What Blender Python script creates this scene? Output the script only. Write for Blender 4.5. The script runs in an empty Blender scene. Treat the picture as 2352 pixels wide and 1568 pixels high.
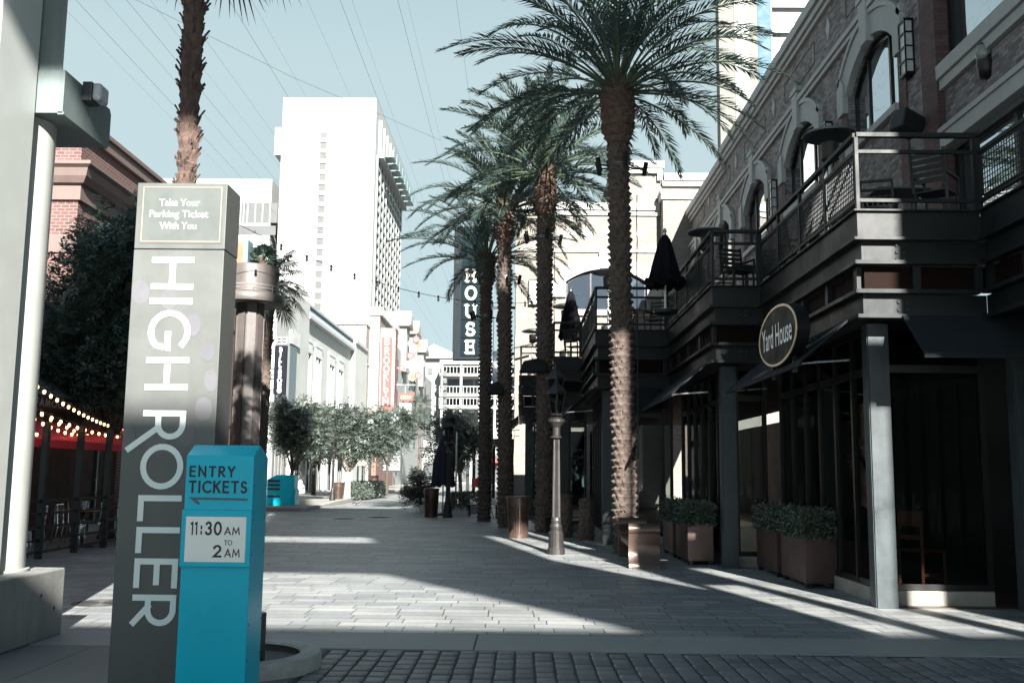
import bpy, math, random
from mathutils import Vector, Matrix
SC = bpy.context.scene
COL = SC.collection
rad = math.radians
# ------------------------------------------------------------------ camera
FPX = 2352 * 35.0 / 36.0
CAMM = Matrix.Rotation(rad(0.60), 3, 'Z') @ Matrix.Rotation(rad(90 + 7.55), 3, 'X') @ Matrix.Rotation(rad(0.60), 3, 'Z')
EYE = Vector((0, 0, 1.6))
cd = bpy.data.cameras.new('camera')
cd.lens = 35.0
cd.sensor_width = 36.0
cd.clip_start = 0.1
cd.clip_end = 3000
cam = bpy.data.objects.new('camera', cd)
cam.matrix_world = Matrix.Translation(EYE) @ CAMM.to_4x4()
COL.objects.link(cam)
SC.camera = cam
# ------------------------------------------------------------------ light
SUN_DX, SUN_DZ = -0.22, -0.495          # light travels (-0.22, 1, -0.495)
L = Vector((SUN_DX, 1.0, SUN_DZ)).normalized()
ELEV = math.asin(-L.z)
w = bpy.data.worlds.new('World')
SC.world = w
w.use_nodes = True
nt = w.node_tree
nt.nodes.clear()
sky = nt.nodes.new('ShaderNodeTexSky')
sky.sky_type = 'NISHITA'
sky.sun_disc = False
sky.sun_elevation = ELEV
sky.sun_rotation = math.atan2(-L.x, -L.y)
sky.altitude = 600
sky.air_density = 1.0
sky.dust_density = 0.6
sky.ozone_density = 1.0
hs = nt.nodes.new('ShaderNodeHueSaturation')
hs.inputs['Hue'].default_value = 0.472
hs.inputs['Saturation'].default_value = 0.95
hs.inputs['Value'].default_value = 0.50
bg = nt.nodes.new('ShaderNodeBackground')
bg.inputs['Strength'].default_value = 0.066
wo = nt.nodes.new('ShaderNodeOutputWorld')
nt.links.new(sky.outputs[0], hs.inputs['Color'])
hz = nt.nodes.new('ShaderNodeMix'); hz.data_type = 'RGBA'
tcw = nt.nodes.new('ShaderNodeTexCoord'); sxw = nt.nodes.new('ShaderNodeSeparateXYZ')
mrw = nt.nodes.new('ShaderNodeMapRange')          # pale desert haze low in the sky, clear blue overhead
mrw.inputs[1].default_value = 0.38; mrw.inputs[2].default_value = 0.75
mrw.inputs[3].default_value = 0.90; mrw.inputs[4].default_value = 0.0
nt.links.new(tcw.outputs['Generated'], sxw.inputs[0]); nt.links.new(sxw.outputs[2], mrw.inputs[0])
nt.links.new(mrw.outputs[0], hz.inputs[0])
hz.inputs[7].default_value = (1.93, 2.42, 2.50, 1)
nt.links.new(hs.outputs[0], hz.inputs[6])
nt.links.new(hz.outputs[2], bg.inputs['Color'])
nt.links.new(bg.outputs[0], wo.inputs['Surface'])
sl = bpy.data.lights.new('sun', 'SUN')
sl.energy = 5.0
sl.angle = rad(0.45)
sl.color = (1.0, 0.965, 0.89)
so = bpy.data.objects.new('sun', sl)
so.rotation_euler = L.to_track_quat('-Z', 'Y').to_euler()
so.location = (10, -40, 60)
COL.objects.link(so)
SC.view_settings.view_transform = 'Standard'
SC.view_settings.look = 'None'
SC.view_settings.exposure = 2.22
SC.view_settings.gamma = 1.0
SC.render.engine = 'CYCLES'
SC.cycles.use_denoising = True
SC.cycles.max_bounces = 8
SC.cycles.transparent_max_bounces = 16

# ------------------------------------------------------------------ pixel helpers (measure the photo's 2352 px view into metres)
def ray(px, py):
    d = Vector(((px - 1176) / FPX, -(py - 784) / FPX, -1.0))
    return CAMM @ d
def P(px, py, Y):
    d = ray(px, py)
    t = Y / d.y
    return EYE + d * t
def G(px, py, z=0.0):
    d = ray(px, py)
    t = (z - EYE.z) / d.z
    return EYE + d * t
def PX(px, py, X):
    d = ray(px, py)
    return EYE + d * (X / d.x)
# ------------------------------------------------------------------ mesh builder
OFF = {}
class MB:
    def __init__(s):
        s.v = []; s.f = []; s.m = []
    def add(s, vs, fs, mi=0):
        o = len(s.v)
        s.v += [tuple(v) for v in vs]
        s.f += [tuple(i + o for i in f) for f in fs]
        s.m += [mi] * len(fs)
        return s
    def box(s, x0, x1, y0, y1, z0, z1, mi=0):
        if x0 > x1: x0, x1 = x1, x0
        if y0 > y1: y0, y1 = y1, y0
        if z0 > z1: z0, z1 = z1, z0
        vs = [(x0,y0,z0),(x1,y0,z0),(x1,y1,z0),(x0,y1,z0),(x0,y0,z1),(x1,y0,z1),(x1,y1,z1),(x0,y1,z1)]
        return s.add(vs, [(0,3,2,1),(4,5,6,7),(0,1,5,4),(1,2,6,5),(2,3,7,6),(3,0,4,7)], mi)
    def obox(s, mat, sx, sy, sz, mi=0):
        vs = []
        for z in (-1,1):
            for (x,y) in ((-1,-1),(1,-1),(1,1),(-1,1)):
                vs.append(mat @ Vector((x*sx/2, y*sy/2, z*sz/2)))
        return s.add(vs, [(0,3,2,1),(4,5,6,7),(0,1,5,4),(1,2,6,5),(2,3,7,6),(3,0,4,7)], mi)
    def bar(s, a, b, wd, ht, mi=0, up=(0,0,1)):
        a = Vector(a); b = Vector(b)
        d = (b - a)
        ln = d.length
        if ln < 1e-6: return s
        d.normalize()
        u = Vector(up)
        sd = d.cross(u)
        if sd.length < 1e-4: sd = d.cross(Vector((0,1,0)))
        sd.normalize()
        u = sd.cross(d)
        vs = []
        for p in (a, b):
            for (i, j) in ((-1,-1),(1,-1),(1,1),(-1,1)):
                vs.append(p + sd*(i*wd/2) + u*(j*ht/2))
        return s.add(vs, [(3,2,1,0),(4,5,6,7),(0,1,5,4),(1,2,6,5),(2,3,7,6),(3,0,4,7)], mi)
    def tube(s, pts, rs, n=8, mi=0, cap=True):
        pts = [Vector(p) for p in pts]
        if not hasattr(rs, '__len__'): rs = [rs] * len(pts)
        rings = []
        ref = None
        for i, p in enumerate(pts):
            d = (pts[min(i+1, len(pts)-1)] - pts[max(i-1, 0)])
            if d.length < 1e-9: d = Vector((0,0,1))
            d.normalize()
            if ref is None:
                ref = Vector((1,0,0)) if abs(d.x) < 0.8 else Vector((0,1,0))
            a = (ref - d * ref.dot(d))
            if a.length < 1e-5:
                a = d.orthogonal()
            a.normalize(); ref = a
            b = d.cross(a)
            rings.append([p + (a*math.cos(2*math.pi*k/n) + b*math.sin(2*math.pi*k/n)) * rs[i] for k in range(n)])
        vs = [v for r in rings for v in r]
        fs = []
        for i in range(len(pts)-1):
            for k in range(n):
                k2 = (k+1) % n
                fs.append((i*n+k, i*n+k2, (i+1)*n+k2, (i+1)*n+k))
        if cap:
            fs.append(tuple(reversed(range(n))))
            fs.append(tuple(range((len(pts)-1)*n, len(pts)*n)))
        return s.add(vs, fs, mi)
    def lathe(s, prof, n=16, c=(0,0,0), mi=0, capb=True, capt=True, ph=0.0):
        vs = []
        for (r, z) in prof:
            for k in range(n):
                a = 2*math.pi*(k+ph)/n
                vs.append((c[0]+r*math.cos(a), c[1]+r*math.sin(a), c[2]+z))
        fs = []
        for i in range(len(prof)-1):
            for k in range(n):
                k2 = (k+1) % n
                fs.append((i*n+k, i*n+k2, (i+1)*n+k2, (i+1)*n+k))
        if capb: fs.append(tuple(reversed(range(n))))
        if capt: fs.append(tuple(range((len(prof)-1)*n, len(prof)*n)))
        return s.add(vs, fs, mi)
    def prism(s, poly, axis, d0, d1, mi=0):
        """poly: list of 2-D points; axis 'x': (y,z), 'y': (x,z), 'z': (x,y); extruded from d0 to d1."""
        def mk(p, d):
            if axis == 'x': return (d, p[0], p[1])
            if axis == 'y': return (p[0], d, p[1])
            return (p[0], p[1], d)
        n = len(poly)
        vs = [mk(p, d0) for p in poly] + [mk(p, d1) for p in poly]
        fs = [tuple(range(n)), tuple(reversed(range(n, 2*n)))]
        for i in range(n):
            j = (i+1) % n
            fs.append((i, n+i, n+j, j))
        # fix winding
        ar = sum(poly[i][0]*poly[(i+1)%n][1]-poly[(i+1)%n][0]*poly[i][1] for i in range(n))
        flip = (ar > 0)
        if axis == 'y': flip = not flip
        if d1 < d0: flip = not flip
        if flip: fs = [tuple(reversed(f)) for f in fs]
        return s.add(vs, fs, mi)
    def build_each(s, name, mats, parent=None, **kw):
        """every separate piece becomes an object of its own"""
        par = list(range(len(s.v)))
        def fd(i):
            while par[i] != i:
                par[i] = par[par[i]]; i = par[i]
            return i
        for f in s.f:
            for k in f[1:]: par[fd(k)] = fd(f[0])
        groups = {}
        for i, f in enumerate(s.f): groups.setdefault(fd(f[0]), []).append(i)
        res = []
        for g in groups.values():
            m2 = MB(); mp = {}
            for i in g:
                ff = []
                for k in s.f[i]:
                    if k not in mp: mp[k] = len(m2.v); m2.v.append(s.v[k])
                    ff.append(mp[k])
                m2.f.append(tuple(ff)); m2.m.append(s.m[i])
            res.append(m2.build(name, mats, parent, **kw))
        return res
    def build(s, name, mats, parent=None, smooth=False, bevel=0.0, local=False, seg=2):
        if not isinstance(mats, (list, tuple)): mats = [mats]
        me = bpy.data.meshes.new(name)
        off = Vector((0,0,0))
        if parent is not None and not local:
            off = OFF.get(parent.name, off)
        if off.length > 0:
            vv = [(v[0]-off.x, v[1]-off.y, v[2]-off.z) for v in s.v]
        else:
            vv = s.v
        me.from_pydata(vv, [], s.f)
        for m in mats: me.materials.append(m)
        if len(mats) > 1:
            me.polygons.foreach_set('material_index', s.m)
        if smooth:
            me.polygons.foreach_set('use_smooth', [True]*len(me.polygons))
        me.update()
        o = bpy.data.objects.new(name, me)
        COL.objects.link(o)
        if parent is not None:
            o.parent = parent
            OFF[o.name] = off if not local else Vector((0,0,0))
        if bevel > 0:
            b = o.modifiers.new('bevel', 'BEVEL')
            b.width = bevel; b.segments = seg; b.limit_method = 'ANGLE'; b.angle_limit = rad(40)
            b.harden_normals = False
        if smooth == 'auto':
            me.polygons.foreach_set('use_smooth', [True]*len(me.polygons))
            e = o.modifiers.new('split', 'EDGE_SPLIT'); e.split_angle = rad(40)
        return o
def thing(name, label, cat, loc=(0,0,0), rz=0.0, group=None):
    o = bpy.data.objects.new(name, None)
    o.empty_display_size = 0.2
    o.location = loc
    o.rotation_euler = (0, 0, rz)
    COL.objects.link(o)
    o['label'] = label; o['category'] = cat
    if group: o['group'] = group
    OFF[o.name] = Vector(loc)
    return o
def tag(o, label, cat, group=None, kind=None):
    o['label'] = label; o['category'] = cat
    if group: o['group'] = group
    if kind: o['kind'] = kind
    return o
def struct(o, label=None):
    o['kind'] = 'structure'
    if label: o['label'] = label
    return o
def kids(o):
    return [c for c in bpy.data.objects if c.parent == o]
def dup(root, loc, rz=0.0, label=None, scale=None):
    """a copy of a thing with copies of its parts and sub-parts, sharing mesh data"""
    r = root.copy(); COL.objects.link(r)
    r.location = loc; r.rotation_euler = (0, 0, rz)
    if scale: r.scale = scale
    if label: r['label'] = label
    for ch in kids(root):
        c = ch.copy(); COL.objects.link(c); c.parent = r
        for g in kids(ch):
            d = g.copy(); COL.objects.link(d); d.parent = c
    return r
# ------------------------------------------------------------------ materials
def newmat(name):
    m = bpy.data.materials.new(name); m.use_nodes = True
    n = m.node_tree; n.nodes.clear()
    out = n.nodes.new('ShaderNodeOutputMaterial')
    b = n.nodes.new('ShaderNodeBsdfPrincipled')
    n.links.new(b.outputs[0], out.inputs['Surface'])
    return m, n, b, out
def mixc(n, fac, a, b):
    x = n.nodes.new('ShaderNodeMix'); x.data_type = 'RGBA'
    n.links.new(fac, x.inputs[0])
    for k, s in ((6, a), (7, b)):
        if isinstance(s, tuple): x.inputs[k].default_value = (s[0], s[1], s[2], 1)
        else: n.links.new(s, x.inputs[k])
    return x.outputs[2]
def noise(n, vec, scale, detail=4, rough=0.6):
    t = n.nodes.new('ShaderNodeTexNoise')
    t.inputs['Scale'].default_value = scale; t.inputs['Detail'].default_value = detail; t.inputs['Roughness'].default_value = rough
    if vec is not None: n.links.new(vec, t.inputs['Vector'])
    return t.outputs[0]
def ramp(n, v, a, b):
    r = n.nodes.new('ShaderNodeMapRange'); r.inputs[1].default_value = a; r.inputs[2].default_value = b
    n.links.new(v, r.inputs[0]); return r.outputs[0]
def coords(n):
    return n.nodes.new('ShaderNodeTexCoord').outputs['Object']
def sc3(n, v, s):
    m = n.nodes.new('ShaderNodeMapping'); m.inputs['Scale'].default_value = s
    n.links.new(v, m.inputs['Vector']); return m.outputs[0]
def k3(c, k): return tuple(min(1, x*k) for x in c)
MATS = {}
def M(name, col, rough=0.6, metal=0.0, var=0.18, scale=3.0, bump=0.0, bscale=40.0, spec=0.5, streak=0.0, coat=0.0, rvar=0.12, scuff=0.0):
    if name in MATS: return MATS[name]
    m, n, b, out = newmat(name)
    tc = coords(n)
    f1 = ramp(n, noise(n, tc, scale, 6, 0.65), 0.3, 0.72)
    c = mixc(n, f1, k3(col, 1-var), k3(col, 1+var))
    if streak > 0:
        f2 = ramp(n, noise(n, sc3(n, tc, (6, 6, 0.5)), 2.0, 4), 0.45, 0.75)
        mm = n.nodes.new('ShaderNodeMath'); mm.operation = 'MULTIPLY'; mm.inputs[1].default_value = streak
        n.links.new(f2, mm.inputs[0])
        c = mixc(n, mm.outputs[0], c, k3(col, 0.45))
    if scuff > 0:
        f3 = ramp(n, noise(n, sc3(n, tc, (28, 28, 5)), 1.0, 5, .7), .66, .72)
        f4 = ramp(n, noise(n, tc, 1.7, 2), .45, .65)
        m5 = n.nodes.new('ShaderNodeMath'); m5.operation = 'MULTIPLY'; n.links.new(f3, m5.inputs[0]); n.links.new(f4, m5.inputs[1])
        m6 = n.nodes.new('ShaderNodeMath'); m6.operation = 'MULTIPLY'; m6.inputs[1].default_value = scuff; n.links.new(m5.outputs[0], m6.inputs[0])
        c = mixc(n, m6.outputs[0], c, tuple(min(1, x*1.5+.05) for x in col))
    n.links.new(c, b.inputs['Base Color'])
    rr = n.nodes.new('ShaderNodeMapRange'); rr.inputs[3].default_value = max(0, rough-rvar); rr.inputs[4].default_value = min(1, rough+rvar)
    n.links.new(f1, rr.inputs[0]); n.links.new(rr.outputs[0], b.inputs['Roughness'])
    b.inputs['Metallic'].default_value = metal
    b.inputs['Specular IOR Level'].default_value = spec
    if coat: b.inputs['Coat Weight'].default_value = coat
    if bump > 0:
        bp = n.nodes.new('ShaderNodeBump'); bp.inputs['Strength'].default_value = bump; bp.inputs['Distance'].default_value = 0.02
        n.links.new(noise(n, tc, bscale, 6, 0.7), bp.inputs['Height'])
        n.links.new(bp.outputs[0], b.inputs['Normal'])
    MATS[name] = m
    return m
def brickmat(name, c1, c2, mort, bw=0.22, bh=0.075, ms=0.010, vert=True, rough=0.8, bump=0.5, rot=False, big=0.25, offs=0.5, msmooth=0.1, spec=0.4):
    m, n, b, out = newmat(name)
    tc = coords(n)
    if vert:
        sx = n.nodes.new('ShaderNodeSeparateXYZ'); n.links.new(tc, sx.inputs[0])
        ad = n.nodes.new('ShaderNodeMath'); n.links.new(sx.outputs[0], ad.inputs[0]); n.links.new(sx.outputs[1], ad.inputs[1])
        cx = n.nodes.new('ShaderNodeCombineXYZ'); n.links.new(ad.outputs[0], cx.inputs[0]); n.links.new(sx.outputs[2], cx.inputs[1])
        v = cx.outputs[0]
    else:
        v = tc
        if not rot:
            sx = n.nodes.new('ShaderNodeSeparateXYZ'); n.links.new(tc, sx.inputs[0])
            dv = n.nodes.new('ShaderNodeMath'); dv.operation = 'DIVIDE'; dv.inputs[1].default_value = bh; n.links.new(sx.outputs[1], dv.inputs[0])
            fl = n.nodes.new('ShaderNodeMath'); fl.operation = 'FLOOR'; n.links.new(dv.outputs[0], fl.inputs[0])
            wn = n.nodes.new('ShaderNodeTexWhiteNoise'); wn.noise_dimensions = '1D'; n.links.new(fl.outputs[0], wn.inputs['W'])
            ml = n.nodes.new('ShaderNodeMath'); ml.operation = 'MULTIPLY_ADD'; ml.inputs[1].default_value = bw*3; n.links.new(wn.outputs[0], ml.inputs[0]); n.links.new(sx.outputs[0], ml.inputs[2])
            cx = n.nodes.new('ShaderNodeCombineXYZ'); n.links.new(ml.outputs[0], cx.inputs[0]); n.links.new(sx.outputs[1], cx.inputs[1])
            v = cx.outputs[0]
        if rot:
            mp = n.nodes.new('ShaderNodeMapping'); mp.inputs['Rotation'].default_value = (0, 0, rad(90)); n.links.new(tc, mp.inputs[0]); v = mp.outputs[0]
    t = n.nodes.new('ShaderNodeTexBrick')
    t.offset = offs
    t.inputs['Scale'].default_value = 1.0
    t.inputs['Brick Width'].default_value = bw
    t.inputs['Row Height'].default_value = bh
    t.inputs['Mortar Size'].default_value = ms
    t.inputs['Mortar Smooth'].default_value = msmooth
    t.inputs['Bias'].default_value = 0.0
    t.inputs['Color1'].default_value = (*c1, 1); t.inputs['Color2'].default_value = (*c2, 1); t.inputs['Mortar'].default_value = (*mort, 1)
    n.links.new(v, t.inputs['Vector'])
    f = ramp(n, noise(n, tc, 0.7, 6, 0.7), 0.3, 0.75)
    f2 = ramp(n, noise(n, tc, 14.0, 4, 0.7), 0.3, 0.75)
    mu = n.nodes.new('ShaderNodeMix'); mu.data_type = 'RGBA'; mu.blend_type = 'MULTIPLY'; mu.inputs[0].default_value = 1.0
    n.links.new(t.outputs['Color'], mu.inputs[6])
    n.links.new(mixc(n, f, (1-big,)*3, (1+big*0.5,)*3), mu.inputs[7])
    mu2 = n.nodes.new('ShaderNodeMix'); mu2.data_type = 'RGBA'; mu2.blend_type = 'MULTIPLY'; mu2.inputs[0].default_value = 1.0
    n.links.new(mu.outputs[2], mu2.inputs[6])
    n.links.new(mixc(n, f2, (0.86,)*3, (1.1,)*3), mu2.inputs[7])
    fin = mu2.outputs[2]
    if not vert:
        vo = n.nodes.new('ShaderNodeTexVoronoi'); vo.inputs['Scale'].default_value = 1.6; n.links.new(tc, vo.inputs['Vector'])
        sp = ramp(n, vo.outputs['Distance'], .055, .03)
        st = ramp(n, noise(n, tc, .45, 8, .75), .52, .66)
        mm = n.nodes.new('ShaderNodeMath'); mm.operation = 'MAXIMUM'; m3 = n.nodes.new('ShaderNodeMath'); m3.operation = 'MULTIPLY'; m3.inputs[1].default_value = .55
        n.links.new(st, m3.inputs[0]); n.links.new(sp, mm.inputs[0]); n.links.new(m3.outputs[0], mm.inputs[1])
        m4 = n.nodes.new('ShaderNodeMath'); m4.operation = 'MULTIPLY'; m4.inputs[1].default_value = .5; n.links.new(mm.outputs[0], m4.inputs[0])
        fin = mixc(n, m4.outputs[0], fin, (0.11, 0.11, 0.115))
    n.links.new(fin, b.inputs['Base Color'])
    b.inputs['Roughness'].default_value = rough
    b.inputs['Specular IOR Level'].default_value = spec
    bp = n.nodes.new('ShaderNodeBump'); bp.inputs['Strength'].default_value = bump; bp.inputs['Distance'].default_value = 0.012; bp.invert = True
    n.links.new(t.outputs['Fac'], bp.inputs['Height'])
    bp2 = n.nodes.new('ShaderNodeBump'); bp2.inputs['Strength'].default_value = 0.25; bp2.inputs['Distance'].default_value = 0.01
    n.links.new(f2, bp2.inputs['Height']); n.links.new(bp.outputs[0], bp2.inputs['Normal'])
    n.links.new(bp2.outputs[0], b.inputs['Normal'])
    MATS[name] = m
    return m
def leafmat(name, dark, light, trans=0.3, rough=0.45, spec=0.5):
    m, n, b, out = newmat(name)
    g = n.nodes.new('ShaderNodeNewGeometry')
    c = mixc(n, g.outputs['Random Per Island'], dark, light)
    n.links.new(c, b.inputs['Base Color'])
    b.inputs['Roughness'].default_value = rough
    b.inputs['Specular IOR Level'].default_value = spec
    tr = n.nodes.new('ShaderNodeBsdfTranslucent')
    n.links.new(c, tr.inputs[0])
    mx = n.nodes.new('ShaderNodeMixShader'); mx.inputs[0].default_value = trans
    n.links.new(b.outputs[0], mx.inputs[1]); n.links.new(tr.outputs[0], mx.inputs[2])
    n.links.new(mx.outputs[0], out.inputs['Surface'])
    return m
def glassmat(name, tint=(0.02,0.025,0.03), wob=0.02, wscale=1.2, see=0.0, mirror=0.12):
    m, n, b, out = newmat(name)
    tc = coords(n)
    b.inputs['Base Color'].default_value = (*tint, 1)
    b.inputs['Roughness'].default_value = 0.04
    b.inputs['IOR'].default_value = 1.5
    bp = n.nodes.new('ShaderNodeBump'); bp.inputs['Strength'].default_value = wob; bp.inputs['Distance'].default_value = 0.3
    n.links.new(noise(n, tc, wscale, 2, 0.4), bp.inputs['Height'])
    n.links.new(bp.outputs[0], b.inputs['Normal'])
    base = b.outputs[0]
    if see > 0:
        tr = n.nodes.new('ShaderNodeBsdfTransparent'); tr.inputs[0].default_value = (0.55, 0.6, 0.6, 1)
        gl = n.nodes.new('ShaderNodeBsdfGlossy'); gl.inputs['Roughness'].default_value = 0.03
        n.links.new(bp.outputs[0], gl.inputs['Normal'])
        fr = n.nodes.new('ShaderNodeFresnel'); fr.inputs[0].default_value = 1.28
        n.links.new(bp.outputs[0], fr.inputs['Normal'])
        mx = n.nodes.new('ShaderNodeMixShader'); n.links.new(fr.outputs[0], mx.inputs[0])
        n.links.new(tr.outputs[0], mx.inputs[1]); n.links.new(gl.outputs[0], mx.inputs[2])
        base = mx.outputs[0]
    elif mirror > 0:
        gl = n.nodes.new('ShaderNodeBsdfGlossy'); gl.inputs['Roughness'].default_value = 0.02
        gl.inputs[0].default_value = (0.9, 0.95, 1.0, 1)
        n.links.new(bp.outputs[0], gl.inputs['Normal'])
        mx = n.nodes.new('ShaderNodeMixShader'); mx.inputs[0].default_value = mirror
        n.links.new(base, mx.inputs[1]); n.links.new(gl.outputs[0], mx.inputs[2])
        base = mx.outputs[0]
    n.links.new(base, out.inputs['Surface'])
    return m
def emitmat(name, col, strength):
    m = bpy.data.materials.new(name); m.use_nodes = True
    n = m.node_tree; n.nodes.clear()
    out = n.nodes.new('ShaderNodeOutputMaterial'); e = n.nodes.new('ShaderNodeEmission')
    e.inputs[0].default_value = (*col, 1); e.inputs[1].default_value = strength
    n.links.new(e.outputs[0], out.inputs[0])
    return m
# ------------------------------------------------------------------ lettering: stroke letters made of mitred ribbons
def arc(cx, cy, rx, ry, a0, a1, n=14):
    return [(cx + rx*math.cos(rad(a0+(a1-a0)*i/n)), cy + ry*math.sin(rad(a0+(a1-a0)*i/n))) for i in range(n+1)]
def glyph(ch):
    """(width, strokes) on a cap height of 1; every stroke a list of centre-line points, closed if it ends in None"""
    if ch == 'H': return .62, [[(0,0),(0,1)], [(.62,0),(.62,1)], [(0,.5),(.62,.5)]]
    if ch == 'I': return 0.0, [[(0,0),(0,1)]]
    if ch == 'G': return .86, [arc(.46,.5,.46,.5,48,318,22) + [(.86,.47),(.52,.47)]]
    if ch == 'R': return .52, [[(0,0),(0,1)], [(0,1),(.26,1)] + arc(.26,.74,.26,.26,90,-90,12)[1:] + [(0.06,.48)], [(.2,.46),(.54,0)]]
    if ch == 'O' or ch == '0':
        wd = .98 if ch == 'O' else .62
        return wd, [arc(wd/2,.5,wd/2,.5,0,345.6,24) + [None]]
    if ch == 'L': return .46, [[(0,1),(0,0),(.46,0)]]
    if ch == 'E': return .48, [[(.48,1),(0,1),(0,0),(.48,0)], [(0,.52),(.42,.52)]]
    if ch == 'F': return .46, [[(.46,1),(0,1),(0,0)], [(0,.5),(.40,.5)]]
    if ch == 'N': return .66, [[(0,0),(0,1),(.66,0),(.66,1)]]
    if ch == 'T': return .58, [[(0,1),(.58,1)], [(.29,.99),(.29,0)]]
    if ch == 'Y': return .62, [[(0,1),(.31,.46),(.62,1)], [(.31,.48),(.31,0)]]
    if ch == 'C': return .72, [arc(.46,.5,.46,.5,50,310,20)]
    if ch == 'K': return .56, [[(0,0),(0,1)], [(.54,1),(.04,.45)], [(.2,.6),(.56,0)]]
    if ch == 'S': return .46, [arc(.23,.74,.22,.26,35,270,12)[:-1] + arc(.23,.25,.24,.25,90,-145,12)]
    if ch == 'A': return .7, [[(0,0),(.35,1),(.7,0)], [(.13,.3),(.57,.3)]]
    if ch == 'M': return .82, [[(0,0),(.1,1),(.41,.22),(.72,1),(.82,0)]]
    if ch == 'B': return .5, [[(0,0),(0,1)], [(0,1),(.25,1)] + arc(.25,.76,.22,.24,90,-90,10)[1:] + [(0.05,.52)], [(.06,.52),(0.25,.52)] + arc(.25,.26,.26,.26,90,-90,10)[1:] + [(0,0)]]
    if ch == 'U': return .62, [[(0,1),(0,.31)] + arc(.31,.31,.31,.31,180,360,12)[1:] + [(.62,1)]]
    if ch == 'P': return .5, [[(0,0),(0,1)], [(0,1),(.25,1)] + arc(.25,.74,.26,.26,90,-90,10)[1:] + [(.06,.48)]]
    if ch == '1': return .2, [[(0,.92),(.2,1),(.2,0)]]
    if ch == '2': return .56, [arc(.28,.71,.27,.29,165,-30,12) + [(.02,0),(.58,0)]]
    if ch == '3': return .54, [arc(.26,.76,.23,.24,150,-75,12) , arc(.26,.27,.27,.27,80,-150,12)]
    if ch == 'D': return .7, [[(0,0),(0,1),(.25,1)] + arc(.25,.5,.46,.5,90,-90,14)[1:] + [(0,0)]]
    if ch == 'Q': return .98, [arc(.49,.5,.49,.5,0,345.6,24) + [None], [(.6,.25),(.95,-.05)]]
    if ch == ':': return .0, [[(0,.12),(0,.26)], [(0,.62),(0,.76)]]
    return .35, []
def ribbon(pts, hw):
    closed = pts[-1] is None
    if closed: pts = pts[:-1]
    else:                                      # square caps
        pts = list(pts)
        a, b = Vector(pts[0]), Vector(pts[1]); pts[0] = tuple(a - (b-a).normalized()*hw)
        a, b = Vector(pts[-1]), Vector(pts[-2]); pts[-1] = tuple(a - (b-a).normalized()*hw)
    n = len(pts)
    lft = []; rgt = []
    for i in range(n):
        p = Vector(pts[i])
        a = Vector(pts[(i-1) % n]) if (closed or i > 0) else None
        b = Vector(pts[(i+1) % n]) if (closed or i < n-1) else None
        d1 = (p - a).normalized() if a is not None else None
        d2 = (b - p).normalized() if b is not None else None
        if d1 is None: d1 = d2
        if d2 is None: d2 = d1
        n1 = Vector((-d1.y, d1.x)); n2 = Vector((-d2.y, d2.x))
        mi = n1 + n2
        if mi.length < 1e-3: mi = n1
        mi.normalize()
        k = 1.0 / max(0.33, mi.dot(n1))
        lft.append(p + mi*hw*k); rgt.append(p - mi*hw*k)
    return lft, rgt, closed
def strokes_mesh(mb, strokes, hw, to3d, th, mi=0):
    """each stroke is a thin raised ribbon; to3d(u, v, depth) -> point; strokes step 0.25 mm so that none share a plane"""
    for si, st in enumerate(strokes):
        lft, rgt, closed = ribbon(st, hw)
        n = len(lft)
        d = th + si*0.00025*(th/0.003 if th > 0.003 else 1)
        vs = []
        for i in range(n):
            vs += [to3d(lft[i].x, lft[i].y, d), to3d(rgt[i].x, rgt[i].y, d), to3d(lft[i].x, lft[i].y, 0), to3d(rgt[i].x, rgt[i].y, 0)]
        fs = []
        for i in range(n if closed else n-1):
            j = (i+1) % n
            a, b = 4*i, 4*j
            fs += [(a, a+1, b+1, b), (a+1, a+3, b+3, b+1), (a+2, a, b, b+2)]
        if not closed:
            fs += [(0, 2, 3, 1), (4*(n-1), 4*(n-1)+1, 4*(n-1)+3, 4*(n-1)+2)]
        mb.add(vs, fs, mi)
def serif_glyph(ch):
    w_, st = glyph(ch)
    ex = []
    if ch == 'H': ex = [[(-.16,.03),(.16,.03)], [(-.16,.97),(.16,.97)], [(.46,.03),(.78,.03)], [(.46,.97),(.78,.97)]]
    if ch == 'U': ex = [[(-.16,.97),(.16,.97)], [(.46,.97),(.78,.97)]]
    if ch == 'E': ex = [[(.48,1.02),(.48,.74)], [(.5,-.02),(.5,.28)], [(.4,.42),(.4,.62)], [(-.14,.97),(.1,.97)], [(-.14,.03),(.1,.03)]]
    if ch == 'S': ex = [[(.44,1.0),(.44,.72)], [(.02,0.0),(.02,.3)]]
    return w_, st, ex
def word(mb, text, to3d, h, sw, gap, th=0.003, widths=None, sx=1.0):
    """letters left to right along u from 0; h cap height, sw stroke width, gap between letter boxes; returns the length"""
    u = 0.0
    ih = h - sw
    for k, ch in enumerate(text):
        if ch == ' ':
            u += h*0.4; continue
        w_, st = glyph(ch)
        wd = w_*ih*sx
        if widths: wd = max(0.0, widths[k] - sw)
        kx = wd/w_ if w_ > 0 else 0
        ss = []
        for s_ in st:
            ss.append([None if p is None else (u + sw/2 + p[0]*kx, sw/2 + p[1]*ih) for p in s_])
        strokes_mesh(mb, ss, sw/2, to3d, th)
        u += wd + sw + gap
    return u - gap
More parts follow.
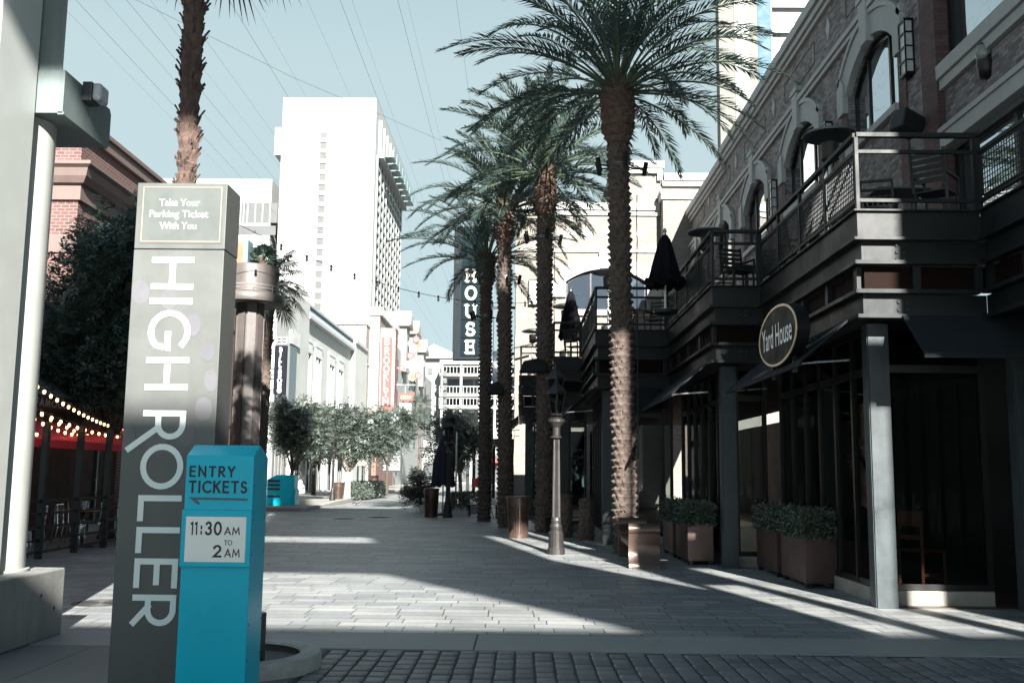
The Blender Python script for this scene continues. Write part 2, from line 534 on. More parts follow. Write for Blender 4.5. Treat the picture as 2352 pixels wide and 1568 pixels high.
def text_mesh(body, size, off=0.0, sx=1.0):
    c = bpy.data.curves.new('lettering', 'FONT')
    c.body = body; c.size = size; c.align_x = 'CENTER'; c.align_y = 'CENTER'; c.offset = off; c.space_line = 1.0
    c.resolution_u = 3
    o = bpy.data.objects.new('lettering', c); COL.objects.link(o)
    bpy.context.view_layer.update()
    dg = bpy.context.evaluated_depsgraph_get()
    me = bpy.data.meshes.new_from_object(o.evaluated_get(dg))
    vs = [(v.co.x*sx, v.co.y) for v in me.vertices]; fs = [tuple(p.vertices) for p in me.polygons]
    bpy.data.objects.remove(o); bpy.data.curves.remove(c); bpy.data.meshes.remove(me)
    return vs, fs
# ================================================================== SETTING
M_conc = M('concrete', (0.26, 0.265, 0.255), .75, var=.2, scale=1.3, bump=.35, bscale=30, streak=.35)
M_base = M('asphalt', (0.10, 0.10, 0.10), .85, bump=.3)
M_band = M('band_concrete', (0.26, 0.265, 0.26), .6, var=.16, scale=2.2, bump=.5, bscale=140)
M_slab = M('slab_concrete', (0.15, 0.155, 0.16), .6, var=.25, scale=1.2, bump=.5, bscale=160)
M_paver = brickmat('pavers', (0.19, 0.205, 0.215), (0.31, 0.315, 0.31), (0.03, 0.03, 0.035), bw=.52, bh=.275, ms=.006, vert=False, rough=.52, bump=.9, big=.3, offs=0.0, msmooth=.3)
M_mortar = M('joint_sand', (0.035, 0.036, 0.04), .9, bump=.3)
M_kerb = M('kerb_stone', (0.36, 0.36, 0.34), .8, var=.25, scale=6, bump=.5, bscale=60)
mb = MB(); mb.box(-1500, 1500, -300, 2500, -0.30, -0.012)
struct(mb.build('ground', M_base))
mb = MB(); mb.box(-9.0, 30, 10.29, 150, -0.05, 0.0); mb.box(-16.5, -9.0, 10.29, 40.7, -0.05, 0.0)
struct(mb.build('pavement', M_paver))
# concrete band between the two pavings, in long slabs
mb = MB()
xs_ = [-14, -10.4, -6.2, -2.75, -0.42, 2.55, 5.5, 8.5, 12]
for a, b in zip(xs_, xs_[1:]):
    mb.box(a+.006, b-.006, 9.385, 10.275, -0.04, 0.002)
struct(mb.build('path', M_band, bevel=.006))
# near cobbles: real rounded setts in a dark bed
mb = MB(); mb.box(-1.75, 20, -6, 9.37, -0.06, -0.010)
struct(mb.build('ground', M_mortar))
def cobble_mat():
    m, n, b, out = newmat('setts')
    g = n.nodes.new('ShaderNodeNewGeometry')
    tc = coords(n)
    c = mixc(n, g.outputs['Random Per Island'], (0.095, 0.102, 0.108), (0.17, 0.173, 0.178))
    f = ramp(n, noise(n, tc, 22, 6, .75), .3, .75)
    mu = n.nodes.new('ShaderNodeMix'); mu.data_type = 'RGBA'; mu.blend_type = 'MULTIPLY'; mu.inputs[0].default_value = 1
    n.links.new(c, mu.inputs[6]); n.links.new(mixc(n, f, (.75,)*3, (1.2,)*3), mu.inputs[7])
    n.links.new(mu.outputs[2], b.inputs['Base Color'])
    b.inputs['Roughness'].default_value = .55
    bp = n.nodes.new('ShaderNodeBump'); bp.inputs['Strength'].default_value = .5; bp.inputs['Distance'].default_value = .01
    n.links.new(noise(n, tc, 70, 5, .7), bp.inputs['Height']); n.links.new(bp.outputs[0], b.inputs['Normal'])
    return m
R_ = random.Random(3)
mb = MB()
cw, chh = .168, .215
nx = int(8.4/cw)
for i in range(nx):
    x0 = -1.72 + i*cw
    yo = R_.uniform(0, chh)
    y = 9.37
    first = True
    while y > 4.6:
        hgt = (yo if first and yo > .05 else chh*R_.uniform(.92, 1.12)); first = False
        a, b, c, d = x0+.006, x0+cw-.006, y-hgt+.006, y-.006
        z0 = R_.uniform(-.003, .003)
        j = lambda: R_.uniform(-.003, .003)
        e = .012; e2 = .034
        if d - c > .09:
            ring0 = [(a,c,-.05),(b,c,-.05),(b,d,-.05),(a,d,-.05)]
            ring1 = [(a+j(),c+j(),z0-.014),(b+j(),c+j(),z0-.014),(b+j(),d+j(),z0-.014),(a+j(),d+j(),z0-.014)]
            ring2 = [(a+e,c+e,z0-.003),(b-e,c+e,z0-.003),(b-e,d-e,z0-.003),(a+e,d-e,z0-.003)]
            ring3 = [(a+e2,c+e2,z0),(b-e2,c+e2,z0),(b-e2,d-e2,z0),(a+e2,d-e2,z0)]
            vs = ring0+ring1+ring2+ring3
            fs = []
            for q in range(3):
                for k in range(4):
                    fs.append((q*4+k, q*4+(k+1)%4, (q+1)*4+(k+1)%4, (q+1)*4+k))
            fs.append((12,13,14,15))
            mb.add(vs, fs)
        y -= hgt
o = mb.build('road', cobble_mat(), smooth=True); struct(o)
# left sidewalk slabs
mb = MB()
for (a, b) in ((-12,-8.5),(-8.5,-6.1),(-6.1,-3.9),(-3.9,-1.78)):
    for (c, d) in ((0,2.5),(2.5,5),(5,6.9),(6.9,9.37)):
        mb.box(a+.004, b-.004, c+.004, d-.004, -.05, -.004)
struct(mb.build('sidewalk', M_slab, bevel=.004))
# raised left pavement with kerb (far)
kerb = [(-8.75, 40.6), (-8.95, 45), (-9.3, 50), (-10.0, 62), (-10.6, 80), (-10.8, 92), (-10.8, 150)]
mb = MB()
mb.prism(kerb + [(-40, 150), (-40, 40.6)], 'z', -.05, .13)
struct(mb.build('left_pavement', M('pave_far', (0.24, 0.235, 0.22), .7, bump=.3, scale=.8)))
mb = MB()
for (a, b) in zip(kerb, kerb[1:]):
    mb.bar((a[0], a[1], .06), (b[0], b[1], .06), .18, .16)
struct(mb.build('kerb', M_kerb, bevel=.01))
# added unseen blocker behind the viewpoint; its slots shape the sun patches and streaks
mb = MB()
RC = [(-9,27,9.6,15.15),(-9,.3,15.15,30),(.3,.9,15.15,20),(.3,2.2,20,25.5),(.3,2.0,25.5,30),(2.2,6.2,18,21.35),(2.2,3.4,22.4,25.5),(3.4,6.2,22.4,32),
      (6.2,8.1,18,32),(8.1,9.2,15.15,32),(9.2,10.3,22.9,32),(10.3,10.45,15.15,32),(10.45,10.6,17.5,32),(10.6,11.0,17.5,20.8),(10.6,11.0,24.7,32),
      (11.0,11.14,15.15,20.8),(11.0,11.14,24.7,32),(11.14,11.25,15.15,32),(11.25,11.9,18.8,19.5),(11.25,11.9,22.6,32),(11.9,12.15,15.15,32),(12.15,12.6,17,32),
      (12.6,14,15.15,28),(14,27,15.15,26),(3.0,4.9,32.01,40.5)]
m2 = MB()                                  # right-hand part of the added blocker, set nearer for sharper shadow edges
for (a, b, c, d) in RC:
    if a >= 8.1: m2.box(a-3.74, b-3.74, -3.3, -3, c-8.415, d-8.415)
    else: mb.box(a, b, -20.3, -20, c, d)
mb.prism([(5.85,18),(8.1,15.15),(8.1,18)], 'y', -20.3, -20)
m2.prism([(x-3.74, z-8.415) for (x, z) in ((9.2,15.15),(10.3,15.15),(10.3,16.9),(9.2,19.3))], 'y', -3.3, -3)
struct(m2.build('wall', M('near_sun_blocker', (0.2,0.21,0.22), .8)))
struct(mb.build('wall', M('sun_blocker', (0.5,0.58,0.6), .8)))
mb = MB(); mb.box(-60, 60, -120, -6.01, -.05, -.002)
struct(mb.build('ground', M('bounce_ground', (0.33,0.41,0.43), .8, var=.1)))  # added unseen ground, coloured pale blue-green to bounce light onto front faces

# ================================================================== LEFT GATEWAY SUPPORT
M_grey = M('pale_grey_paint', (0.135, 0.145, 0.135), .45, var=.06, scale=1.5)
M_white = M('white_paint', (0.62, 0.64, 0.62), .5, var=.05)
M_beam = M('beam_concrete', (0.12, 0.15, 0.15), .7, var=.12, scale=1.6, bump=.25, streak=.45)
M_plinth = M('plinth_concrete', (0.22, 0.225, 0.215), .7, var=.22, scale=1.8, bump=.4, bscale=40, streak=.35)
t = thing('gateway_support', 'pale concrete column with post and overhanging beam on a concrete block at far left', 'support', (-5.0, 9.4, 0))
mb = MB(); mb.box(-6.6, -4.5, 5.5, 10.02, 0, .635)
o = mb.build('plinth', M_plinth, t, bevel=.015)
mb = MB()
for (yy, zz) in ((8.78, .40), (9.55, .42), (9.83, .27)):
    mb.lathe([(.018, 0), (.018, .004)], 10, (0,0,0))
    n8 = 20
    for k in range(len(mb.v)-n8, len(mb.v)):
        v = mb.v[k]; mb.v[k] = (-4.5 + v[2] - .001, yy + v[0], zz + v[1])
mb.build_each('tie_hole', M('hole', (0.03,0.03,0.03), .9), o)
xr = P(20, 1053, 9.2).x
mb = MB(); mb.box(xr-.8, xr, 8.48, 9.2, .637, 9)
mb.build('post', M('post_white', (0.40,0.42,0.405), .45, var=.05), t, bevel=.012)
cx_ = P(57, 1200, 9.55).x - .30
mb = MB(); mb.lathe([(.34,.637),(.34,.66),(.30,.665),(.30,5.2)], 40, (cx_, 9.55, 0))
mb.build('column', M('column_paint', (0.30,0.31,0.295), .5, var=.06), t, smooth='auto')
xb = -4.47
za = PX(250, 343, xb); zb = PX(256.5, 255, xb)
ye = za.y; z0 = za.z; z1 = zb.z
mb = MB(); mb.prism([(9.22, z0), (ye-.04, z0), (ye, z0+.05), (ye, z1-.05), (ye-.04, z1), (9.22, z1)], 'x', xb-1.25, xb)
b_ = mb.build('beam', M_beam, t)
mb = MB(); mb.box(xb-.05, xb+.012, 9.22, ye-.06, z0-.016, z0+.012)
mb.build('drip_edge', M_beam, b_)
yf = PX(150, 100, xb-.04).y
mb = MB(); mb.box(xb-1.2, xb-.04, 9.24, yf, z1, 9.5)
mb.build('upper_wall', M_beam, t, bevel=.01)
# flood light on the beam
fl = PX(198, 217, xb)
t = thing('flood_light', 'small grey glass-fronted flood light fixed to the concrete beam at upper left', 'light', (xb, fl.y, fl.z))
mb = MB(); mb.box(xb, xb+.10, fl.y-.10, fl.y+.10, fl.z-.10, fl.z+.10)
mb.build('housing', M('dark_metal', (0.045,0.05,0.055), .45, .3), t, bevel=.01)
mb = MB(); mb.box(xb+.10, xb+.19, fl.y-.10, fl.y+.12, fl.z-.09, fl.z+.09)
mb.build('lens', M('lens', (0.35,0.37,0.4), .12, var=.3, scale=20), t, bevel=.03)

# ================================================================== PYLON SIGN
YP = 6.56
M_py = M('pylon_paint', (0.074, 0.079, 0.076), .42, var=.07, scale=2.0, bump=.03, bscale=300, streak=.12, scuff=.5)
M_pyd = M('pylon_side', (0.11, 0.12, 0.115), .5, var=.12, scale=3, streak=.3)
M_let = M('white_vinyl', (0.72, 0.76, 0.74), .45, var=.03)
M_dot = M('mauve_vinyl', (0.088, 0.087, 0.097), .42, var=.04)
xl = P(280, 1020, YP).x; xr = P(493, 1020, YP).x
zt = P(412, 421, YP).z; zm = P(408, 572, YP).z
t = thing('pylon_sign', 'tall grey pylon sign with big white sideways letters and a parking notice on top', 'sign', ((xl+xr)/2, YP+.15, 0))
mb = MB(); mb.box(xl, xr, YP, YP+.31, 0, zm-.004)
mb.build('body', M_py, t, bevel=.004)
mb = MB(); mb.box(xl+.003, xr+.003, YP-.006, YP+.31, zm, zt)
cab = mb.build('cabinet', M_py, t, bevel=.004)
x0, x1 = xl+.045, xr-.03
z0, z1 = P(408, 556, YP).z, P(412, 430, YP).z
mb = MB(); mb.box(x0-.012, x1+.012, YP-.0085, YP-.004, z0-.012, z1+.012)
pan = mb.build('notice_panel', M('panel_grey', (0.070, 0.079, 0.076), .4, var=.04), cab)
mb = MB()
bw = .005; yy = YP-.0105
mb.box(x0, x1, yy, yy+.004, z0, z0+bw); mb.box(x0, x1, yy, yy+.004, z1-bw, z1)
mb.box(x0, x0+bw, yy, yy+.004, z0+bw, z1-bw); mb.box(x1-bw, x1, yy, yy+.004, z0+bw, z1-bw)
mb.build('border', M('pink_line', (0.38, 0.2, 0.15), .5), cab)
mb = MB()
for (txt, px, py, wpx) in (('Take Your', 414, 467, 96), ('Parking Ticket', 412, 493, 139), ('With You', 410, 520, 86)):
    vs, fs = text_mesh(txt, .068, off=.0)
    wid = max(v[0] for v in vs) - min(v[0] for v in vs)
    k = (wpx*YP/FPX)/wid
    c = P(px, py, YP)
    cxm = (max(v[0] for v in vs)+min(v[0] for v in vs))/2
    mb.add([(c.x+(v[0]-cxm)*k, YP-.0115, c.z+v[1]) for v in vs], fs)
mb.build('lettering', M_let, cab)
# HIGH ROLLER reading downwards
hL = .284; sw = .0385
xbase = xl + .131
mb = MB()
def pz(py): return P(400, py, YP).z
def down(z0):
    return lambda u, v, d: (xbase + v, YP - .0045 - d, z0 - u)
for (ch, ya, yb) in (('H',590.6,665),('I',684.6,699),('G',713,805.5),('H',820.7,896),('O',1019,1123.5),('L',1137,1197),('L',1210,1270),('E',1282,1350)):
    za, zb = pz(ya), pz(yb)
    wdt = za - zb
    if ch == 'I':
        strokes_mesh(mb, [[(wdt/2, wdt/2), (wdt/2, hL-wdt/2)]], wdt/2, down(za), .002)
    else:
        w_, st = glyph(ch)
        kx = (wdt - sw)/w_
        ss = [[None if p is None else (sw/2 + p[0]*kx, sw/2 + p[1]*(hL-sw)) for p in s_] for s_ in st]
        strokes_mesh(mb, ss, sw/2, down(za), .002)
for (ya, bowl, leg0, leg1) in ((942.6, .67, (.40,.36), (.93,-.34)), (1365, .69, (.27,.36), (.66,.0))):
    za = pz(ya)
    h = hL
    vb = .36*h; vt = h - sw/2; cu = bowl*h - sw/2 - (vt-vb)/2
    st = [[(sw/2,sw/2),(sw/2,vt)], [(sw/2,vt),(cu, vt)] + arc(cu, (vt+vb)/2, (vt-vb)/2, (vt-vb)/2, 90, -90, 16)[1:] + [(sw+.012, vb)],
          [(leg0[0]*h, leg0[1]*h), (leg1[0]*h-.012, leg1[1]*h+.014)]]
    strokes_mesh(mb, st, sw/2, down(za), .002)
mb.build('lettering', M_let, t)
mb = MB()
for i, (px, py, rx, ry) in enumerate(((322.5,670.5,23,29),(388,688,20,24),(443,747,19.5,26),(476,806.5,17,23),(484,874,16,26),(467.6,940,21,28),(425,993.7,23.5,29.5),(359,1014,27,33),(292,1002,20,34))):
    c = P(px, py, YP); k = YP/FPX
    pts = []
    for q in range(36):
        a = 2*math.pi*q/36
        ux, uz = rx*k*math.cos(a), ry*k*math.sin(a)
        x = c.x + ux*.95 - uz*.12; z = c.z + uz + ux*.1
        pts.append((min(max(x, xl+.003), xr-.003), z))
    d = YP - .001 - .0003*i
    mb.prism(pts, 'y', YP+.002, d)
mb.build('dot_pattern', M_dot, t)

# ================================================================== TEAL TICKET BOX
YB = 6.20
M_teal = M('teal_paint', (0.001, 0.42, 0.58), .30, var=.05, scale=2, spec=.25, bump=.02, bscale=8, rvar=.05, scuff=.25)
M_blk = M('black_vinyl', (0.006, 0.006, 0.010), .5, var=.05)
bxl = P(427, 1080, YB).x; bxr = P(583, 1080, YB).x
zf = P(505, 1046, YB).z
zr = P(550, 1022, YB+.13).z
t = thing('ticket_box', 'turquoise ticket box lettered ENTRY TICKETS in front of the grey pylon', 'ticket box', ((bxl+bxr)/2, YB+.17, 0))
mb = MB(); mb.prism([(YB,0),(YB+.345,0),(YB+.345,zf-.005),(YB+.14,zr),(YB,zf)], 'x', bxl, bxr)
mb.build('body', M_teal, t, bevel=.006)
mb = MB()
za, zb = P(495,1170,YB).z, P(495,1301,YB).z
mb.box(bxl-.004, bxr+.004, YB-.022, YB-.001, zb, za)
fr = mb.build('frame', M_teal, t, bevel=.004)
mb = MB(); c0 = P(431, 1185, YB); c1 = P(564, 1290, YB)
mb.box(c0.x, c1.x, YB-.0245, YB-.018, c1.z, c0.z)
pn = mb.build('notice_panel', M('white_panel', (0.80,0.80,0.77), .4, var=.03), fr)
def words_at(mb, txt, pxa, pxb, pya, pyb, Y, sw_rel, gap_rel, dy):
    a = P(pxa, pyb, Y); b = P(pxb, pya, Y)
    h = b.z - a.z; W_ = b.x - a.x
    tmp = MB()
    ln = word(tmp, txt, lambda u, v, d: (u, 0, v), h, h*sw_rel, h*gap_rel)
    k = W_/ln
    word(mb, txt, lambda u, v, d: (a.x + u*k, Y - dy - d, a.z + v), h, h*sw_rel, h*gap_rel, th=.002)
mb = MB()
words_at(mb, 'ENTRY', 435, 541, 1070, 1094.5, YB, .165, .22, .001)
words_at(mb, 'TICKETS', 433, 568.5, 1104, 1131.5, YB, .165, .16, .001)
mb.build('lettering', M_blk, t)
mb = MB()
words_at(mb, '11', 440, 457, 1197, 1227, YB, .16, .2, .0248)
words_at(mb, ':', 463, 468, 1200, 1229, YB, .17, .1, .0248)
words_at(mb, '30', 473, 513, 1196.5, 1228, YB, .16, .15, .0248)
words_at(mb, 'AM', 517.5, 554, 1210, 1227, YB, .12, .12, .0248)
words_at(mb, 'TO', 517.5, 536, 1239, 1250.5, YB, .12, .15, .0248)
words_at(mb, '2', 491, 512, 1250, 1278.5, YB, .16, .15, .0248)
words_at(mb, 'AM', 517.5, 554, 1260, 1278, YB, .12, .12, .0248)
mb.build('lettering', M_blk, fr)
mb = MB()
def q(px, py): p = P(px, py, YB); return (p.x, p.z)
mb.prism([q(433.5,1141),q(568.5,1144),q(568.5,1149),q(452,1147),q(460,1156.5),q(455,1158.5)], 'y', YB+.004, YB-.003)
mb.build('arrow', M('arrow_grey', (0.06,0.10,0.11), .5), t)
mb = MB()
for zz in [.25+.21*i for i in range(8)]:
    for yy in (YB+.03, YB+.315):
        n0 = len(mb.v)
        mb.lathe([(.006,0),(.006,.003)], 8)
        for k in range(n0, len(mb.v)):
            v = mb.v[k]; mb.v[k] = (bxr + v[2], yy + v[0], zz + v[1])
mb.build_each('rivet', M('rivet', (0.02,0.10,0.14), .5), t)
# planter ring, dark utility box
t = thing('planter_ring', 'round pale stone kerb ring around a gravel bed behind the ticket box', 'planter', (-2.33, 8.5, 0))
mb = MB(); mb.lathe([(.50,-.01),(.68,-.01),(.68,.10),(.665,.118),(.515,.118),(.50,.10)], 56, (-2.33, 8.5, 0), capb=False, capt=False)
mb.v += []
mb.build('kerb_ring', M_kerb, t, smooth='auto')
mb = MB(); mb.lathe([(.01,.055),(.5,.045)], 40, (-2.33, 8.5, 0), capb=False, capt=False)
mb.build('gravel_bed', M('gravel', (0.14,0.145,0.15), .85, var=.35, scale=60, bump=1.0, bscale=150), t)
mb = MB(); mb.box(-2.55, -2.07, 7.95, 8.35, .05, .46)
tag(mb.build('utility_box', M('dark_box', (0.03,0.03,0.032), .6), bevel=.01), 'low black metal utility box inside the round planter ring', 'box')
# manholes
def manhole(px, py, r, lab):
    p = G(px, py)
    mb = MB(); mb.lathe([(r*1.06,.001),(r*1.06,.004),(r,.005),(r*.97,.003)], 36, (p.x, p.y, 0), capb=False)
    for k in range(5):
        mb.lathe([(r*(.15+.17*k),.0032),(r*(.15+.17*k),.008),(r*(.19+.17*k),.008),(r*(.19+.17*k),.0032)], 36, (p.x,p.y,0), capb=False, capt=False)
    tag(mb.build('manhole_cover', M('cast_iron', (0.05,0.05,0.052), .55, .4), smooth=False), lab, 'manhole cover', 'manhole covers in the paving')
manhole(232, 1384, .32, 'round ridged manhole cover in the sunlit strip left of the pylon')
manhole(872, 1187.5, .42, 'dark oval-looking manhole cover beside the far streak of sun mid street')
manhole(790, 1191, .36, 'dark manhole cover in the shade left of the other mid street cover')
# ================================================================== RIGHT: two-storey brick restaurant with a stepped steel terrace
M_br = brickmat('grey_brown_brick', (0.092, 0.076, 0.078), (0.30, 0.262, 0.262), (0.13, 0.125, 0.125), bw=.225, bh=.076, ms=.008, big=.3, offs=.5)
M_brd = brickmat('dark_red_brick', (0.09, 0.045, 0.045), (0.14, 0.075, 0.07), (0.05, 0.045, 0.045), bw=.225, bh=.076, ms=.008, big=.25)
M_stone = M('cast_stone', (0.34, 0.34, 0.335), .75, var=.1, scale=1.5, bump=.15, bscale=60, streak=.18)
M_steel = M('dark_steel', (0.0095, 0.0122, 0.0138), .5, 0, var=.3, scale=2.5, spec=.28, bump=.06, bscale=60)
M_steel2 = M('steel_column', (0.040, 0.050, 0.055), .45, 0, spec=.3, var=.35, scale=2.2, streak=.35, bump=.08, bscale=50)
M_frame = M('bronze_frame', (0.009, 0.009, 0.0095), .4, .3, var=.2)
M_rust = M('rust_mesh', (0.009, 0.0035, 0.0026), .75, 0, spec=.1, var=.4, scale=5, bump=.3, bscale=120)
M_awn = M('awning_canvas', (0.013, 0.017, 0.021), .8, spec=.2, var=.08, bump=.2, bscale=250)
M_gl = glassmat('window_glass', (0.012, 0.014, 0.017), wob=.03, wscale=.9, mirror=.6)
M_gls = glassmat('shop_glass', wob=.004, wscale=.8, see=1.0)
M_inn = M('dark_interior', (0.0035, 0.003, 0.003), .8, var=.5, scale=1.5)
M_plb = M('plinth_stucco', (0.27, 0.26, 0.23), .8, var=.2, scale=3, bump=.4, bscale=60, streak=.3)
XW = 8.0
DK = 4.9
BAYS = [(5.85, 8.4, 12.4), (4.3, 12.4, 17.55), (3.45, 17.55, 23.1), (1.78, 23.1, 28.6), (0.98, 28.6, 34.2), (0.02, 34.2, 40.5)]
rb = thing('restaurant_building', 'long grey-brown brick restaurant with arched upper windows and a stepped black steel terrace', 'building', (8, 25, 0))
# --- upper brick wall with arched openings, x = 8
ARCH = [(22.06, 1.64), (27.85, 1.68), (33.45, 1.70), (39.0, 1.68), (44.5, 1.64)]
SILL, SPR, RISE, TOPW = 9.35, 10.92, .75, 14.06
def arcpts(c, a, z, rise, n=16, grow=0.0):
    R0 = (a*a + rise*rise)/(2*rise); zc = z + rise - R0
    th = math.asin(min(1, a/R0)); R1 = R0 + grow
    return [(c + R1*math.sin(-th + 2*th*i/n), zc + R1*math.cos(-th + 2*th*i/n)) for i in range(n+1)]
mb = MB()
edges = [18.95]
for c, a in ARCH: edges += [c-a, c+a]
edges.append(47.0)
step_y = 38.3
for i in range(0, len(edges), 2):
    a, b = edges[i], edges[i+1]
    mb.box(XW, XW+.35, a, b, DK, TOPW)
for c, a in ARCH:
    mb.box(XW, XW+.35, c-a, c+a, DK, SILL)
    ap = arcpts(c, a, SPR, RISE)
    mb.prism([(c-a, TOPW)] + ap + [(c+a, TOPW)], 'x', XW, XW+.35)
mb.box(XW, XW+.35, 13.0, 18.25, 8.12, 9.1); mb.box(XW, XW+.35, 13.0, 18.25, 12.1, TOPW)
mb.box(XW, XW+.35, 8.4, 13.0, DK, TOPW)
mb.build('brick_wall', M_br, rb)
mb = MB(); mb.box(XW-.14, XW+.35, 18.252, 18.948, DK, 12.35)
mb.build('brick_pier', M_brd, rb)
for c, a in ARCH:
    pass
# dark red brick jambs beside each arch, stone surround, sill, frame and panes
for c, a in ARCH:
    mb = MB()
    inn = arcpts(c, a-.005, SPR, RISE-.005, 16); out = arcpts(c, a-.005, SPR, RISE-.005, 16, .52)
    for i in range(16):
        p0, p1, q1, q0 = inn[i], inn[i+1], out[i+1], out[i]
        mb.prism([p0, p1, q1, q0], 'x', XW-.07, XW+.10)
    out2 = arcpts(c, a-.005, SPR, RISE-.005, 16, .64); out1 = arcpts(c, a-.005, SPR, RISE-.005, 16, .525)
    for i in range(16):
        mb.prism([out1[i], out1[i+1], out2[i+1], out2[i]], 'x', XW-.12, XW+.10)
    w_ = mb.build('arched_window', M_stone, rb)
    mb = MB()
    mb.prism([(c-.20, SPR+RISE-.12), (c+.20, SPR+RISE-.12), (c+.27, SPR+RISE+.92), (c-.27, SPR+RISE+.92)], 'x', XW-.17, XW+.02)
    mb.prism([(c-.33, SPR+RISE+.93), (c+.33, SPR+RISE+.93), (c+.33, SPR+RISE+1.08), (c-.33, SPR+RISE+1.08)], 'x', XW-.2, XW+.02)
    for s_ in (-1, 1):
        y0 = c + s_*(a+.02); y1 = c + s_*(a+.46)
        mb.box(XW-.13, XW+.05, y0, y1, SPR-.42, SPR+.28)
        mb.prism([(min(y0,y1), SPR+.285), (max(y0,y1), SPR+.285), (c + s_*(a+.46 if s_ > 0 else a+.46), SPR+.6), (c + s_*(a+.30), SPR+.6)][:4] if s_ > 0 else
                 [(y1, SPR+.285), (y0, SPR+.285), (c - (a+.30), SPR+.6), (c - (a+.46), SPR+.6)], 'x', XW-.12, XW+.05)
    mb.build_each('keystone', M_stone, w_)
    mb = MB(); mb.box(XW-.12, XW+.3, c-a+.004, c+a-.004, SILL+.002, SILL+.16)
    mb.build('sill', M_stone, w_)
    mb = MB()
    for yy in (c-a+.05, c-a*.42, c+a*.42, c+a-.05):
        mb.box(XW+.17, XW+.25, yy-.045, yy+.045, SILL+.16, SPR+.36 if abs(yy-c) > a*.6 else SPR+.66)
    ip = arcpts(c, a-.005, SPR, RISE-.005, 16); ip2 = arcpts(c, a-.005, SPR, RISE-.005, 16, -.11)
    for i in range(16): mb.prism([ip2[i], ip2[i+1], ip[i+1], ip[i]], 'x', XW+.17, XW+.25)
    mb.build('frame', M_frame, w_)
    mb = MB(); mb.prism([(c-a, SILL+.1)] + arcpts(c, a, SPR, RISE) + [(c+a, SILL+.1)], 'x', XW+.21, XW+.23)
    mb.build('pane', M_gl, w_)
    mb = MB()
    for s_ in (-1, 1):
        y0, y1 = sorted((c + s_*(a+.005), c + s_*(a+.42)))
        mb.box(XW-.03, XW+.02, y0, y1, DK, SPR-.425)
    mb.build_each('brick_jamb', M_brd, w_)
# string course between arches, cornice
mb = MB()
zb = 12.30
mb.box(XW-.16, XW+.02, 18.4, 46.98, zb, zb+.14); mb.box(XW-.10, XW+.02, 18.4, 46.98, zb-.13, zb-.003)
mb.build('string_course', M_stone, rb, bevel=.012)
mb = MB()
for (a, b, z) in ((8.4, step_y, TOPW), (step_y+.003, 47.2, TOPW-.35)):
    mb.box(XW-.10, XW+.3, a, b, z-.20, z-.06)
    mb.box(XW-.18, XW+.4, a, b, z-.06, z+.12)
    mb.box(XW-.27, XW+.5, a, b, z+.123, z+.42)
mb.build('cornice', M_stone, rb, bevel=.015)
# shallow recessed panel lines and white diamonds
mb = MB()
for c in (25.0, 30.7, 36.3, 41.8):
    mb.prism([(c-.17, 13.3), (c, 12.97), (c+.17, 13.3), (c, 13.63)], 'x', XW-.035, XW+.01)
mb.build_each('diamond_tile', M_stone, rb)
mb = MB()
for c, a in ARCH[1:] + [(22.06, 1.6), (16.4, 1.6)]:
    for zz in (12.9, 13.5): mb.box(XW-.012, XW+.01, c-1.5, c+1.5, zz, zz+.035)
    for yy in (c-1.55, c+1.55): mb.box(XW-.012, XW+.01, yy-.018, yy+.018, 12.9, 13.535)
mb.build_each('panel_joint', M('joint_dark', (0.03, 0.028, 0.028), .8), rb)
# near bay with two rectangular windows
for (z0, z1, nm) in ((9.5, 12.1, 0), (DK+.05, 7.72, 1)):
    mb = MB()
    if nm == 0:
        mb.box(XW-.16, XW+.1, 13.0, 18.25, 9.102, 9.38); mb.box(XW-.10, XW+.1, 13.0, 18.25, 8.9, 9.10)
        mb.box(XW+.1, XW+.35, 13.0, 18.25, 9.102, 9.5)
    else:
        mb.box(XW-.14, XW+.35, 13.0, 18.25, 7.74, 8.115); mb.box(XW-.18, XW+.1, 13.0, 18.25, 8.02, 8.13)
    w_ = mb.build('window', M_stone, rb, bevel=.01)
    mb = MB()
    for yy in (13.1, 15.0, 15.9, 17.9, 18.17): mb.box(XW+.12, XW+.24, yy-.06, yy+.06, z0, z1)
    mb.box(XW+.12, XW+.24, 13.0, 18.25, z1-.1, z1); mb.box(XW+.12, XW+.24, 13.0, 18.25, z0, z0+.1)
    mb.build('frame', M_frame, w_)
    mb = MB(); mb.box(XW+.17, XW+.19, 13.0, 18.25, z0, z1)
    mb.build('pane', M_gl, w_)
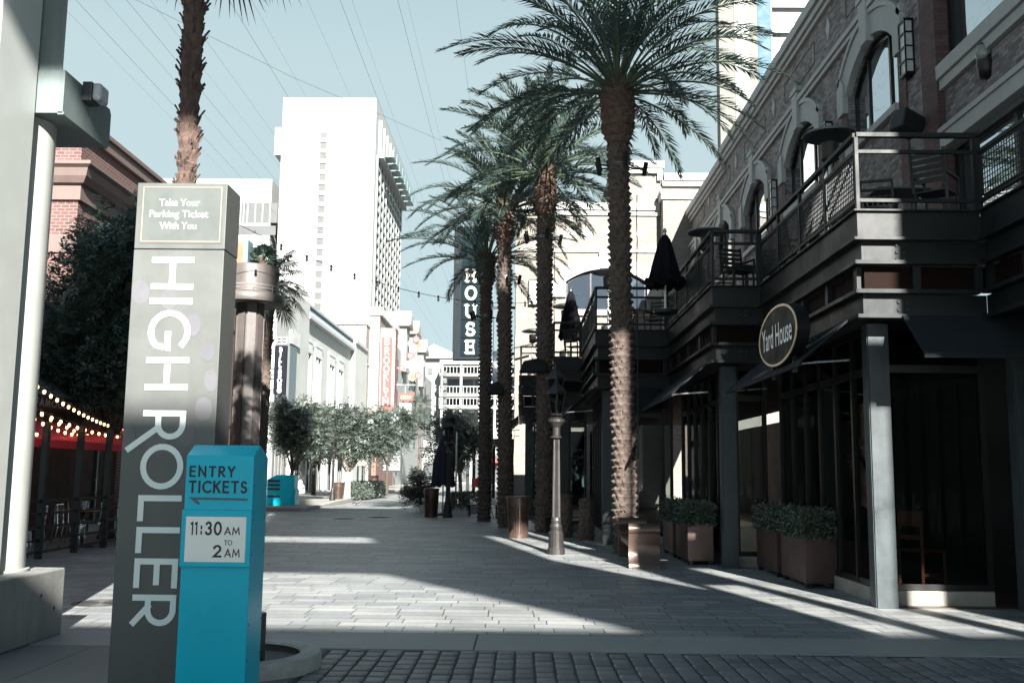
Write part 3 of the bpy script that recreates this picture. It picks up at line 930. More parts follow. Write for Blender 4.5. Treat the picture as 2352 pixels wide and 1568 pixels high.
# --- terrace: deck, fascia, columns, shopfronts, awnings, railings, bay by bay
def hring(mb, x, Y0, Y1, xp, z0, z1, out, thick=.06):
    """band along the street face (x) and the front jog (Y0, from x to xp)"""
    mb.box(x-out, x-out+thick, Y0-out, Y1-out-.002, z0, z1)
    mb.box(x-out+thick+.001, xp-out-.002, Y0-out, Y0-out+thick, z0, z1)
for bi, (x, Y0, Y1) in enumerate(BAYS):
    xp = BAYS[bi-1][0] if bi > 0 else 9.0
    yp = Y1
    mb = MB()
    mb.box(x, XW-.01, Y0, Y1-.004, DK-.09, DK)
    mb.build('deck', M('deck_boards', (0.06, 0.058, 0.055), .7), rb)
    mb = MB()
    hring(mb, x, Y0, Y1, xp, DK-.30, DK+.03, .08, .06)          # top channel web
    hring(mb, x, Y0, Y1, xp, DK-.34, DK-.303, .14, .13)         # flange
    hring(mb, x, Y0, Y1, xp, DK+.033, DK+.055, .13, .12)
    hring(mb, x, Y0, Y1, xp, 4.30, DK-.345, .02, .05)
    hring(mb, x, Y0, Y1, xp, 4.25, 4.298, .14, .13)
    hring(mb, x, Y0, Y1, xp, 3.88, 3.93, .14, .13)
    hring(mb, x, Y0, Y1, xp, 3.62, 3.877, .02, .05)
    hring(mb, x, Y0, Y1, xp, 3.57, 3.617, .12, .12)
    fa = mb.build('fascia', M_steel, rb)
    mb = MB()
    hring(mb, x, Y0, Y1, xp, 3.935, 4.245, -.02, .03)
    mb.build('mesh_infill', M_rust, fa)
    mb = MB()
    n = 4
    for k in range(n+1):
        yy = Y0 + (Y1-Y0-.3)*k/n
        mb.box(x-.05, x+.02, yy+.1, yy+.22, 3.932, 4.248)
    for k in range(1, 3):
        xx = x + (xp-x)*k/2.0 - .12
        if xp - x > .9: mb.box(xx-.05, xx+.05, Y0-.05, Y0+.02, 3.932, 4.248)
    mb.build_each('stiffener', M_steel, fa)
    # ground floor: plinth, frames, glass
    if bi == 0: gx0, gx1 = 6.25, 9.0
    mb = MB()
    gy = Y0 + .46
    xa, xb2 = x + .39, (xp + .12 if bi > 0 else 9)
    sx = x + .24 if bi > 0 else 6.35
    if bi > 0:
        mb.box(xa, xb2-.004, gy, gy+.14, 0, .19)
        mb.box(sx, sx+.14, gy+.142, Y1+.15, 0, .19)
    else:
        mb.box(sx, sx+.14, Y0, Y1+.15, 0, .19)
    pl = mb.build('plinth', M_plb, rb, bevel=.008)
    mb = MB()
    if bi > 0:
        mb.box(xa, xb2, gy+.03, gy+.10, .195, .27); mb.box(xa, xb2, gy+.03, gy+.10, 2.95, 3.05); mb.box(xa, xb2, gy+.03, gy+.10, 3.5, 3.565)
        nn = max(1, int(round((xb2-xa)/1.0)))
        for k in range(nn+1):
            xx = xa + (xb2-xa-.07)*k/nn
            mb.box(xx, xx+.07, gy+.02, gy+.11, .195, 3.565)
    ys0, ys1 = (gy+.15, Y1+.15) if bi > 0 else (Y0, Y1+.15)
    mb.box(sx+.03, sx+.10, ys0, ys1, .195, .27); mb.box(sx+.03, sx+.10, ys0, ys1, 2.95, 3.05); mb.box(sx+.03, sx+.10, ys0, ys1, 3.5, 3.565)
    nn = 6
    for k in range(nn+1):
        yy = ys0 + (ys1-ys0-.07)*k/nn
        mb.box(sx+.02, sx+.11, yy, yy+.07, .195, 3.565)
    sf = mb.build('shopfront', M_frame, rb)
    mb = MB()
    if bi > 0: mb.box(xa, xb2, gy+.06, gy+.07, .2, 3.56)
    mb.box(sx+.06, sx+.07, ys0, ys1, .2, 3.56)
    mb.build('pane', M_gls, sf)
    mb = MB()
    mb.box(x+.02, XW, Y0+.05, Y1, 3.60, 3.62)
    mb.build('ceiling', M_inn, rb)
    # corner column
    if bi == 0: cxx, cyy = 6.15, 12.42
    else: cxx, cyy = x+.12, Y0+.26
    mb = MB()
    top = 3.55 if bi > 0 else DK-.35
    mb.box(cxx, cxx+.26, cyy, cyy+.02, 0, top); mb.box(cxx, cxx+.26, cyy+.22, cyy+.24, 0, top); mb.box(cxx+.11, cxx+.15, cyy+.021, cyy+.219, 0, top)
    mb.box(cxx-.012, cxx-.001, cyy+.02, cyy+.22, 0, top)
    co = mb.build('column', M_steel2, rb, bevel=.004)
    mb = MB()
    for zz in (4.33, 4.42, 4.51, 3.68, 3.78):
        for dx in (.30, .40):
            n0 = len(mb.v); mb.lathe([(.022,0),(.020,.012),(.010,.02)], 8)
            for k in range(n0, len(mb.v)):
                v = mb.v[k]; mb.v[k] = (cxx + dx + v[0], (Y0 - .022 if bi > 0 else cyy - .022) - v[2], zz + v[1])
    if bi > 0: mb.build_each('bolt', M_steel2, co)
    # awnings
    ZT, ZB, PR = 3.60, 3.07, .62
    mb = MB()
    def awn(mb, A, B, out):
        A = Vector(A); B = Vector(B); o_ = Vector(out)*PR
        t_ = .02
        vs = [A + Vector((0,0,ZT)), B + Vector((0,0,ZT)), B + o_ + Vector((0,0,ZB)), A + o_ + Vector((0,0,ZB))]
        dn = Vector((0,0,-.025))
        vs += [v + dn for v in vs]
        mb.add(vs, [(0,1,2,3),(7,6,5,4),(0,4,5,1),(1,5,6,2),(2,6,7,3),(3,7,4,0)])
        mb.bar(A+o_+Vector((0,0,ZB-.045)), B+o_+Vector((0,0,ZB-.045)), .035, .05)
    if bi > 0:
        awn(mb, (x-.13, Y0+.25, 0), (x-.13, Y1-.35, 0), (-1, 0, 0))
        mb.build('awning', M_awn, rb)
        mb = MB()
        mb.tube([(x-.1, Y0+.35, ZB+.02), (x-.13-PR+.02, Y0+.35, ZB-.03)], .014, 6)
        mb.tube([(x-.1, Y1-.5, ZB+.02), (x-.13-PR+.02, Y1-.5, ZB-.03)], .014, 6)
        mb.build_each('awning_strut', M('bright_metal', (0.42,0.42,0.42), .3, .8), rb)
    if xp - x > 1.0 and bi > 0:
        mb = MB(); awn(mb, (x+.42, Y0-.13, 0), (xp-.3 if bi > 1 else 8.6, Y0-.13, 0), (0, -1, 0))
        mb.build('awning', M_awn, rb)
    # railing
    H = DK + .06
    segs = [((x-.06, Y0-.06), (x-.06, Y1-.06))]
    if bi > 0: segs.append(((x-.06, Y0-.06), (xp-.06, Y0-.06)))
    else: segs = [((x-.06, Y0), (x-.06, Y1-.06))]
    mb = MB(); mm = MB()
    for si, (a, b) in enumerate(segs):
        A = Vector((a[0], a[1], 0)); B = Vector((b[0], b[1], 0)); d = (B-A); ln = d.length; d.normalize()
        n = max(1, int(round(ln/1.3)))
        def zz(p, z): return (p.x, p.y, z)
        eps = .0012*si
        mb.bar(zz(A,H+.98+eps), zz(B,H+.98+eps), .075, .06)
        for z_ in (.76, .12): mb.bar(zz(A,H+z_+eps), zz(B,H+z_+eps), .04, .05)
        for k in range(n+1):
            if si == 1 and k == 0: continue
            p = A + d*(ln*k/n)
            if si == 1 and k == n and bi > 0: p = A + d*(ln-.05)
            mb.bar(zz(p,H-.02), zz(p,H+.95), .06, .05, up=(d.y,-d.x,0))
            if k < n:
                p2 = A + d*(ln*(k+1)/n)
                a0 = p + d*.10; a1 = p2 - d*.10
                for f_ in (.17, .71): mb.bar(zz(a0,H+f_), zz(a1,H+f_), .022, .022)
                for e in (a0, a1): mb.bar(zz(e,H+.17), zz(e,H+.71), .022, .022, up=(d.y,-d.x,0))
                step = .064 if bi < 3 else .09
                m1 = int((a1-a0).length/step)
                for q_ in range(1, m1):
                    e = a0 + d*((a1-a0).length*q_/m1)
                    mm.bar(zz(e,H+.18), zz(e,H+.70), .009, .009, up=(d.y,-d.x,0))
                m2 = int(.52/step)
                for q_ in range(1, m2):
                    z_ = H+.18+.52*q_/m2
                    mm.bar(zz(a0,z_), zz(a1,z_), .009, .009)
    ra = mb.build('railing', M_steel, rb, bevel=.004)
    mm.build('wire_mesh', M_steel, ra)
# interior: back wall, floor
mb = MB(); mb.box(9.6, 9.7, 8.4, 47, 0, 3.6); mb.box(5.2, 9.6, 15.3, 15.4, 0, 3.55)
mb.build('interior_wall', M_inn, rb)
mb = MB(); mb.box(0.3, 9.6, 34, 47, -.02, .012); mb.box(2.0, 9.6, 23.4, 33.99, -.02, .012); mb.box(4.6, 9.6, 12.7, 23.39, -.02, .012)
mb.build('interior_floor', M('floor_wood', (0.05,0.03,0.02), .4), rb)
# end of the terrace
# ------------------------------------------------ things on it
def sconce(loc, nrm, h, wd, label):
    t = thing('wall_sconce', label, 'wall lamp', loc, math.atan2(nrm[1], nrm[0]), 'lantern sconces on the brick walls')
    mb = MB(); d = .2
    mb.box(0, .03, -wd/2, wd/2, -h/2, h/2); mb.box(.03, d, -wd/2, wd/2, h/2-.05, h/2); mb.box(.03, d, -wd/2, wd/2, -h/2, -h/2+.05)
    for yy in (-wd/2, wd/2-.03): mb.box(d-.03, d, yy, yy+.03, -h/2+.05, h/2-.05)
    for k in range(1, 4):
        z_ = -h/2 + h*k/4
        mb.box(d-.025, d-.002, -wd/2+.03, wd/2-.03, z_-.014, z_+.014); mb.box(.03, d-.03, -wd/2, -wd/2+.02, z_-.014, z_+.014); mb.box(.03, d-.03, wd/2-.02, wd/2, z_-.014, z_+.014)
    mb.lathe([(.0,-h/2-.12),(.09,-h/2)], 8, (d/2, 0, 0), capb=False, capt=False)
    mb.build('frame', M_frame, t, local=True)
    mb = MB(); mb.box(.032, d-.03, -wd/2+.025, wd/2-.025, -h/2+.052, h/2-.052)
    mb.build('glass', M('opal', (0.45,0.45,0.44), .3, var=.05), t, local=True)
    return t
sconce((XW-.002, 19.72, 10.4), (-1,0), 1.2, .34, 'black lantern sconce highest on the brick wall, right of the largest arched window')
sconce((XW-.002, 25.1, 10.15), (-1,0), 1.2, .34, 'black lantern sconce on the brick wall, partly behind the large patio heater')
sconce((XW-.002, 30.75, 10.3), (-1,0), 1.2, .34, 'black lantern sconce on the brick wall between the second and third arches')
t = thing('speaker', 'black box loudspeaker on a bracket under the largest arched window', 'loudspeaker', tuple(PX(2084, 281, 7.55)), rad(20))
mb = MB(); mb.prism([(-.3,-.16),(.18,-.3),(.34,.05),(-.2,.24)], 'y', -.2, .2)
mb.build('cabinet', M('speaker_black', (0.012,0.012,0.013), .5), t, local=True, bevel=.03)
mb = MB(); mb.tube([(.2, 0, 0), (.46, -.17, .02)], .03, 8)
mb.build('bracket', M_frame, t, local=True)
pw = PX(2268, 140, XW)
t = thing('bulkhead_lamp', 'oval black bulkhead lamp with a pale lens on the brick at upper right', 'wall lamp', (XW-.002, pw.y, pw.z))
mb = MB(); mb.lathe([(.0,-.34),(.12,-.3),(.16,-.1),(.16,.1),(.12,.3),(0,.34)], 16, (-.02, 0, 0), capb=False, capt=False)
mb.build('housing', M_frame, t, local=True, smooth=True)
mb = MB(); mb.lathe([(.0,-.02),(.11,.0),(.145,.1),(.11,.25),(0,.3)], 16, (-.07, -.03, 0), capb=False, capt=False)
mb.build('lens', M('lens2', (0.2,0.2,0.19), .15), t, local=True, smooth=True)
# oval blade sign on the first awning
t = thing('oval_sign', 'black oval sign with pale serif lettering and a gold rim above the street awning', 'sign', tuple(PX(1783, 771, 3.50) + Vector((.311, 0, 0))))
def oval(ry, rz, n=48): return [(ry*math.cos(2*math.pi*k/n), rz*math.sin(2*math.pi*k/n)) for k in range(n)]
mb = MB(); mb.prism(oval(1.02, .42), 'x', -.30, -.13)
mb.build('case', M('sign_black', (0.006,0.007,0.008), .6, spec=.12), t, local=True, bevel=.01)
mb = MB(); o1 = oval(1.01, .415); o2 = oval(.97, .385)
for k in range(48):
    j = (k+1) % 48
    mb.prism([o2[k], o1[k], o1[j], o2[j]], 'x', -.311, -.295)
mb.build('rim', M('gold_rim', (0.5,0.40,0.25), .4, .5), t, local=True)
vs, fs = text_mesh('Yard House', .45, off=.004, sx=.66)
mb = MB(); wmax = max(abs(v[0]) for v in vs); k = .80/wmax
mb.add([(-.312, -v[0]*k, v[1]*1.0-.01) for v in vs], fs)
mb.build('lettering', M('cream_letters', (0.85,0.84,0.80), .6, spec=.2), t, local=True)
mb = MB()
for yy in (-.55, .55): mb.box(-.24, -.19, yy-.025, yy+.025, -.56, -.30)
mb.build_each('bracket', M_steel, t, local=True)
# patio heaters
def heater():
    t = thing('patio_heater', 'mushroom patio heater', 'patio heater', (0,0,0), 0, 'mushroom patio heaters on the terrace')
    mb = MB(); mb.lathe([(.23,0),(.23,.05),(.20,.07),(.20,.72),(.05,.78),(.035,.80),(.035,1.75)], 20)
    mb.build('post', M('heater_steel', (0.35,0.34,0.32), .3, .8, var=.15), t, local=True, smooth='auto')
    mb = MB(); mb.lathe([(.05,1.75),(.14,1.79),(.15,1.81),(.13,1.83),(.145,2.08),(.10,2.1)], 20)
    mb.build('burner', M('burner', (0.03,0.025,0.025), .5, .5), t, local=True, smooth='auto')
    mb = MB(); mb.lathe([(.44,2.20),(.445,2.215),(.40,2.245),(.2,2.31),(.08,2.33),(.0,2.335)], 36, capb=False, capt=False)
    mb.lathe([(.44,2.198),(.38,2.235),(.2,2.295),(0,2.31)], 36, capb=False, capt=False)
    mb.build('reflector', M('reflector', (0.12,0.13,0.14), .35, .8), t, local=True, smooth=True)
    return t
h0 = heater()
HP = [(5.07, 16.0, 'mushroom patio heater with the largest dome, before the second arched window'),
      (4.2, 22.3, 'mushroom patio heater at the terrace corner left of the closed parasol'),
      (2.35, 27.0, 'mushroom patio heater just left of the sunlit palm trunk'),
      (1.42, 32.7, 'mushroom patio heater between the second palm and the sunlit palm'),
      (.4, 38.6, 'small pale patio heater left of the second palm trunk')]
HP[1] = (4.2, 22.3, 'mushroom patio heater to the right of the tall closed parasol')
for i, (x, y, lab) in enumerate(HP):
    if i == 0: h0.location = (x, y, DK+.10); h0['label'] = lab
    else: dup(h0, (x, y, DK), i*.7, lab)
# closed parasols
def parasol(loc, h, r, col, label, base=True, rz=0.0):
    t = thing('closed_parasol', label, 'parasol', loc, rz, 'closed parasols')
    mb = MB(); n = 40
    prof = [(.05, h), (.11*r/.3, h-.12), (.30*r/.3*.6, h-.45), (.29*r/.3, h-1.1), (r*1.02, h*.42), (r*1.12, h*.36)]
    vs = []
    for (rr, z) in prof:
        for k in range(n):
            a = 2*math.pi*k/n
            q_ = rr*(1 + .22*math.sin(a*8)*min(1, (h-z)/h*2.2))
            vs.append((q_*math.cos(a), q_*math.sin(a), z + (.06*math.sin(a*8+1) if z < h*.5 else 0)))
    fs = []
    for i in range(len(prof)-1):
        for k in range(n):
            fs.append((i*n+k, (i+1)*n+k, (i+1)*n+(k+1)%n, i*n+(k+1)%n))
    mb.add(vs, fs)
    mb.lathe([(.19*r/.3*.8, h-.62), (.21*r/.3*.8, h-.5), (.16*r/.3*.8, h-.4)], 20, capb=False, capt=False)
    mb.build('canopy', col, t, local=True, smooth=True)
    mb = MB(); mb.tube([(0,0,.02),(0,0,h+.06)], .028, 10); mb.lathe([(.03,h+.05),(.045,h+.08),(.02,h+.14)], 10)
    mb.build('pole', M('bright_metal', (0.42,0.42,0.42), .3, .8), t, local=True)
    mb = MB(); mb.lathe([(.25,0),(.25,.06),(.06,.1)], 20)
    mb.build('base', M_steel, t, local=True)
    return t
M_can = M('black_canvas', (0.006, 0.006, 0.009), .9, spec=.1, var=.2)
pp = P(1527, 540, 20.3)
parasol((pp.x, 20.3, DK), pp.z-DK, .34, M_can, 'tall black closed parasol on the terrace right of the sunlit palm')
parasol((1.5, 30.6, DK), 2.35, .3, M_can, 'black closed parasol on the terrace behind the second palm')
# slatted chairs and tables on the terrace
M_slat = M('slat_black', (0.010, 0.010, 0.011), .5, .2)
def slat_chair():
    t = thing('slatted_chair', 'black slatted chair', 'chair', (0,0,0), 0, 'slatted chairs on the terrace')
    mb = MB()
    for k in range(6): mb.box(-.21, .21, -.2+.07*k, -.145+.07*k, .44, .46)
    mb.build('seat', M_slat, t, local=True)
    mb = MB()
    for k in range(5): mb.box(-.2, .2, .235+.012*k, .25+.012*k, .55+.085*k, .61+.085*k)
    for s_ in (-1, 1): mb.bar((s_*.215, .21, .44), (s_*.215, .31, .98), .03, .03)
    mb.build('backrest', M_slat, t, local=True)
    for (a, b) in ((-1,-1),(1,-1),(-1,1),(1,1)):
        mb = MB(); mb.bar((a*.21, b*.19, 0), (a*.2, b*.19, .44), .03, .03)
        mb.build('leg', M_slat, t, local=True)
    mb = MB()
    for s_ in (-1, 1): mb.bar((s_*.22, -.2, .66), (s_*.22, .26, .67), .04, .03); mb.bar((s_*.22, -.19, .44), (s_*.22, -.19, .65), .03, .03, up=(0,1,0))
    mb.build_each('armrest', M_slat, t, local=True)
    return t
def bistro_table():
    t = thing('terrace_table', 'dark square terrace table', 'table', (0,0,0), 0, 'tables on the terrace')
    mb = MB(); mb.box(-.38, .38, -.38, .38, .72, .75); mb.build('tabletop', M('table_top', (0.09,0.085,0.08), .35), t, local=True, bevel=.006)
    mb = MB(); mb.tube([(0,0,.02),(0,0,.72)], .04, 10); mb.build('pedestal', M_slat, t, local=True)
    mb = MB(); mb.box(-.25, .25, -.03, .03, 0, .03); mb.box(-.03, .03, -.25, -.031, 0, .029); mb.box(-.03, .03, .031, .25, 0, .029); mb.build('foot', M_slat, t, local=True)
    return t
c0 = slat_chair(); t0 = bistro_table()
CP = [(4.85, 13.3, 1.2, 'slatted chair behind the sunlit wire mesh at the near terrace corner'),
      (4.75, 14.6, -1.9, 'slatted chair behind the street railing beyond the near terrace corner'),
      (4.8, 15.5, 1.6, 'slatted chair behind the street railing below the largest heater'),
      (4.0, 18.2, .3, 'left one of two slatted chairs behind the second corner railing'),
      (4.65, 18.25, -.2, 'right one of two slatted chairs behind the second corner railing'),
      (4.2, 20.6, 1.4, 'slatted chair behind the side railing near the closed parasol'),
      (2.45, 24.0, .2, 'slatted chair behind the corner railing left of the sunlit palm'),
      (3.25, 24.1, -.5, 'slatted chair behind the railing under the tall closed parasol'),
      (1.55, 29.4, 2.6, 'slatted chair tipped behind the corner railing right of the second palm'),
      (2.1, 29.6, .4, 'slatted chair further along the railing right of the second palm'),
      (5.5, 12.95, 2.4, 'slatted chair in shade behind the front railing at right'),
      (4.75, 16.8, 1.6, 'slatted chair behind the far end of the near street railing')]
for i, (x, y, r, lab) in enumerate(CP):
    if i == 0: c0.location = (x, y, DK); c0.rotation_euler = (0,0,r); c0['label'] = lab
    else: dup(c0, (x, y, DK), r, lab)
TP = [(5.35, 14.0, 'square terrace table behind the near corner railing'), (5.1, 15.0, 'square terrace table beside the largest patio heater'),
      (4.4, 19.3, 'square terrace table behind the second corner railing'), (2.85, 24.6, 'square terrace table behind the third corner railing')]
for i, (x, y, lab) in enumerate(TP):
    if i == 0: t0.location = (x, y, DK); t0['label'] = lab
    else: dup(t0, (x, y, DK), .1*i, lab)
# wooden bar chair seen through the corner shop window
t = thing('wooden_chair', 'reddish wooden chair seen through the dark corner shop window', 'chair', (P(2120, 1330, 13.4).x, 13.4, .02), 2.0)
M_wd = M('red_wood', (0.20, 0.05, 0.02), .4, var=.3)
mb = MB(); mb.box(-.22,.22,-.22,.22,.62,.66); mb.build('seat', M_wd, t, local=True, bevel=.01)
for (a, b) in ((-1,-1),(1,-1),(-1,1),(1,1)):
    mb = MB(); mb.bar((a*.2, b*.2, 0), (a*.19, b*.19, .62 if b < 0 else 1.15), .035, .035); mb.build('leg', M_wd, t, local=True)
mb = MB(); mb.box(-.18,.18,.18,.2,.95,1.15); mb.box(-.18,.18,.18,.2,.78,.84); mb.build('backrest', M_wd, t, local=True)
mb = MB(); mb.box(-.18,.18,-.2,-.18,.25,.28); mb.box(-.2,-.18,-.18,.18,.32,.35); mb.build('rung', M_wd, t, local=True)
# ================================================================== PALMS
M_tr = M('date_trunk', (0.085, 0.063, 0.053), .9, var=.45, scale=9, bump=.7, bscale=45)
M_boot = M('palm_boot', (0.105, 0.066, 0.05), .85, var=.5, scale=10, bump=.7, bscale=45)
M_fr = leafmat('date_frond', (0.022, 0.050, 0.047), (0.10, 0.135, 0.118), trans=.30, rough=.42, spec=.6)
M_wtr = M('fan_trunk', (0.088, 0.056, 0.046), .9, var=.5, scale=8, bump=.8, bscale=40)
M_fan = leafmat('fan_frond', (0.025, 0.055, 0.045), (0.07, 0.10, 0.075), trans=.25)
def scar_trunk(mb, base, top, r0, r1, rowh, nsc, amp, rng, na=56, dz=.035):
    base = Vector(base); top = Vector(top); H = (top-base).length
    nz = int(H/dz)
    ph = rng.random()*6
    vs = []
    jit = {}
    for i in range(nz+1):
        z = H*i/nz; f = i/nz
        r = r0 + (r1-r0)*f
        row = int(z/rowh); fz = z/rowh - row
        c = base + (top-base)*f
        for k in range(na):
            a = 2*math.pi*k/na
            u = a/(2*math.pi)*nsc + .5*(row % 2) + .07*row + ph
            ci = int(math.floor(u)); fu = u - ci
            # neighbouring row's scale hangs over: diamond rows
            zz = fz - .55*abs(fu-.5)
            rr = row
            if zz < 0: zz += 1
            key = (row, ci % nsc, zz < 0)
            if key not in jit: jit[key] = rng.uniform(.6, 1.35)
            d = amp*jit[key]*(zz**1.6)*(0.55+.45*math.cos((fu-.5)*2.4)) - amp*.25
            rr = r + d + rng.uniform(-.004, .004)
            vs.append((c.x + rr*math.cos(a), c.y + rr*math.sin(a), c.z))
    fs = []
    for i in range(nz):
        for k in range(na):
            k2 = (k+1) % na
            fs.append((i*na+k, i*na+k2, (i+1)*na+k2, (i+1)*na+k))
    mb.add(vs, fs)
def leaflet(mb, p, d, wv, ln, wd, droop=.0):
    tip = p + d*ln + Vector((0,0,-droop*ln))
    mid = p + d*(ln*.4)
    mb.add([p, mid + wv*(wd*.5), tip, mid - wv*(wd*.5)], [(0,1,2,3)])
def frond(mb, base, az, el0, ln, bend, rng, nl=58, ll=.50, lw=.035, mi_r=1):
    n = 12
    pts = [Vector(base)]; el = el0
    hd = Vector((math.cos(az), math.sin(az), 0))
    sw_ = rng.uniform(-.25, .25)
    for i in range(n):
        f = (i+.5)/n
        e = el0 - bend*(f**1.25)
        a2 = az + sw_*f
        d = Vector((math.cos(a2)*math.cos(e), math.sin(a2)*math.cos(e), math.sin(e)))
        pts.append(pts[-1] + d*(ln/n))
    mb.tube(pts, [.030*(1-.85*i/n)+.003 for i in range(n+1)], 4, mi_r, cap=False)
    tw = rng.uniform(-.5, .5)
    for i in range(nl):
        t = .25 + .75*(i+.5)/nl
        s = t*n; k = min(n-1, int(s)); f = s-k
        p = pts[k].lerp(pts[k+1], f)
        T = (pts[k+1]-pts[k]).normalized()
        Sd = T.cross(Vector((0,0,1)))
        if Sd.length < .05: Sd = Vector((-math.sin(az), math.cos(az), 0))
        Sd.normalize(); N = Sd.cross(T)
        Sd2 = Sd*math.cos(tw*t) + N*math.sin(tw*t); N2 = Sd2.cross(T) if False else N*math.cos(tw*t) - Sd*math.sin(tw*t)
        prof = (math.sin(math.pi*min(1, .12+.80*t)))**.7
        for sg in (-1, 1):
            a = rad(62 - 38*t + rng.uniform(-9, 9))
            b = rad(rng.uniform(8, 42))
            d = T*math.cos(a) + (Sd2*sg*math.cos(b) + N2*math.sin(b))*math.sin(a)
            d.normalize()
            wv = d.cross(N2 + T*.3).normalized()
            leaflet(mb, p, d, wv, ll*prof*rng.uniform(.8, 1.12), lw*rng.uniform(.8, 1.2), rng.uniform(.05, .28))
def date_palm(base, h, r, boot_h, boot_r, nfr, ln, seed, label, ringz=None, lean=(0,0), wire=1):
    rng = random.Random(seed)
    t = thing('date_palm', label, 'palm tree', base, 0, 'date palms lining the promenade')
    topz = h
    b0 = Vector((0,0,0)); t0_ = Vector((lean[0], lean[1], h-boot_h))
    mb = MB(); scar_trunk(mb, b0, t0_, r*1.06, r*.98, .145, 9, .075, rng)
    mb.build('trunk', M_tr, t, smooth=False, local=True)
    mb = MB()
    k0 = t0_; k1 = k0 + Vector((lean[0]*.1, 0, boot_h))
    mid = k0.lerp(k1, .25)
    scar_trunk(mb, k0 - Vector((0,0,.02)), mid, r*.98, boot_r*.97, .13, 9, .06, rng)
    scar_trunk(mb, mid, k1, boot_r*.95, boot_r*.92, .12, 11, .085, rng)
    for q in range(60):                      # cut leaf stubs sticking out of the boot
        a = rng.random()*6.28; z = rng.uniform(.25, 1.0)
        c = k0.lerp(k1, z); d = Vector((math.cos(a), math.sin(a), 0))
        rr = boot_r*(.9 if z > .3 else .8)
        p = c + d*rr
        mb.bar(p - d*.05, p + d*.05 + Vector((0,0,.14)), .075, .02, up=(d.x, d.y, 0.2))
    mb.build('boot', M_boot, t, local=True)
    mb = MB()
    top = k1 + Vector((0,0,-.1))
    for i in range(nfr):
        f = (i+.5)/nfr
        az = i*2.39996 + rng.uniform(-.2, .2)
        el = rad(86 - 98*f**1.2 + rng.uniform(-9, 9))
        l2 = ln*(.82 + .25*math.sin(math.pi*min(1, f*1.1)))*rng.uniform(.9, 1.08)
        bend = rad(40 + 26*math.sin(math.pi*f) + rng.uniform(-12, 16))
        rb_ = boot_r*.55*min(1, f*1.6+.15)
        b = top + Vector((math.cos(az)*rb_, math.sin(az)*rb_, .12 - .28*f))
        frond(mb, b, az, el, l2, bend, rng)
    mb.build('crown', [M_fr, M('rachis', (0.07, 0.095, 0.06), .5, var=.3)], t, local=True)
    if wire:
        mb = MB(); rng2 = random.Random(seed+5)
        pts = [(r*1.18+.015*rng2.uniform(-1,1), -.06, z*.5) for z in range(1, int((h-boot_h-.3)*2))]
        mb.tube([(r*1.7, -.05, .06)] + pts, .011, 5)
        tag(mb.build('cable', M('cable_black', (0.02,0.018,0.018), .6)), 'thin dark cable running up ' + wire, 'cable', 'cables on the palm trunks')
        o_ = bpy.data.objects[-1] if False else None
        COL.objects[-1].location = base
    return t
M_spot = M('spot_black', (0.008, 0.009, 0.011), .6, .1, spec=.2)
def spot_ring(base, z, r, label, seed):
    t = thing('spotlight_ring', label, 'spotlights', (base[0], base[1], z), 0, 'spotlight rings strapped to the palm trunks')
    mb = MB(); n = 28
    for zz in (0, .05):
        mb.lathe([(r,-.012+zz),(r+.012,-.012+zz),(r+.012,.012+zz),(r,.012+zz)], 28, capb=False, capt=False)
    mb.build('strap', M('strap', (0.16,0.16,0.17), .35, .7), t, local=True)
    for a in (-90, 20, 160, 195):
        a = rad(a + seed*7)
        d = Vector((math.cos(a), math.sin(a), 0))
        mb = MB(); mb.bar(d*r, d*(r+.27) + Vector((0,0,.02)), .03, .03)
        c = d*(r+.30)
        mb.tube([c + Vector((0,0,-.12)) - d*.03, c + Vector((0,0,.17)) + d*.03], [.048, .052], 10)
        mb.build('spotlight', M_spot, t, local=True, smooth='auto')
def gx(px, Y): p = P(px, 1088, Y); return p.x
DP = [(1437, 20.7, 192, .215, 1.35, .36, 70, 3.55, 11, 'tallest date palm, nearest, its lower trunk sunlit behind the bench', 'the nearest palm trunk'),
      (1250, 28.0, 385, .215, 1.5, .335, 62, 3.2, 22, 'date palm second nearest, right of the lower crowns, behind the litter bin', 'the second nearest palm trunk'),
      (1161, 30.3, 472, .205, 1.3, .30, 52, 3.1, 33, 'date palm third in line, directly left of the second trunk', 'the third palm trunk'),
      (1113, 34.2, 588, .20, 1.1, .30, 38, 3.2, 44, 'shortest date palm, leftmost of the row, just right of the black vertical sign', 'the leftmost palm trunk')]
for (px, Y, ytop, r, bh, br, nf, ln, seed, lab, wl) in DP:
    b = P(px, 1090, Y); top = P(px-10, ytop, Y)
    base = (b.x, Y, 0)
    lean = P({1437:1419,1250:1252,1161:1160,1113:1118}[px], ytop, Y).x - b.x
    date_palm(base, top.z, r, bh, br, nf, ln, seed, lab, lean=(lean, 0), wire=wl)
for (px, py, Y, r, lab, sd) in ((1430, 385, 20.7, .235, 'four black spotlights strapped round the nearest palm below its crown', 0),
                           (1250, 548, 28.0, .235, 'four black spotlights strapped round the second palm trunk', 1),
                           (1161, 640, 30.3, .22, 'four black spotlights strapped round the third palm trunk', 2),
                           (1117, 728, 34.2, .215, 'four black spotlights strapped round the leftmost palm trunk', 3)):
    c = P(px, py, Y); spot_ring((c.x, Y), c.z, r, lab, sd)
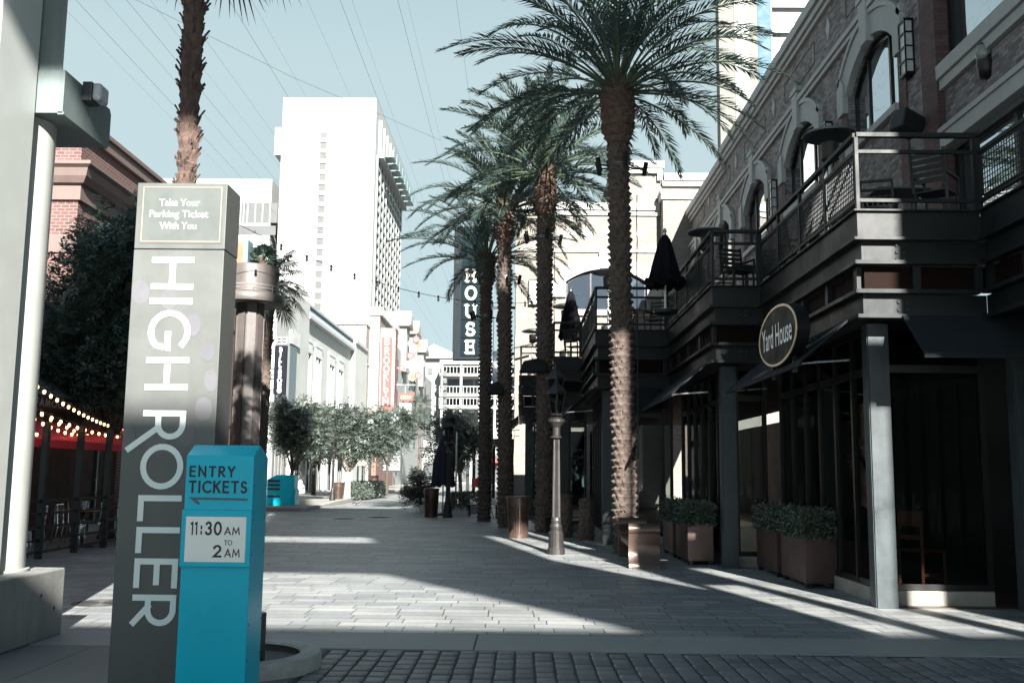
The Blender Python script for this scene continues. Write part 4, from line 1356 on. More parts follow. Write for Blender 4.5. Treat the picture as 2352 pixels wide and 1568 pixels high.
# trunk stumps without crowns near the terrace column
for (px, pyb, pyt, r, lab) in ((1297, 1233, 1135, .18, 'short crownless palm trunk left of the terrace column, under the lamp post'), (1347, 1240, 1145, .17, 'short crownless palm trunk against the dark terrace column')):
    g = G(px, pyb); zt_ = P(px, pyt, g.y).z
    t = thing('palm_stump', lab, 'palm trunk', (g.x, g.y, 0), 0, 'crownless palm trunks')
    mb = MB(); scar_trunk(mb, (0,0,0), (0,0,zt_), r*1.1, r, .13, 9, .045, random.Random(px))
    mb.lathe([(r*.97, zt_-.02), (r*.5, zt_+.02), (0, zt_+.03)], 20, capb=False, capt=False)
    mb.build('trunk', M_tr, t, local=True)
# fan palms
def fan_leaf(mb, base, az, el, plen, R, rng, nb=30, droop=.35):
    d = Vector((math.cos(az)*math.cos(el), math.sin(az)*math.cos(el), math.sin(el)))
    hub = Vector(base) + d*plen + Vector((0,0,-.12*plen*plen))
    mb.tube([Vector(base), Vector(base)+d*(plen*.5), hub], [.022, .016, .012], 4, 1, cap=False)
    T = (d + Vector((0,0,-.45))).normalized()
    Sd = T.cross(Vector((0,0,1))).normalized(); N = Sd.cross(T)
    for k in range(nb):
        a = rad(-140 + 280*k/(nb-1) + rng.uniform(-3,3))
        dd = (T*math.cos(a) + Sd*math.sin(a) + N*.12).normalized()
        wv = dd.cross(N).normalized()
        l = R*(.75+.25*math.cos(a*.6))*rng.uniform(.9,1.08)
        p = hub; mid = p + dd*(l*.55) + wv*0; tip = mid + dd*(l*.45) + Vector((0,0,-droop*l*rng.uniform(.4,1)))
        wd = .055
        mb.add([p, mid + wv*wd*.5, tip, mid - wv*wd*.5], [(0,1,2,3)])
def fan_palm(base, h, r0, r1, nl, plen, R, seed, label, rough=True, lean=(0,0), nstub=150, bark=None):
    rng = random.Random(seed)
    t = thing('fan_palm', label, 'palm tree', base, 0, 'fan palms')
    mb = MB()
    top = Vector((lean[0], lean[1], h))
    scar_trunk(mb, (0,0,0), top, r0, r1, .16, 7, .035, rng, na=36, dz=.05)
    if rough:
        for q in range(nstub):
            f = rng.uniform(.35, 1.0)**.8
            a = rng.random()*6.28; c = Vector((0,0,0)).lerp(top, f); d = Vector((math.cos(a), math.sin(a), 0))
            rr = r0 + (r1-r0)*f
            l = rng.uniform(.10, .26)*(.6+.6*f)
            side = Vector((-d.y, d.x, 0))*rng.uniform(-.09,.09)
            p = c + d*(rr*.86)
            e = p + d*(l*.28) + Vector((0,0,l)) + side
            wd = rng.uniform(.05, .10)
            mb.bar(p, p.lerp(e, .6), wd, .016, up=(d.x, d.y, .15)); 
            mb.bar(p.lerp(e, .6), e + d*.03, wd*.45, .014, up=(d.x, d.y, .15))
    mb.build('trunk', bark or M_wtr, t, local=True)
    mb = MB()
    for i in range(nl):
        f = (i+.5)/nl
        az = i*2.39996 + rng.uniform(-.3,.3)
        el = rad(70 - 125*f + rng.uniform(-8,8))
        fan_leaf(mb, top + Vector((0,0,-.15-.35*f)), az, el, plen*rng.uniform(.85,1.1), R, rng)
    mb.build('crown', [M_fan, M('petiole', (0.10,0.09,0.04), .5)], t, local=True)
    return t
YW = 12.7
b = P(398, 1080, YW); tp = P(465, -385, YW)
fan_palm((b.x, YW, 0), tp.z, .085, .138, 34, 1.15, .85, 7, 'slender shaggy fan palm rising behind the pylon, crown above the frame', lean=(tp.x-b.x, 0), nstub=230)
b = P(600, 1085, 34.0); tp = P(622, 628, 34.0)
fan_palm((b.x, 34.0, 0), tp.z, .14, .16, 26, .9, .75, 8, 'small fan palm with drooping leaves behind the round-topped pillar', lean=(tp.x-b.x, 0), bark=M_tr)
b = P(598, 1085, 33.0); tp = P(602, 560, 33.0)
# ================================================================== STREET FURNITURE
M_brz = M('bronze_paint', (0.075, 0.047, 0.037), .34, .35, var=.2, scale=4, bump=.06, bscale=80, spec=.5)
M_iron = M('lamp_iron', (0.032, 0.029, 0.029), .45, .35, var=.2)
def litter_bin():
    t = thing('litter_bin', 'bronze slatted litter bin', 'litter bin', (0,0,0), 0, 'slatted litter bins')
    mb = MB(); mb.lathe([(.20,.06),(.225,.07),(.255,.95),(.25,.98)], 28); mb.build('liner', M('liner', (0.01,0.01,0.01), .7), t, local=True)
    mb = MB()
    n = 26
    for k in range(n):
        a = 2*math.pi*k/n; d = Vector((math.cos(a), math.sin(a), 0))
        mb.bar(d*.245 + Vector((0,0,.08)), d*.275 + Vector((0,0,.80)), .04, .012, up=(d.x,d.y,0))
    mb.lathe([(.262,.0),(.262,.10),(.243,.11),(.243,.0)], 32, capb=False, capt=False)
    mb.lathe([(.255,.78),(.287,.78),(.292,.99),(.258,.99)], 32, capb=False, capt=False)
    mb.build('slats', M_brz, t, local=True, smooth='auto')
    mb = MB(); mb.lathe([(.16,1.01),(.17,1.035),(.30,1.03),(.315,1.0),(.30,.985),(.2,.98)], 32, capb=False, capt=False); mb.build('rim', M_brz, t, local=True, smooth='auto')
    return t
bn = litter_bin()
g = G(1190, 1234); bn.location = (g.x, g.y, 0); bn['label'] = 'bronze slatted litter bin standing nearest, left of the lamp post, half sunlit'
g = G(776, 1151); dup(bn, (g.x, g.y, .0), .3, 'small dark slatted litter bin beside the sunlit hedge at far left')
g = G(857, 1133); dup(bn, (g.x, g.y, .1), .1, 'distant dark litter bin at the far end of the sunlit hedge', scale=(1.35,1.35,1.2))
g = G(990, 1187); dup(bn, (g.x, g.y, 0), .2, 'dark litter bin standing immediately left of the far lamp post', scale=(.95,.95,1.0))
# lamp posts with twin lanterns
def lantern(parent_off, mbm, mbg, c):
    c = Vector(c)
    n = 6
    def ring(r, z): return [(c.x + r*math.cos(2*math.pi*(k+.5)/n), c.y + r*math.sin(2*math.pi*(k+.5)/n), c.z + z) for k in range(n)]
    lo, hi = ring(.115, .06), ring(.20, .50)
    for k in range(n):
        mbm.bar(lo[k], hi[k], .022, .022)
        mbm.bar(lo[k], lo[(k+1)%n], .03, .03); mbm.bar(hi[k], hi[(k+1)%n], .03, .035)
    mbm.lathe([(.05,0),(.13,.03),(.12,.06)], n, c, ph=.5)
    mbm.lathe([(.235,.515),(.23,.535),(.10,.66),(.05,.70),(.06,.73),(.03,.76),(.012,.86)], n, c, ph=.5)
    mbg.lathe([(.105,.075),(.185,.49)], n, c, ph=.5, capb=False, capt=False)
    mbg.lathe([(.035,.08),(.045,.2),(.04,.32),(.0,.36)], 8, c, capb=False, capt=False)
def lamp_post(h=2.80):
    t = thing('lamp_post', 'lamp post', 'lamp post', (0,0,0), 0, 'cast iron lamp posts with twin lanterns')
    mb = MB()
    mb.lathe([(.18,0),(.18,.10),(.155,.14),(.15,.42),(.12,.48),(.125,.56),(.10,.62),(.105,.68),(.088,.74)], 16)
    n = 20; nz = 2
    vs = []; fs = []
    for (r, z) in ((.088,.74),(.068,h-.45)):
        for k in range(n*2):
            a = math.pi*k/n; rr = r*(1.0 if k % 2 else .86)
            vs.append((rr*math.cos(a), rr*math.sin(a), z))
    m2 = n*2
    for k in range(m2): fs.append((k, (k+1)%m2, m2+(k+1)%m2, m2+k))
    mb.add(vs, fs)
    mb.lathe([(.08,h-.46),(.12,h-.43),(.10,h-.40),(.075,h-.38),(.08,h-.22),(.13,h-.15),(.17,h-.10),(.17,h-.05),(.11,h-.02),(.12,h)], 16)
    mb.build('pole', M_iron, t, local=True)
    mg = MB(); mm = MB()
    lantern(None, mm, mg, (0,0,h))
    mm.build('lantern_frame', M_iron, t, local=True); mg.build('lantern_glass', M_lg, t, local=True)
    mm = MB(); mg = MB()
    mm.tube([(0,.06,h-.1),(0,.35,h-.05),(0,.60,h+.1),(0,.62,h+.36)], .03, 8)
    lantern(None, mm, mg, (0,.62,h+.36))
    mm.build('lantern_frame', M_iron, t, local=True); mg.build('lantern_glass', M_lg, t, local=True)
    return t
M_lg = glassmat('lantern_glass', see=1.0, wob=.01)
lp = lamp_post()
g = G(1277, 1272); lp.location = (g.x, g.y, 0); lp['label'] = 'cast iron lamp post with twin lanterns in front of the second palm, its post sunlit'
lp.scale = (1, 1, .985)
g = G(1028, 1188); dup(lp, (g.x, g.y, 0), 0, 'cast iron lamp post with twin lanterns standing alone further up, before the closed parasol')
# bench with scrolled ends
def bench():
    t = thing('scroll_bench', 'bronze backless bench with scrolled ends in front of the nearest palm', 'bench', (0,0,0))
    def prof():
        p = [(-.12,.0),(-.12,.05),(-.09,.10),(-.035,.20),(-.01,.30),(-.03,.42),(-.06,.53),(-.075,.60)]
        roll = [(-.02 + .10*math.cos(rad(a)), .665 + .10*math.sin(rad(a))) for a in range(225, -60, -15)]
        back = [(.03,.56),(.035,.46),(.03,.32),(.02,.2),(.0,.08),(.0,.0)]
        return p + roll + back
    for s_, y0 in ((1, 0), (-1, 2.35)):
        mb = MB(); mb.prism([(y0 + s_*p[0], p[1]) for p in prof()], 'x', -.27, .27)
        mb.build('scroll_end', M_brz, t, local=True, smooth='auto')
        mb = MB()
        for zz in (.075, .335, .575): mb.box(-.262, .262, y0 - s_*.068 if s_ > 0 else y0+.04, y0 - s_*.03 if s_ > 0 else y0+.068, zz-.007, zz+.007)
    mb = MB()
    for k in range(6): mb.box(-.25+.085*k, -.18+.085*k, .04, 2.31, .40, .43)
    mb.build('seat', M_brz, t, local=True, bevel=.006)
    mb = MB()
    for xx in (-.2, .2): mb.box(xx-.03, xx+.03, .03, 2.32, .33, .399)
    mb.build('seat_rail', M_brz, t, local=True)
    return t
g0 = G(1446, 1303); g1 = G(1516, 1307)
bch = bench(); bch.location = ((g0.x+g1.x)/2, (g0.y+g1.y)/2+.07, 0); bch.rotation_euler = (0,0,-.025)
# seat benches by the far palms
def side_bench():
    t = thing('park_bench', 'bench', 'bench', (0,0,0), 0, 'low dark benches beside the palms')
    mb = MB()
    for k in range(4): mb.box(-.6, .6, -.2+.11*k, -.11+.11*k, .42, .45)
    mb.build('seat', M_slat, t, local=True)
    for s_ in (-1, 1):
        mb = MB()
        mb.tube([(s_*.5,-.18,0),(s_*.5,-.13,.2),(s_*.5,-.18,.42)], .03, 8); mb.tube([(s_*.5,.18,0),(s_*.5,.12,.2),(s_*.5,.18,.42)], .03, 8); mb.tube([(s_*.5,-.14,.2),(s_*.5,.13,.2)], .02, 6)
        mb.build('leg', M_slat, t, local=True)
    return t
sb = side_bench()
g = G(1107, 1188); sb.location = (g.x, g.y+.8, 0); sb['label'] = 'low dark bench behind the leftmost palm trunk'
g = G(1300, 1228); dup(sb, (g.x, g.y+1.0, 0), 0, 'low dark bench behind the crownless palm trunk')
# hedges: many small leaves through a box volume
M_hedge = leafmat('hedge_leaf', (0.028, 0.048, 0.036), (0.095, 0.125, 0.09), trans=.2, rough=.4)
def sprig_cloud(mb, sampler, n, size, rng):
    """compound leaves: each sprig carries a few leaflets along a drooping stalk"""
    for _ in range(n//5):
        p, nrm = sampler(rng); p = Vector(p)
        d = Vector((rng.gauss(0,1), rng.gauss(0,1), rng.gauss(0,.6))) + Vector(nrm)*1.1
        d.normalize()
        sd = d.cross(Vector((rng.gauss(0,.5), rng.gauss(0,.5), 1)))
        if sd.length < .05: continue
        sd.normalize(); nm = sd.cross(d)
        k = size*rng.uniform(.55, 1.25)
        for q in range(6):
            f = (q+1)/6; s_ = (-1 if q % 2 else 1)
            b = p + d*(k*1.5*f) + Vector((0,0,-.5*k*f*f))
            ld = (d*.55 + sd*s_*(1.0 if q < 5 else .1) + Vector((0,0,-.25))).normalized()
            wv = ld.cross(nm).normalized()
            l = k*rng.uniform(.7, 1.1); wd = l*.34; mid = b + ld*(l*.45)
            mb.add([b, mid + wv*wd*.5, b + ld*l, mid - wv*wd*.5], [(0,1,2,3)])
def leaf_cloud(mb, sampler, n, size, rng, mi=0):
    for _ in range(n):
        p, nrm = sampler(rng)
        d = Vector((rng.gauss(0,1), rng.gauss(0,1), rng.gauss(0,.8)))
        if nrm is not None: d = d*.8 + Vector(nrm)*.9
        d.normalize()
        wv = d.cross(Vector((rng.gauss(0,1), rng.gauss(0,1), rng.gauss(0,1))))
        if wv.length < .05: continue
        wv.normalize()
        l = size*rng.uniform(.6, 1.3); wd = l*.48
        p = Vector(p); mid = p + d*(l*.45)
        mb.add([p, mid + wv*wd*.5, p + d*l, mid - wv*wd*.5], [(0,1,2,3)], mi)
def hedge_sampler(x0, x1, y0, y1, z0, z1, rnd=.08):
    def f(rng):
        x = rng.uniform(x0, x1); y = rng.uniform(y0, y1); z = rng.uniform(z0, z1)
        if rng.random() < .75:
            k = rng.randrange(5)
            if k == 0: x = x0 + abs(rng.gauss(0,.03))
            elif k == 1: x = x1 - abs(rng.gauss(0,.03))
            elif k == 2: y = y0 + abs(rng.gauss(0,.03))
            elif k == 3: y = y1 - abs(rng.gauss(0,.03))
            else: z = z1 + rng.gauss(0,.035)
        c = Vector(((x-(x0+x1)/2)/(x1-x0), (y-(y0+y1)/2)/(y1-y0), (z-(z0+z1)/2)/(z1-z0)))
        return (x, y, z), (c.x, c.y, c.z*1.2+.2)
    return f
M_plt = M('planter_bronze', (0.065, 0.037, 0.034), .5, .25, var=.15, scale=2.5, streak=.2)
def box_planter(lx, ly, h, seed):
    t = thing('box_planter', 'planter', 'planter', (0,0,0), 0, 'bronze box planters with clipped hedges along the shopfront')
    mb = MB(); mb.box(0, lx, 0, ly, .07, h); mb.build('box', M_plt, t, local=True, bevel=.008)
    for (a, b) in ((0,0),(1,0),(0,1),(1,1)):
        mb = MB(); x = .02 + a*(lx-.12); y = .02 + b*(ly-.12); mb.box(x, x+.08, y, y+.08, 0, .07); mb.build('foot', M_steel, t, local=True)
    mb = MB(); rng = random.Random(seed)
    leaf_cloud(mb, hedge_sampler(-.04, lx+.04, -.03, ly+.03, h-.05, h+.30), 3800, .062, rng)
    mb.build('hedge', M_hedge, t, local=True)
    return t
gA = G(1851, 1351); pA = box_planter(.47, 1.35, .76, 5); pA.location = (gA.x, gA.y, 0)
pA['label'] = 'nearest bronze box planter with hedge, left of the big corner column'
yB = gA.y + 1.35 + .22
dup(pA, (gA.x-.02, yB, 0), 0, 'bronze box planter with hedge directly behind the nearest one')
gC = G(1580, 1297); dup(pA, (gC.x, gC.y, 0), 0, 'bronze box planter behind the bench with a triangle of sun on its hedge')
dup(pA, (gC.x-.03, gC.y+1.6, 0), 0, 'farthest bronze box planter, beside the nearest palm trunk')
# ================================================================== TREES AND PLANTING
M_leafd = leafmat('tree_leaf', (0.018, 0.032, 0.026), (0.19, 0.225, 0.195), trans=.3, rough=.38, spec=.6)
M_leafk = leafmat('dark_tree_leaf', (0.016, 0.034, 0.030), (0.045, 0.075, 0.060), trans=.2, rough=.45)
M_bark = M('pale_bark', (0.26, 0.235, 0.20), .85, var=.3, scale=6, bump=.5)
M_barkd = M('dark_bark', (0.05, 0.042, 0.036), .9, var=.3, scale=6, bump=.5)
def blob_sampler(blobs):
    ws = [b[3]*b[4]*b[5] for b in blobs]; tot = sum(ws)
    def f(rng):
        r = rng.random()*tot
        for b, w_ in zip(blobs, ws):
            r -= w_
            if r <= 0: break
        u = rng.gauss(0,1), rng.gauss(0,1), rng.gauss(0,1)
        n = math.sqrt(u[0]**2+u[1]**2+u[2]**2) + 1e-6
        rr = (rng.random()**.45)*(1 + .2*rng.gauss(0,1))
        d = (u[0]/n, u[1]/n, u[2]/n)
        return (b[0]+d[0]*rr*b[3], b[1]+d[1]*rr*b[4], b[2]+d[2]*rr*b[5]), (d[0]*.6, d[1]*.6, d[2]*.5+.25)
    return f
def tree(name, base, trunk, cr, nblob, nleaf, size, seed, label, lm, bm, r=.13, fork=.5, group='leafy street trees', cat='tree', smin=.22, smax=.40):
    """trunk: height where it forks; cr: crown centre (x,y,z) offsets from base and radii"""
    rng = random.Random(seed)
    t = thing(name, label, cat, base, 0, group)
    cx, cy, cz, rx, ry, rz = cr
    blobs = []
    for i in range(nblob):
        u = Vector((rng.gauss(0,1), rng.gauss(0,1), rng.gauss(0,1))).normalized()*(rng.random()**.4)*.78
        k = rng.uniform(smin, smax)
        blobs.append((cx+u.x*rx, cy+u.y*ry, cz+u.z*rz, rx*k, ry*k, rz*k))
    mb = MB()
    f0 = Vector((cx*fork*.3, cy*fork*.3, trunk))
    mid = Vector((f0.x*.4+rng.uniform(-.05,.05), f0.y*.4, trunk*.5))
    mb.tube([(0,0,-.02),(0,0,.12),mid,f0], [r*1.35, r*1.05, r*.9, r*.8], 10)
    for b in blobs[:max(6, nblob//2)]:
        e = Vector(b[:3])
        m1 = f0.lerp(e, .45) + Vector((rng.uniform(-.1,.1)*rx, rng.uniform(-.1,.1)*ry, .08*rz))
        mb.tube([f0 - Vector((0,0,.05)), f0.lerp(m1,.5)+Vector((0,0,-.03*rz)), m1, e], [r*.55, r*.4, r*.26, r*.08], 6)
    mb.build('trunk', bm, t, local=True, smooth=True)
    mb = MB()
    sprig_cloud(mb, blob_sampler(blobs), int(nleaf*1.35), size*1.05, rng)
    mb.build('crown', lm, t, local=True)
    return t
# patio tree, big and dark
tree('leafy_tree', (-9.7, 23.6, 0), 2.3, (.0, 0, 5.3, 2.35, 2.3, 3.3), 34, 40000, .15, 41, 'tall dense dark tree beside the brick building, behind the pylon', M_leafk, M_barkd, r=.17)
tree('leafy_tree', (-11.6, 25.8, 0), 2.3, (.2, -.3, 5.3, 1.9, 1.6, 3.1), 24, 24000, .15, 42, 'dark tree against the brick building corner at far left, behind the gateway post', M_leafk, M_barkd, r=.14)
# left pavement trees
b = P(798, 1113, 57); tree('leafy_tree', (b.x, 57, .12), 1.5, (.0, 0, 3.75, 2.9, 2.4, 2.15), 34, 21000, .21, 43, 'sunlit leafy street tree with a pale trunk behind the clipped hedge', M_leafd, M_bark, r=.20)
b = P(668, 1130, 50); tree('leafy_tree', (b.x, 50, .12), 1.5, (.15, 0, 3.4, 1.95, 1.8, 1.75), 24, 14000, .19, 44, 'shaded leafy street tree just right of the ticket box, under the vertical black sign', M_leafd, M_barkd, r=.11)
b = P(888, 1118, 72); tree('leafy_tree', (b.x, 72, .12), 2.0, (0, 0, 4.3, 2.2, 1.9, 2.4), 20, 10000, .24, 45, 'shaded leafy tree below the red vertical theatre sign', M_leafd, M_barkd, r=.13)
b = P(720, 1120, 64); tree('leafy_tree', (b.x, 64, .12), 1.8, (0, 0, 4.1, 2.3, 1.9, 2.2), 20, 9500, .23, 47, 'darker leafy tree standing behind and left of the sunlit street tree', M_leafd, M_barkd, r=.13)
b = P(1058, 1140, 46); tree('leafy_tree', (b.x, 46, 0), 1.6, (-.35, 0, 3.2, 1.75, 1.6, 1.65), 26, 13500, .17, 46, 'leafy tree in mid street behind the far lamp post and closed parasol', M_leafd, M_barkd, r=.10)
b = P(966, 1150, 41.5); tree('leafy_bush', (b.x, 41.5, .30), .3, (0, 0, .85, .80, .75, .95), 14, 5500, .11, 48, 'big rounded shrub in a white planter left of the far lamp post', M_leafd, M_barkd, r=.06, group='shrubs in white planters', cat='shrub')
# white low planters in mid street
def low_planter(px, py, wd, label, hedge=True, seed=1):
    g = G(px, py)
    t = thing('white_planter', label, 'planter', (g.x, g.y, 0), 0, 'low white planters in mid street')
    mb = MB(); mb.box(0, wd, 0, 1.4, 0, .30); mb.build('box', M('planter_white', (0.42,0.43,0.44), .6, var=.08), t, local=True, bevel=.01)
    if hedge:
        rng = random.Random(seed); mb = MB()
        leaf_cloud(mb, hedge_sampler(-.03, wd+.03, -.03, 1.4, .25, .78), 2200, .085, rng)
        mb.build('hedge', M_hedge, t, local=True)
low_planter(962, 1176, .60, 'low white planter box under the rounded shrub', False)
low_planter(1036, 1183, .58, 'low white planter box with a dark hedge right of the far lamp post', True, 2)
low_planter(1062, 1178, 1.0, 'low planter with a dark hedge left of the leftmost palm trunk', True, 3)
low_planter(1192, 1219, .5, 'low white planter box between the litter bin and the terrace', True, 4)
# clipped hedge on the left pavement
a = G(848, 1143, .13)
mb = MB(); rng = random.Random(61)
leaf_cloud(mb, hedge_sampler(-1.05, .35, 0, 7.5, .0, .80), 9000, .13, rng)
o = mb.build('hedge', M_leafd, local=True); o.location = (a.x-.45, a.y, .13)
tag(o, 'clipped sunlit hedge on the left pavement beside the kerb', 'hedge')
# far little palm
b = P(962, 1095, 112); tp = P(958, 930, 112)
fan_palm((b.x, 112, 0), tp.z, .14, .14, 22, 1.2, 1.3, 51, 'distant pale fan palm behind the red ice cream sign', rough=False, bark=M_tr)
# closed parasol in mid street
g = G(1018, 1178)
parasol((P(1018,1100,38.5).x, 38.5, 0), 3.05, .36, M('navy_canvas', (0.010,0.012,0.024), .85), 'dark navy closed parasol behind the far lamp post')
mb = MB(); b = P(1046, 1180, 39.5); mb.tube([(b.x, 39.5, 0), (b.x, 39.5, 3.2)], .035, 10)
tag(mb.build('white_pole', M_white), 'slim white pole right of the far lamp post', 'pole')

# ================================================================== LEFT SIDE
M_brl = brickmat('pink_red_brick', (0.095, 0.038, 0.036), (0.13, 0.058, 0.053), (0.17, 0.14, 0.13), bw=.24, bh=.10, ms=.013, big=.12)
M_trim = M('pink_trim', (0.125, 0.088, 0.08), .7, var=.08, streak=.15)
XB = P(185, 380, 28).x; YBk = 28.0
zc = P(185, 380, 28).z
t = thing('brick_building', 'pinkish red brick building with a stone cornice at far left behind the dark tree', 'building', (XB, YBk, 0))
zp = zc + 1.25
mb = MB(); mb.box(XB-14, XB, YBk, YBk+19, 0, zp-.35)
mb.build('wall', M_brl, t)
mb = MB()
mb.box(XB-14, XB+.12, YBk-.12, YBk+19.1, zp-.35, zp); mb.box(XB-14, XB+.2, YBk-.2, YBk+19.2, zp+.002, zp+.16)
mb.build('parapet', M_trim, t, bevel=.02)
mb = MB()
pr = [(0, -1.05), (.10, -1.05), (.10, -.62), (.22, -.58), (.34, -.40), (.40, -.18), (.52, -.10), (.52, .0), (0, .0)]
path = lambda q: [(XB-14, YBk - q), (XB + q, YBk - q), (XB + q, YBk + 19.3)]
vs = []
for (q, z) in pr: vs += [(x, y, zc + z) for (x, y) in path(q)]
fs = []
for i in range(len(pr)-1):
    for k in range(2): fs.append((i*3+k, i*3+k+1, (i+1)*3+k+1, (i+1)*3+k))
mb.add(vs, fs)
mb.build('cornice', M_trim, t)
mb = MB(); mb.box(XB-14, XB+.07, YBk-.07, YBk+19, zc-2.6, zc-2.1); mb.box(XB-14, XB+.05, YBk-.05, YBk+19, 3.55, 3.9)
mb.build('band', M_trim, t)
# brick ground floor: door, dark opening, panels
mb = MB(); mb.box(XB-.002, XB+.035, 29.2, 31.4, 0, 2.75); d_ = mb.build('door', M_inn, t)
mb = MB()
for yy in (29.2, 30.27, 31.32): mb.box(XB+.036, XB+.09, yy, yy+.08, 0, 2.75)
mb.box(XB+.036, XB+.09, 29.28, 31.32, 2.67, 2.75); mb.build('frame', M('door_frame', (0.20,0.20,0.19), .4, .5), d_)
mb = MB(); mb.tube([(XB+.09,30.15,.9),(XB+.15,30.15,.92),(XB+.15,30.15,1.28),(XB+.09,30.15,1.3)], .018, 6); mb.build('handle', M('bright_metal', (0.42,0.42,0.42), .3, .8), d_)
mb = MB(); mb.box(XB-9, XB-.6, YBk-.05, YBk-.001, 0, 3.0); mb.build('shutter', M('dark_wood', (0.03,0.014,0.014), .5), t)
# security lamps under the cornice
mb = MB(); c = PX(845, 0, XB) if False else P(284, 458, 32)
mb.box(XB+.02, XB+.22, 31.9, 32.3, zc-1.5, zc-1.25)
tag(mb.build('wall_lamp', M('lamp_box', (0.4,0.35,0.28), .4), bevel=.02), 'small square pale lamp under the cornice of the red brick building', 'wall lamp')
# patio: striped canopy, sign, red awning, posts, fence
M_red = M('red_canvas', (0.60, 0.018, 0.035), .8, var=.1, bump=.1, bscale=200)
def stripes():
    m, n, b, out = newmat('striped_metal')
    tc = coords(n); wv = n.nodes.new('ShaderNodeTexWave'); wv.wave_profile = 'SAW'; wv.bands_direction = 'Y'
    wv.inputs['Scale'].default_value = .95; n.links.new(tc, wv.inputs[0])
    r = n.nodes.new('ShaderNodeValToRGB'); r.color_ramp.interpolation = 'CONSTANT'; r.color_ramp.elements[0].color = (.03,.03,.035,1); r.color_ramp.elements[1].position = .5; r.color_ramp.elements[1].color = (.30,.30,.31,1)
    n.links.new(wv.outputs['Color'], r.inputs[0]); n.links.new(r.outputs[0], b.inputs['Base Color']); b.inputs['Roughness'].default_value = .4
    return m
XC = -10.9
t = thing('cafe_kiosk', 'small cafe front with striped metal canopy and a dark name board above the red awning', 'kiosk', (XC, 22.5, 0))
mb = MB()
zr0, zr1 = 3.15, 4.25
mb.add([(XC+.6,19.6,zr0),(XC+.6,25.6,zr0),(XC-1.2,25.6,zr1),(XC-1.2,19.6,zr1),(XC+.6,19.6,zr0-.06),(XC+.6,25.6,zr0-.06),(XC-1.2,25.6,zr1-.06),(XC-1.2,19.6,zr1-.06)],
       [(0,1,2,3),(7,6,5,4),(0,4,5,1),(1,5,6,2),(2,6,7,3),(3,7,4,0)])
mb.build('canopy', stripes(), t)
mb = MB(); mb.box(XC+.61, XC+.66, 19.6, 25.6, 2.86, 3.16); sg = mb.build('name_board', M('board_brown', (0.03,0.018,0.015), .6), t)
mb = MB()
a0, a1 = PX(76, 985, XC+.66), PX(139, 983, XC+.66)
tmp = MB(); ln = word(tmp, 'FAMOUS PASTRAMI', lambda u,v,d: (0,u,v), .17, .03, .03)
kk = min(1.6, (25.2-max(a0.y, 19.8))/ln); y0_ = max(a0.y, 19.8)
word(mb, 'FAMOUS PASTRAMI', lambda u,v,d: (XC+.661+d, y0_+u*kk, 2.92+v), .17, .03, .03)
mb.build('lettering', M('board_letters', (0.30,0.27,0.25), .5), sg)
mb = MB(); mb.box(XC-1.2, XC+.0, 20.2, 25.4, 0, 3.1); mb.build('wall', M('kiosk_wall', (0.03,0.018,0.018), .7), t)
t = thing('red_awning', 'red canvas awning over the cafe tables behind the black posts', 'awning', (-9.5, 22, 0))
mb = MB()
ya, yb_ = 17.8, 28.5
mb.add([(-8.75,ya,2.14),(-8.75,yb_,2.14),(XC+.7,yb_,2.60),(XC+.7,ya,2.60),(-8.75,ya,2.11),(-8.75,yb_,2.11),(XC+.7,yb_,2.57),(XC+.7,ya,2.57)],
       [(0,1,2,3),(7,6,5,4),(0,4,5,1),(1,5,6,2),(2,6,7,3),(3,7,4,0)])
for k in range(14):
    y0_ = ya + (yb_-ya)*k/14; y1_ = ya + (yb_-ya)*(k+1)/14
    mb.box(-8.765, -8.752, y0_+.01, y1_-.01, 1.99, 2.135)
mb.build('canvas', M_red, t)
XF = -8.62
def post(py_, lab):
    pass
fence = thing('patio_fence', 'black metal railing with tall posts round the cafe tables', 'fence', (XF, 20, 0))
mb = MB()
for (px, pyb) in ((96, 1285), (177, 1272), (243, 1260)):
    yy = PX(px, 1150, XF).y
    mb = MB(); mb.box(XF-.055, XF+.055, yy-.055, yy+.055, 0, 2.42); mb.build('post', M_steel, fence, bevel=.006)
for yy in (14.2, 24.9, 27.6):
    mb = MB(); mb.box(XF-.055, XF+.055, yy-.055, yy+.055, 0, 2.42); mb.build('post', M_steel, fence, bevel=.006)
for z_ in (1.02, .80, .56, .33, .12):
    mb = MB(); mb.box(XF-.02, XF+.02, 13.0, 27.6, z_-.02, z_+.02 + (.015 if z_ > 1 else 0)); mb.build('rail', M_steel, fence)
M_alu = M('aluminium', (0.55,0.56,0.57), .22, .9, var=.1)
M_top = M('wood_top', (0.13,0.065,0.035), .4, var=.25)
def alu_chair():
    t = thing('cafe_chair', 'chair', 'chair', (0,0,0), 0, 'shiny metal cafe chairs')
    mb = MB(); mb.box(-.2,.2,-.2,.2,.45,.47); mb.build('seat', M('chair_slat', (0.06,0.035,0.025), .5), t, local=True, bevel=.006)
    mb = MB()
    for k in range(3): mb.box(-.19,.19,.215,.23,.58+.1*k,.65+.1*k)
    mb.build('backrest', M('chair_slat', (0.06,0.035,0.025), .5), t, local=True)
    for s_ in (-1,1):
        mb = MB(); mb.tube([(s_*.22,-.24,0),(s_*.21,-.2,.45)], .017, 7); mb.build('leg', M_alu, t, local=True, smooth=True)
        mb = MB(); mb.tube([(s_*.22,.27,0),(s_*.21,.2,.45),(s_*.21,.24,.88)], .017, 7); mb.build('leg', M_alu, t, local=True, smooth=True)
    mb = MB(); mb.tube([(-.21,.24,.88),(.21,.24,.88)], .017, 7); mb.tube([(-.21,-.2,.45),(.21,-.2,.45)], .014, 6); mb.tube([(-.21,.2,.45),(.21,.2,.45)], .014, 6)
    mb.build('back_tube', M_alu, t, local=True)
    return t
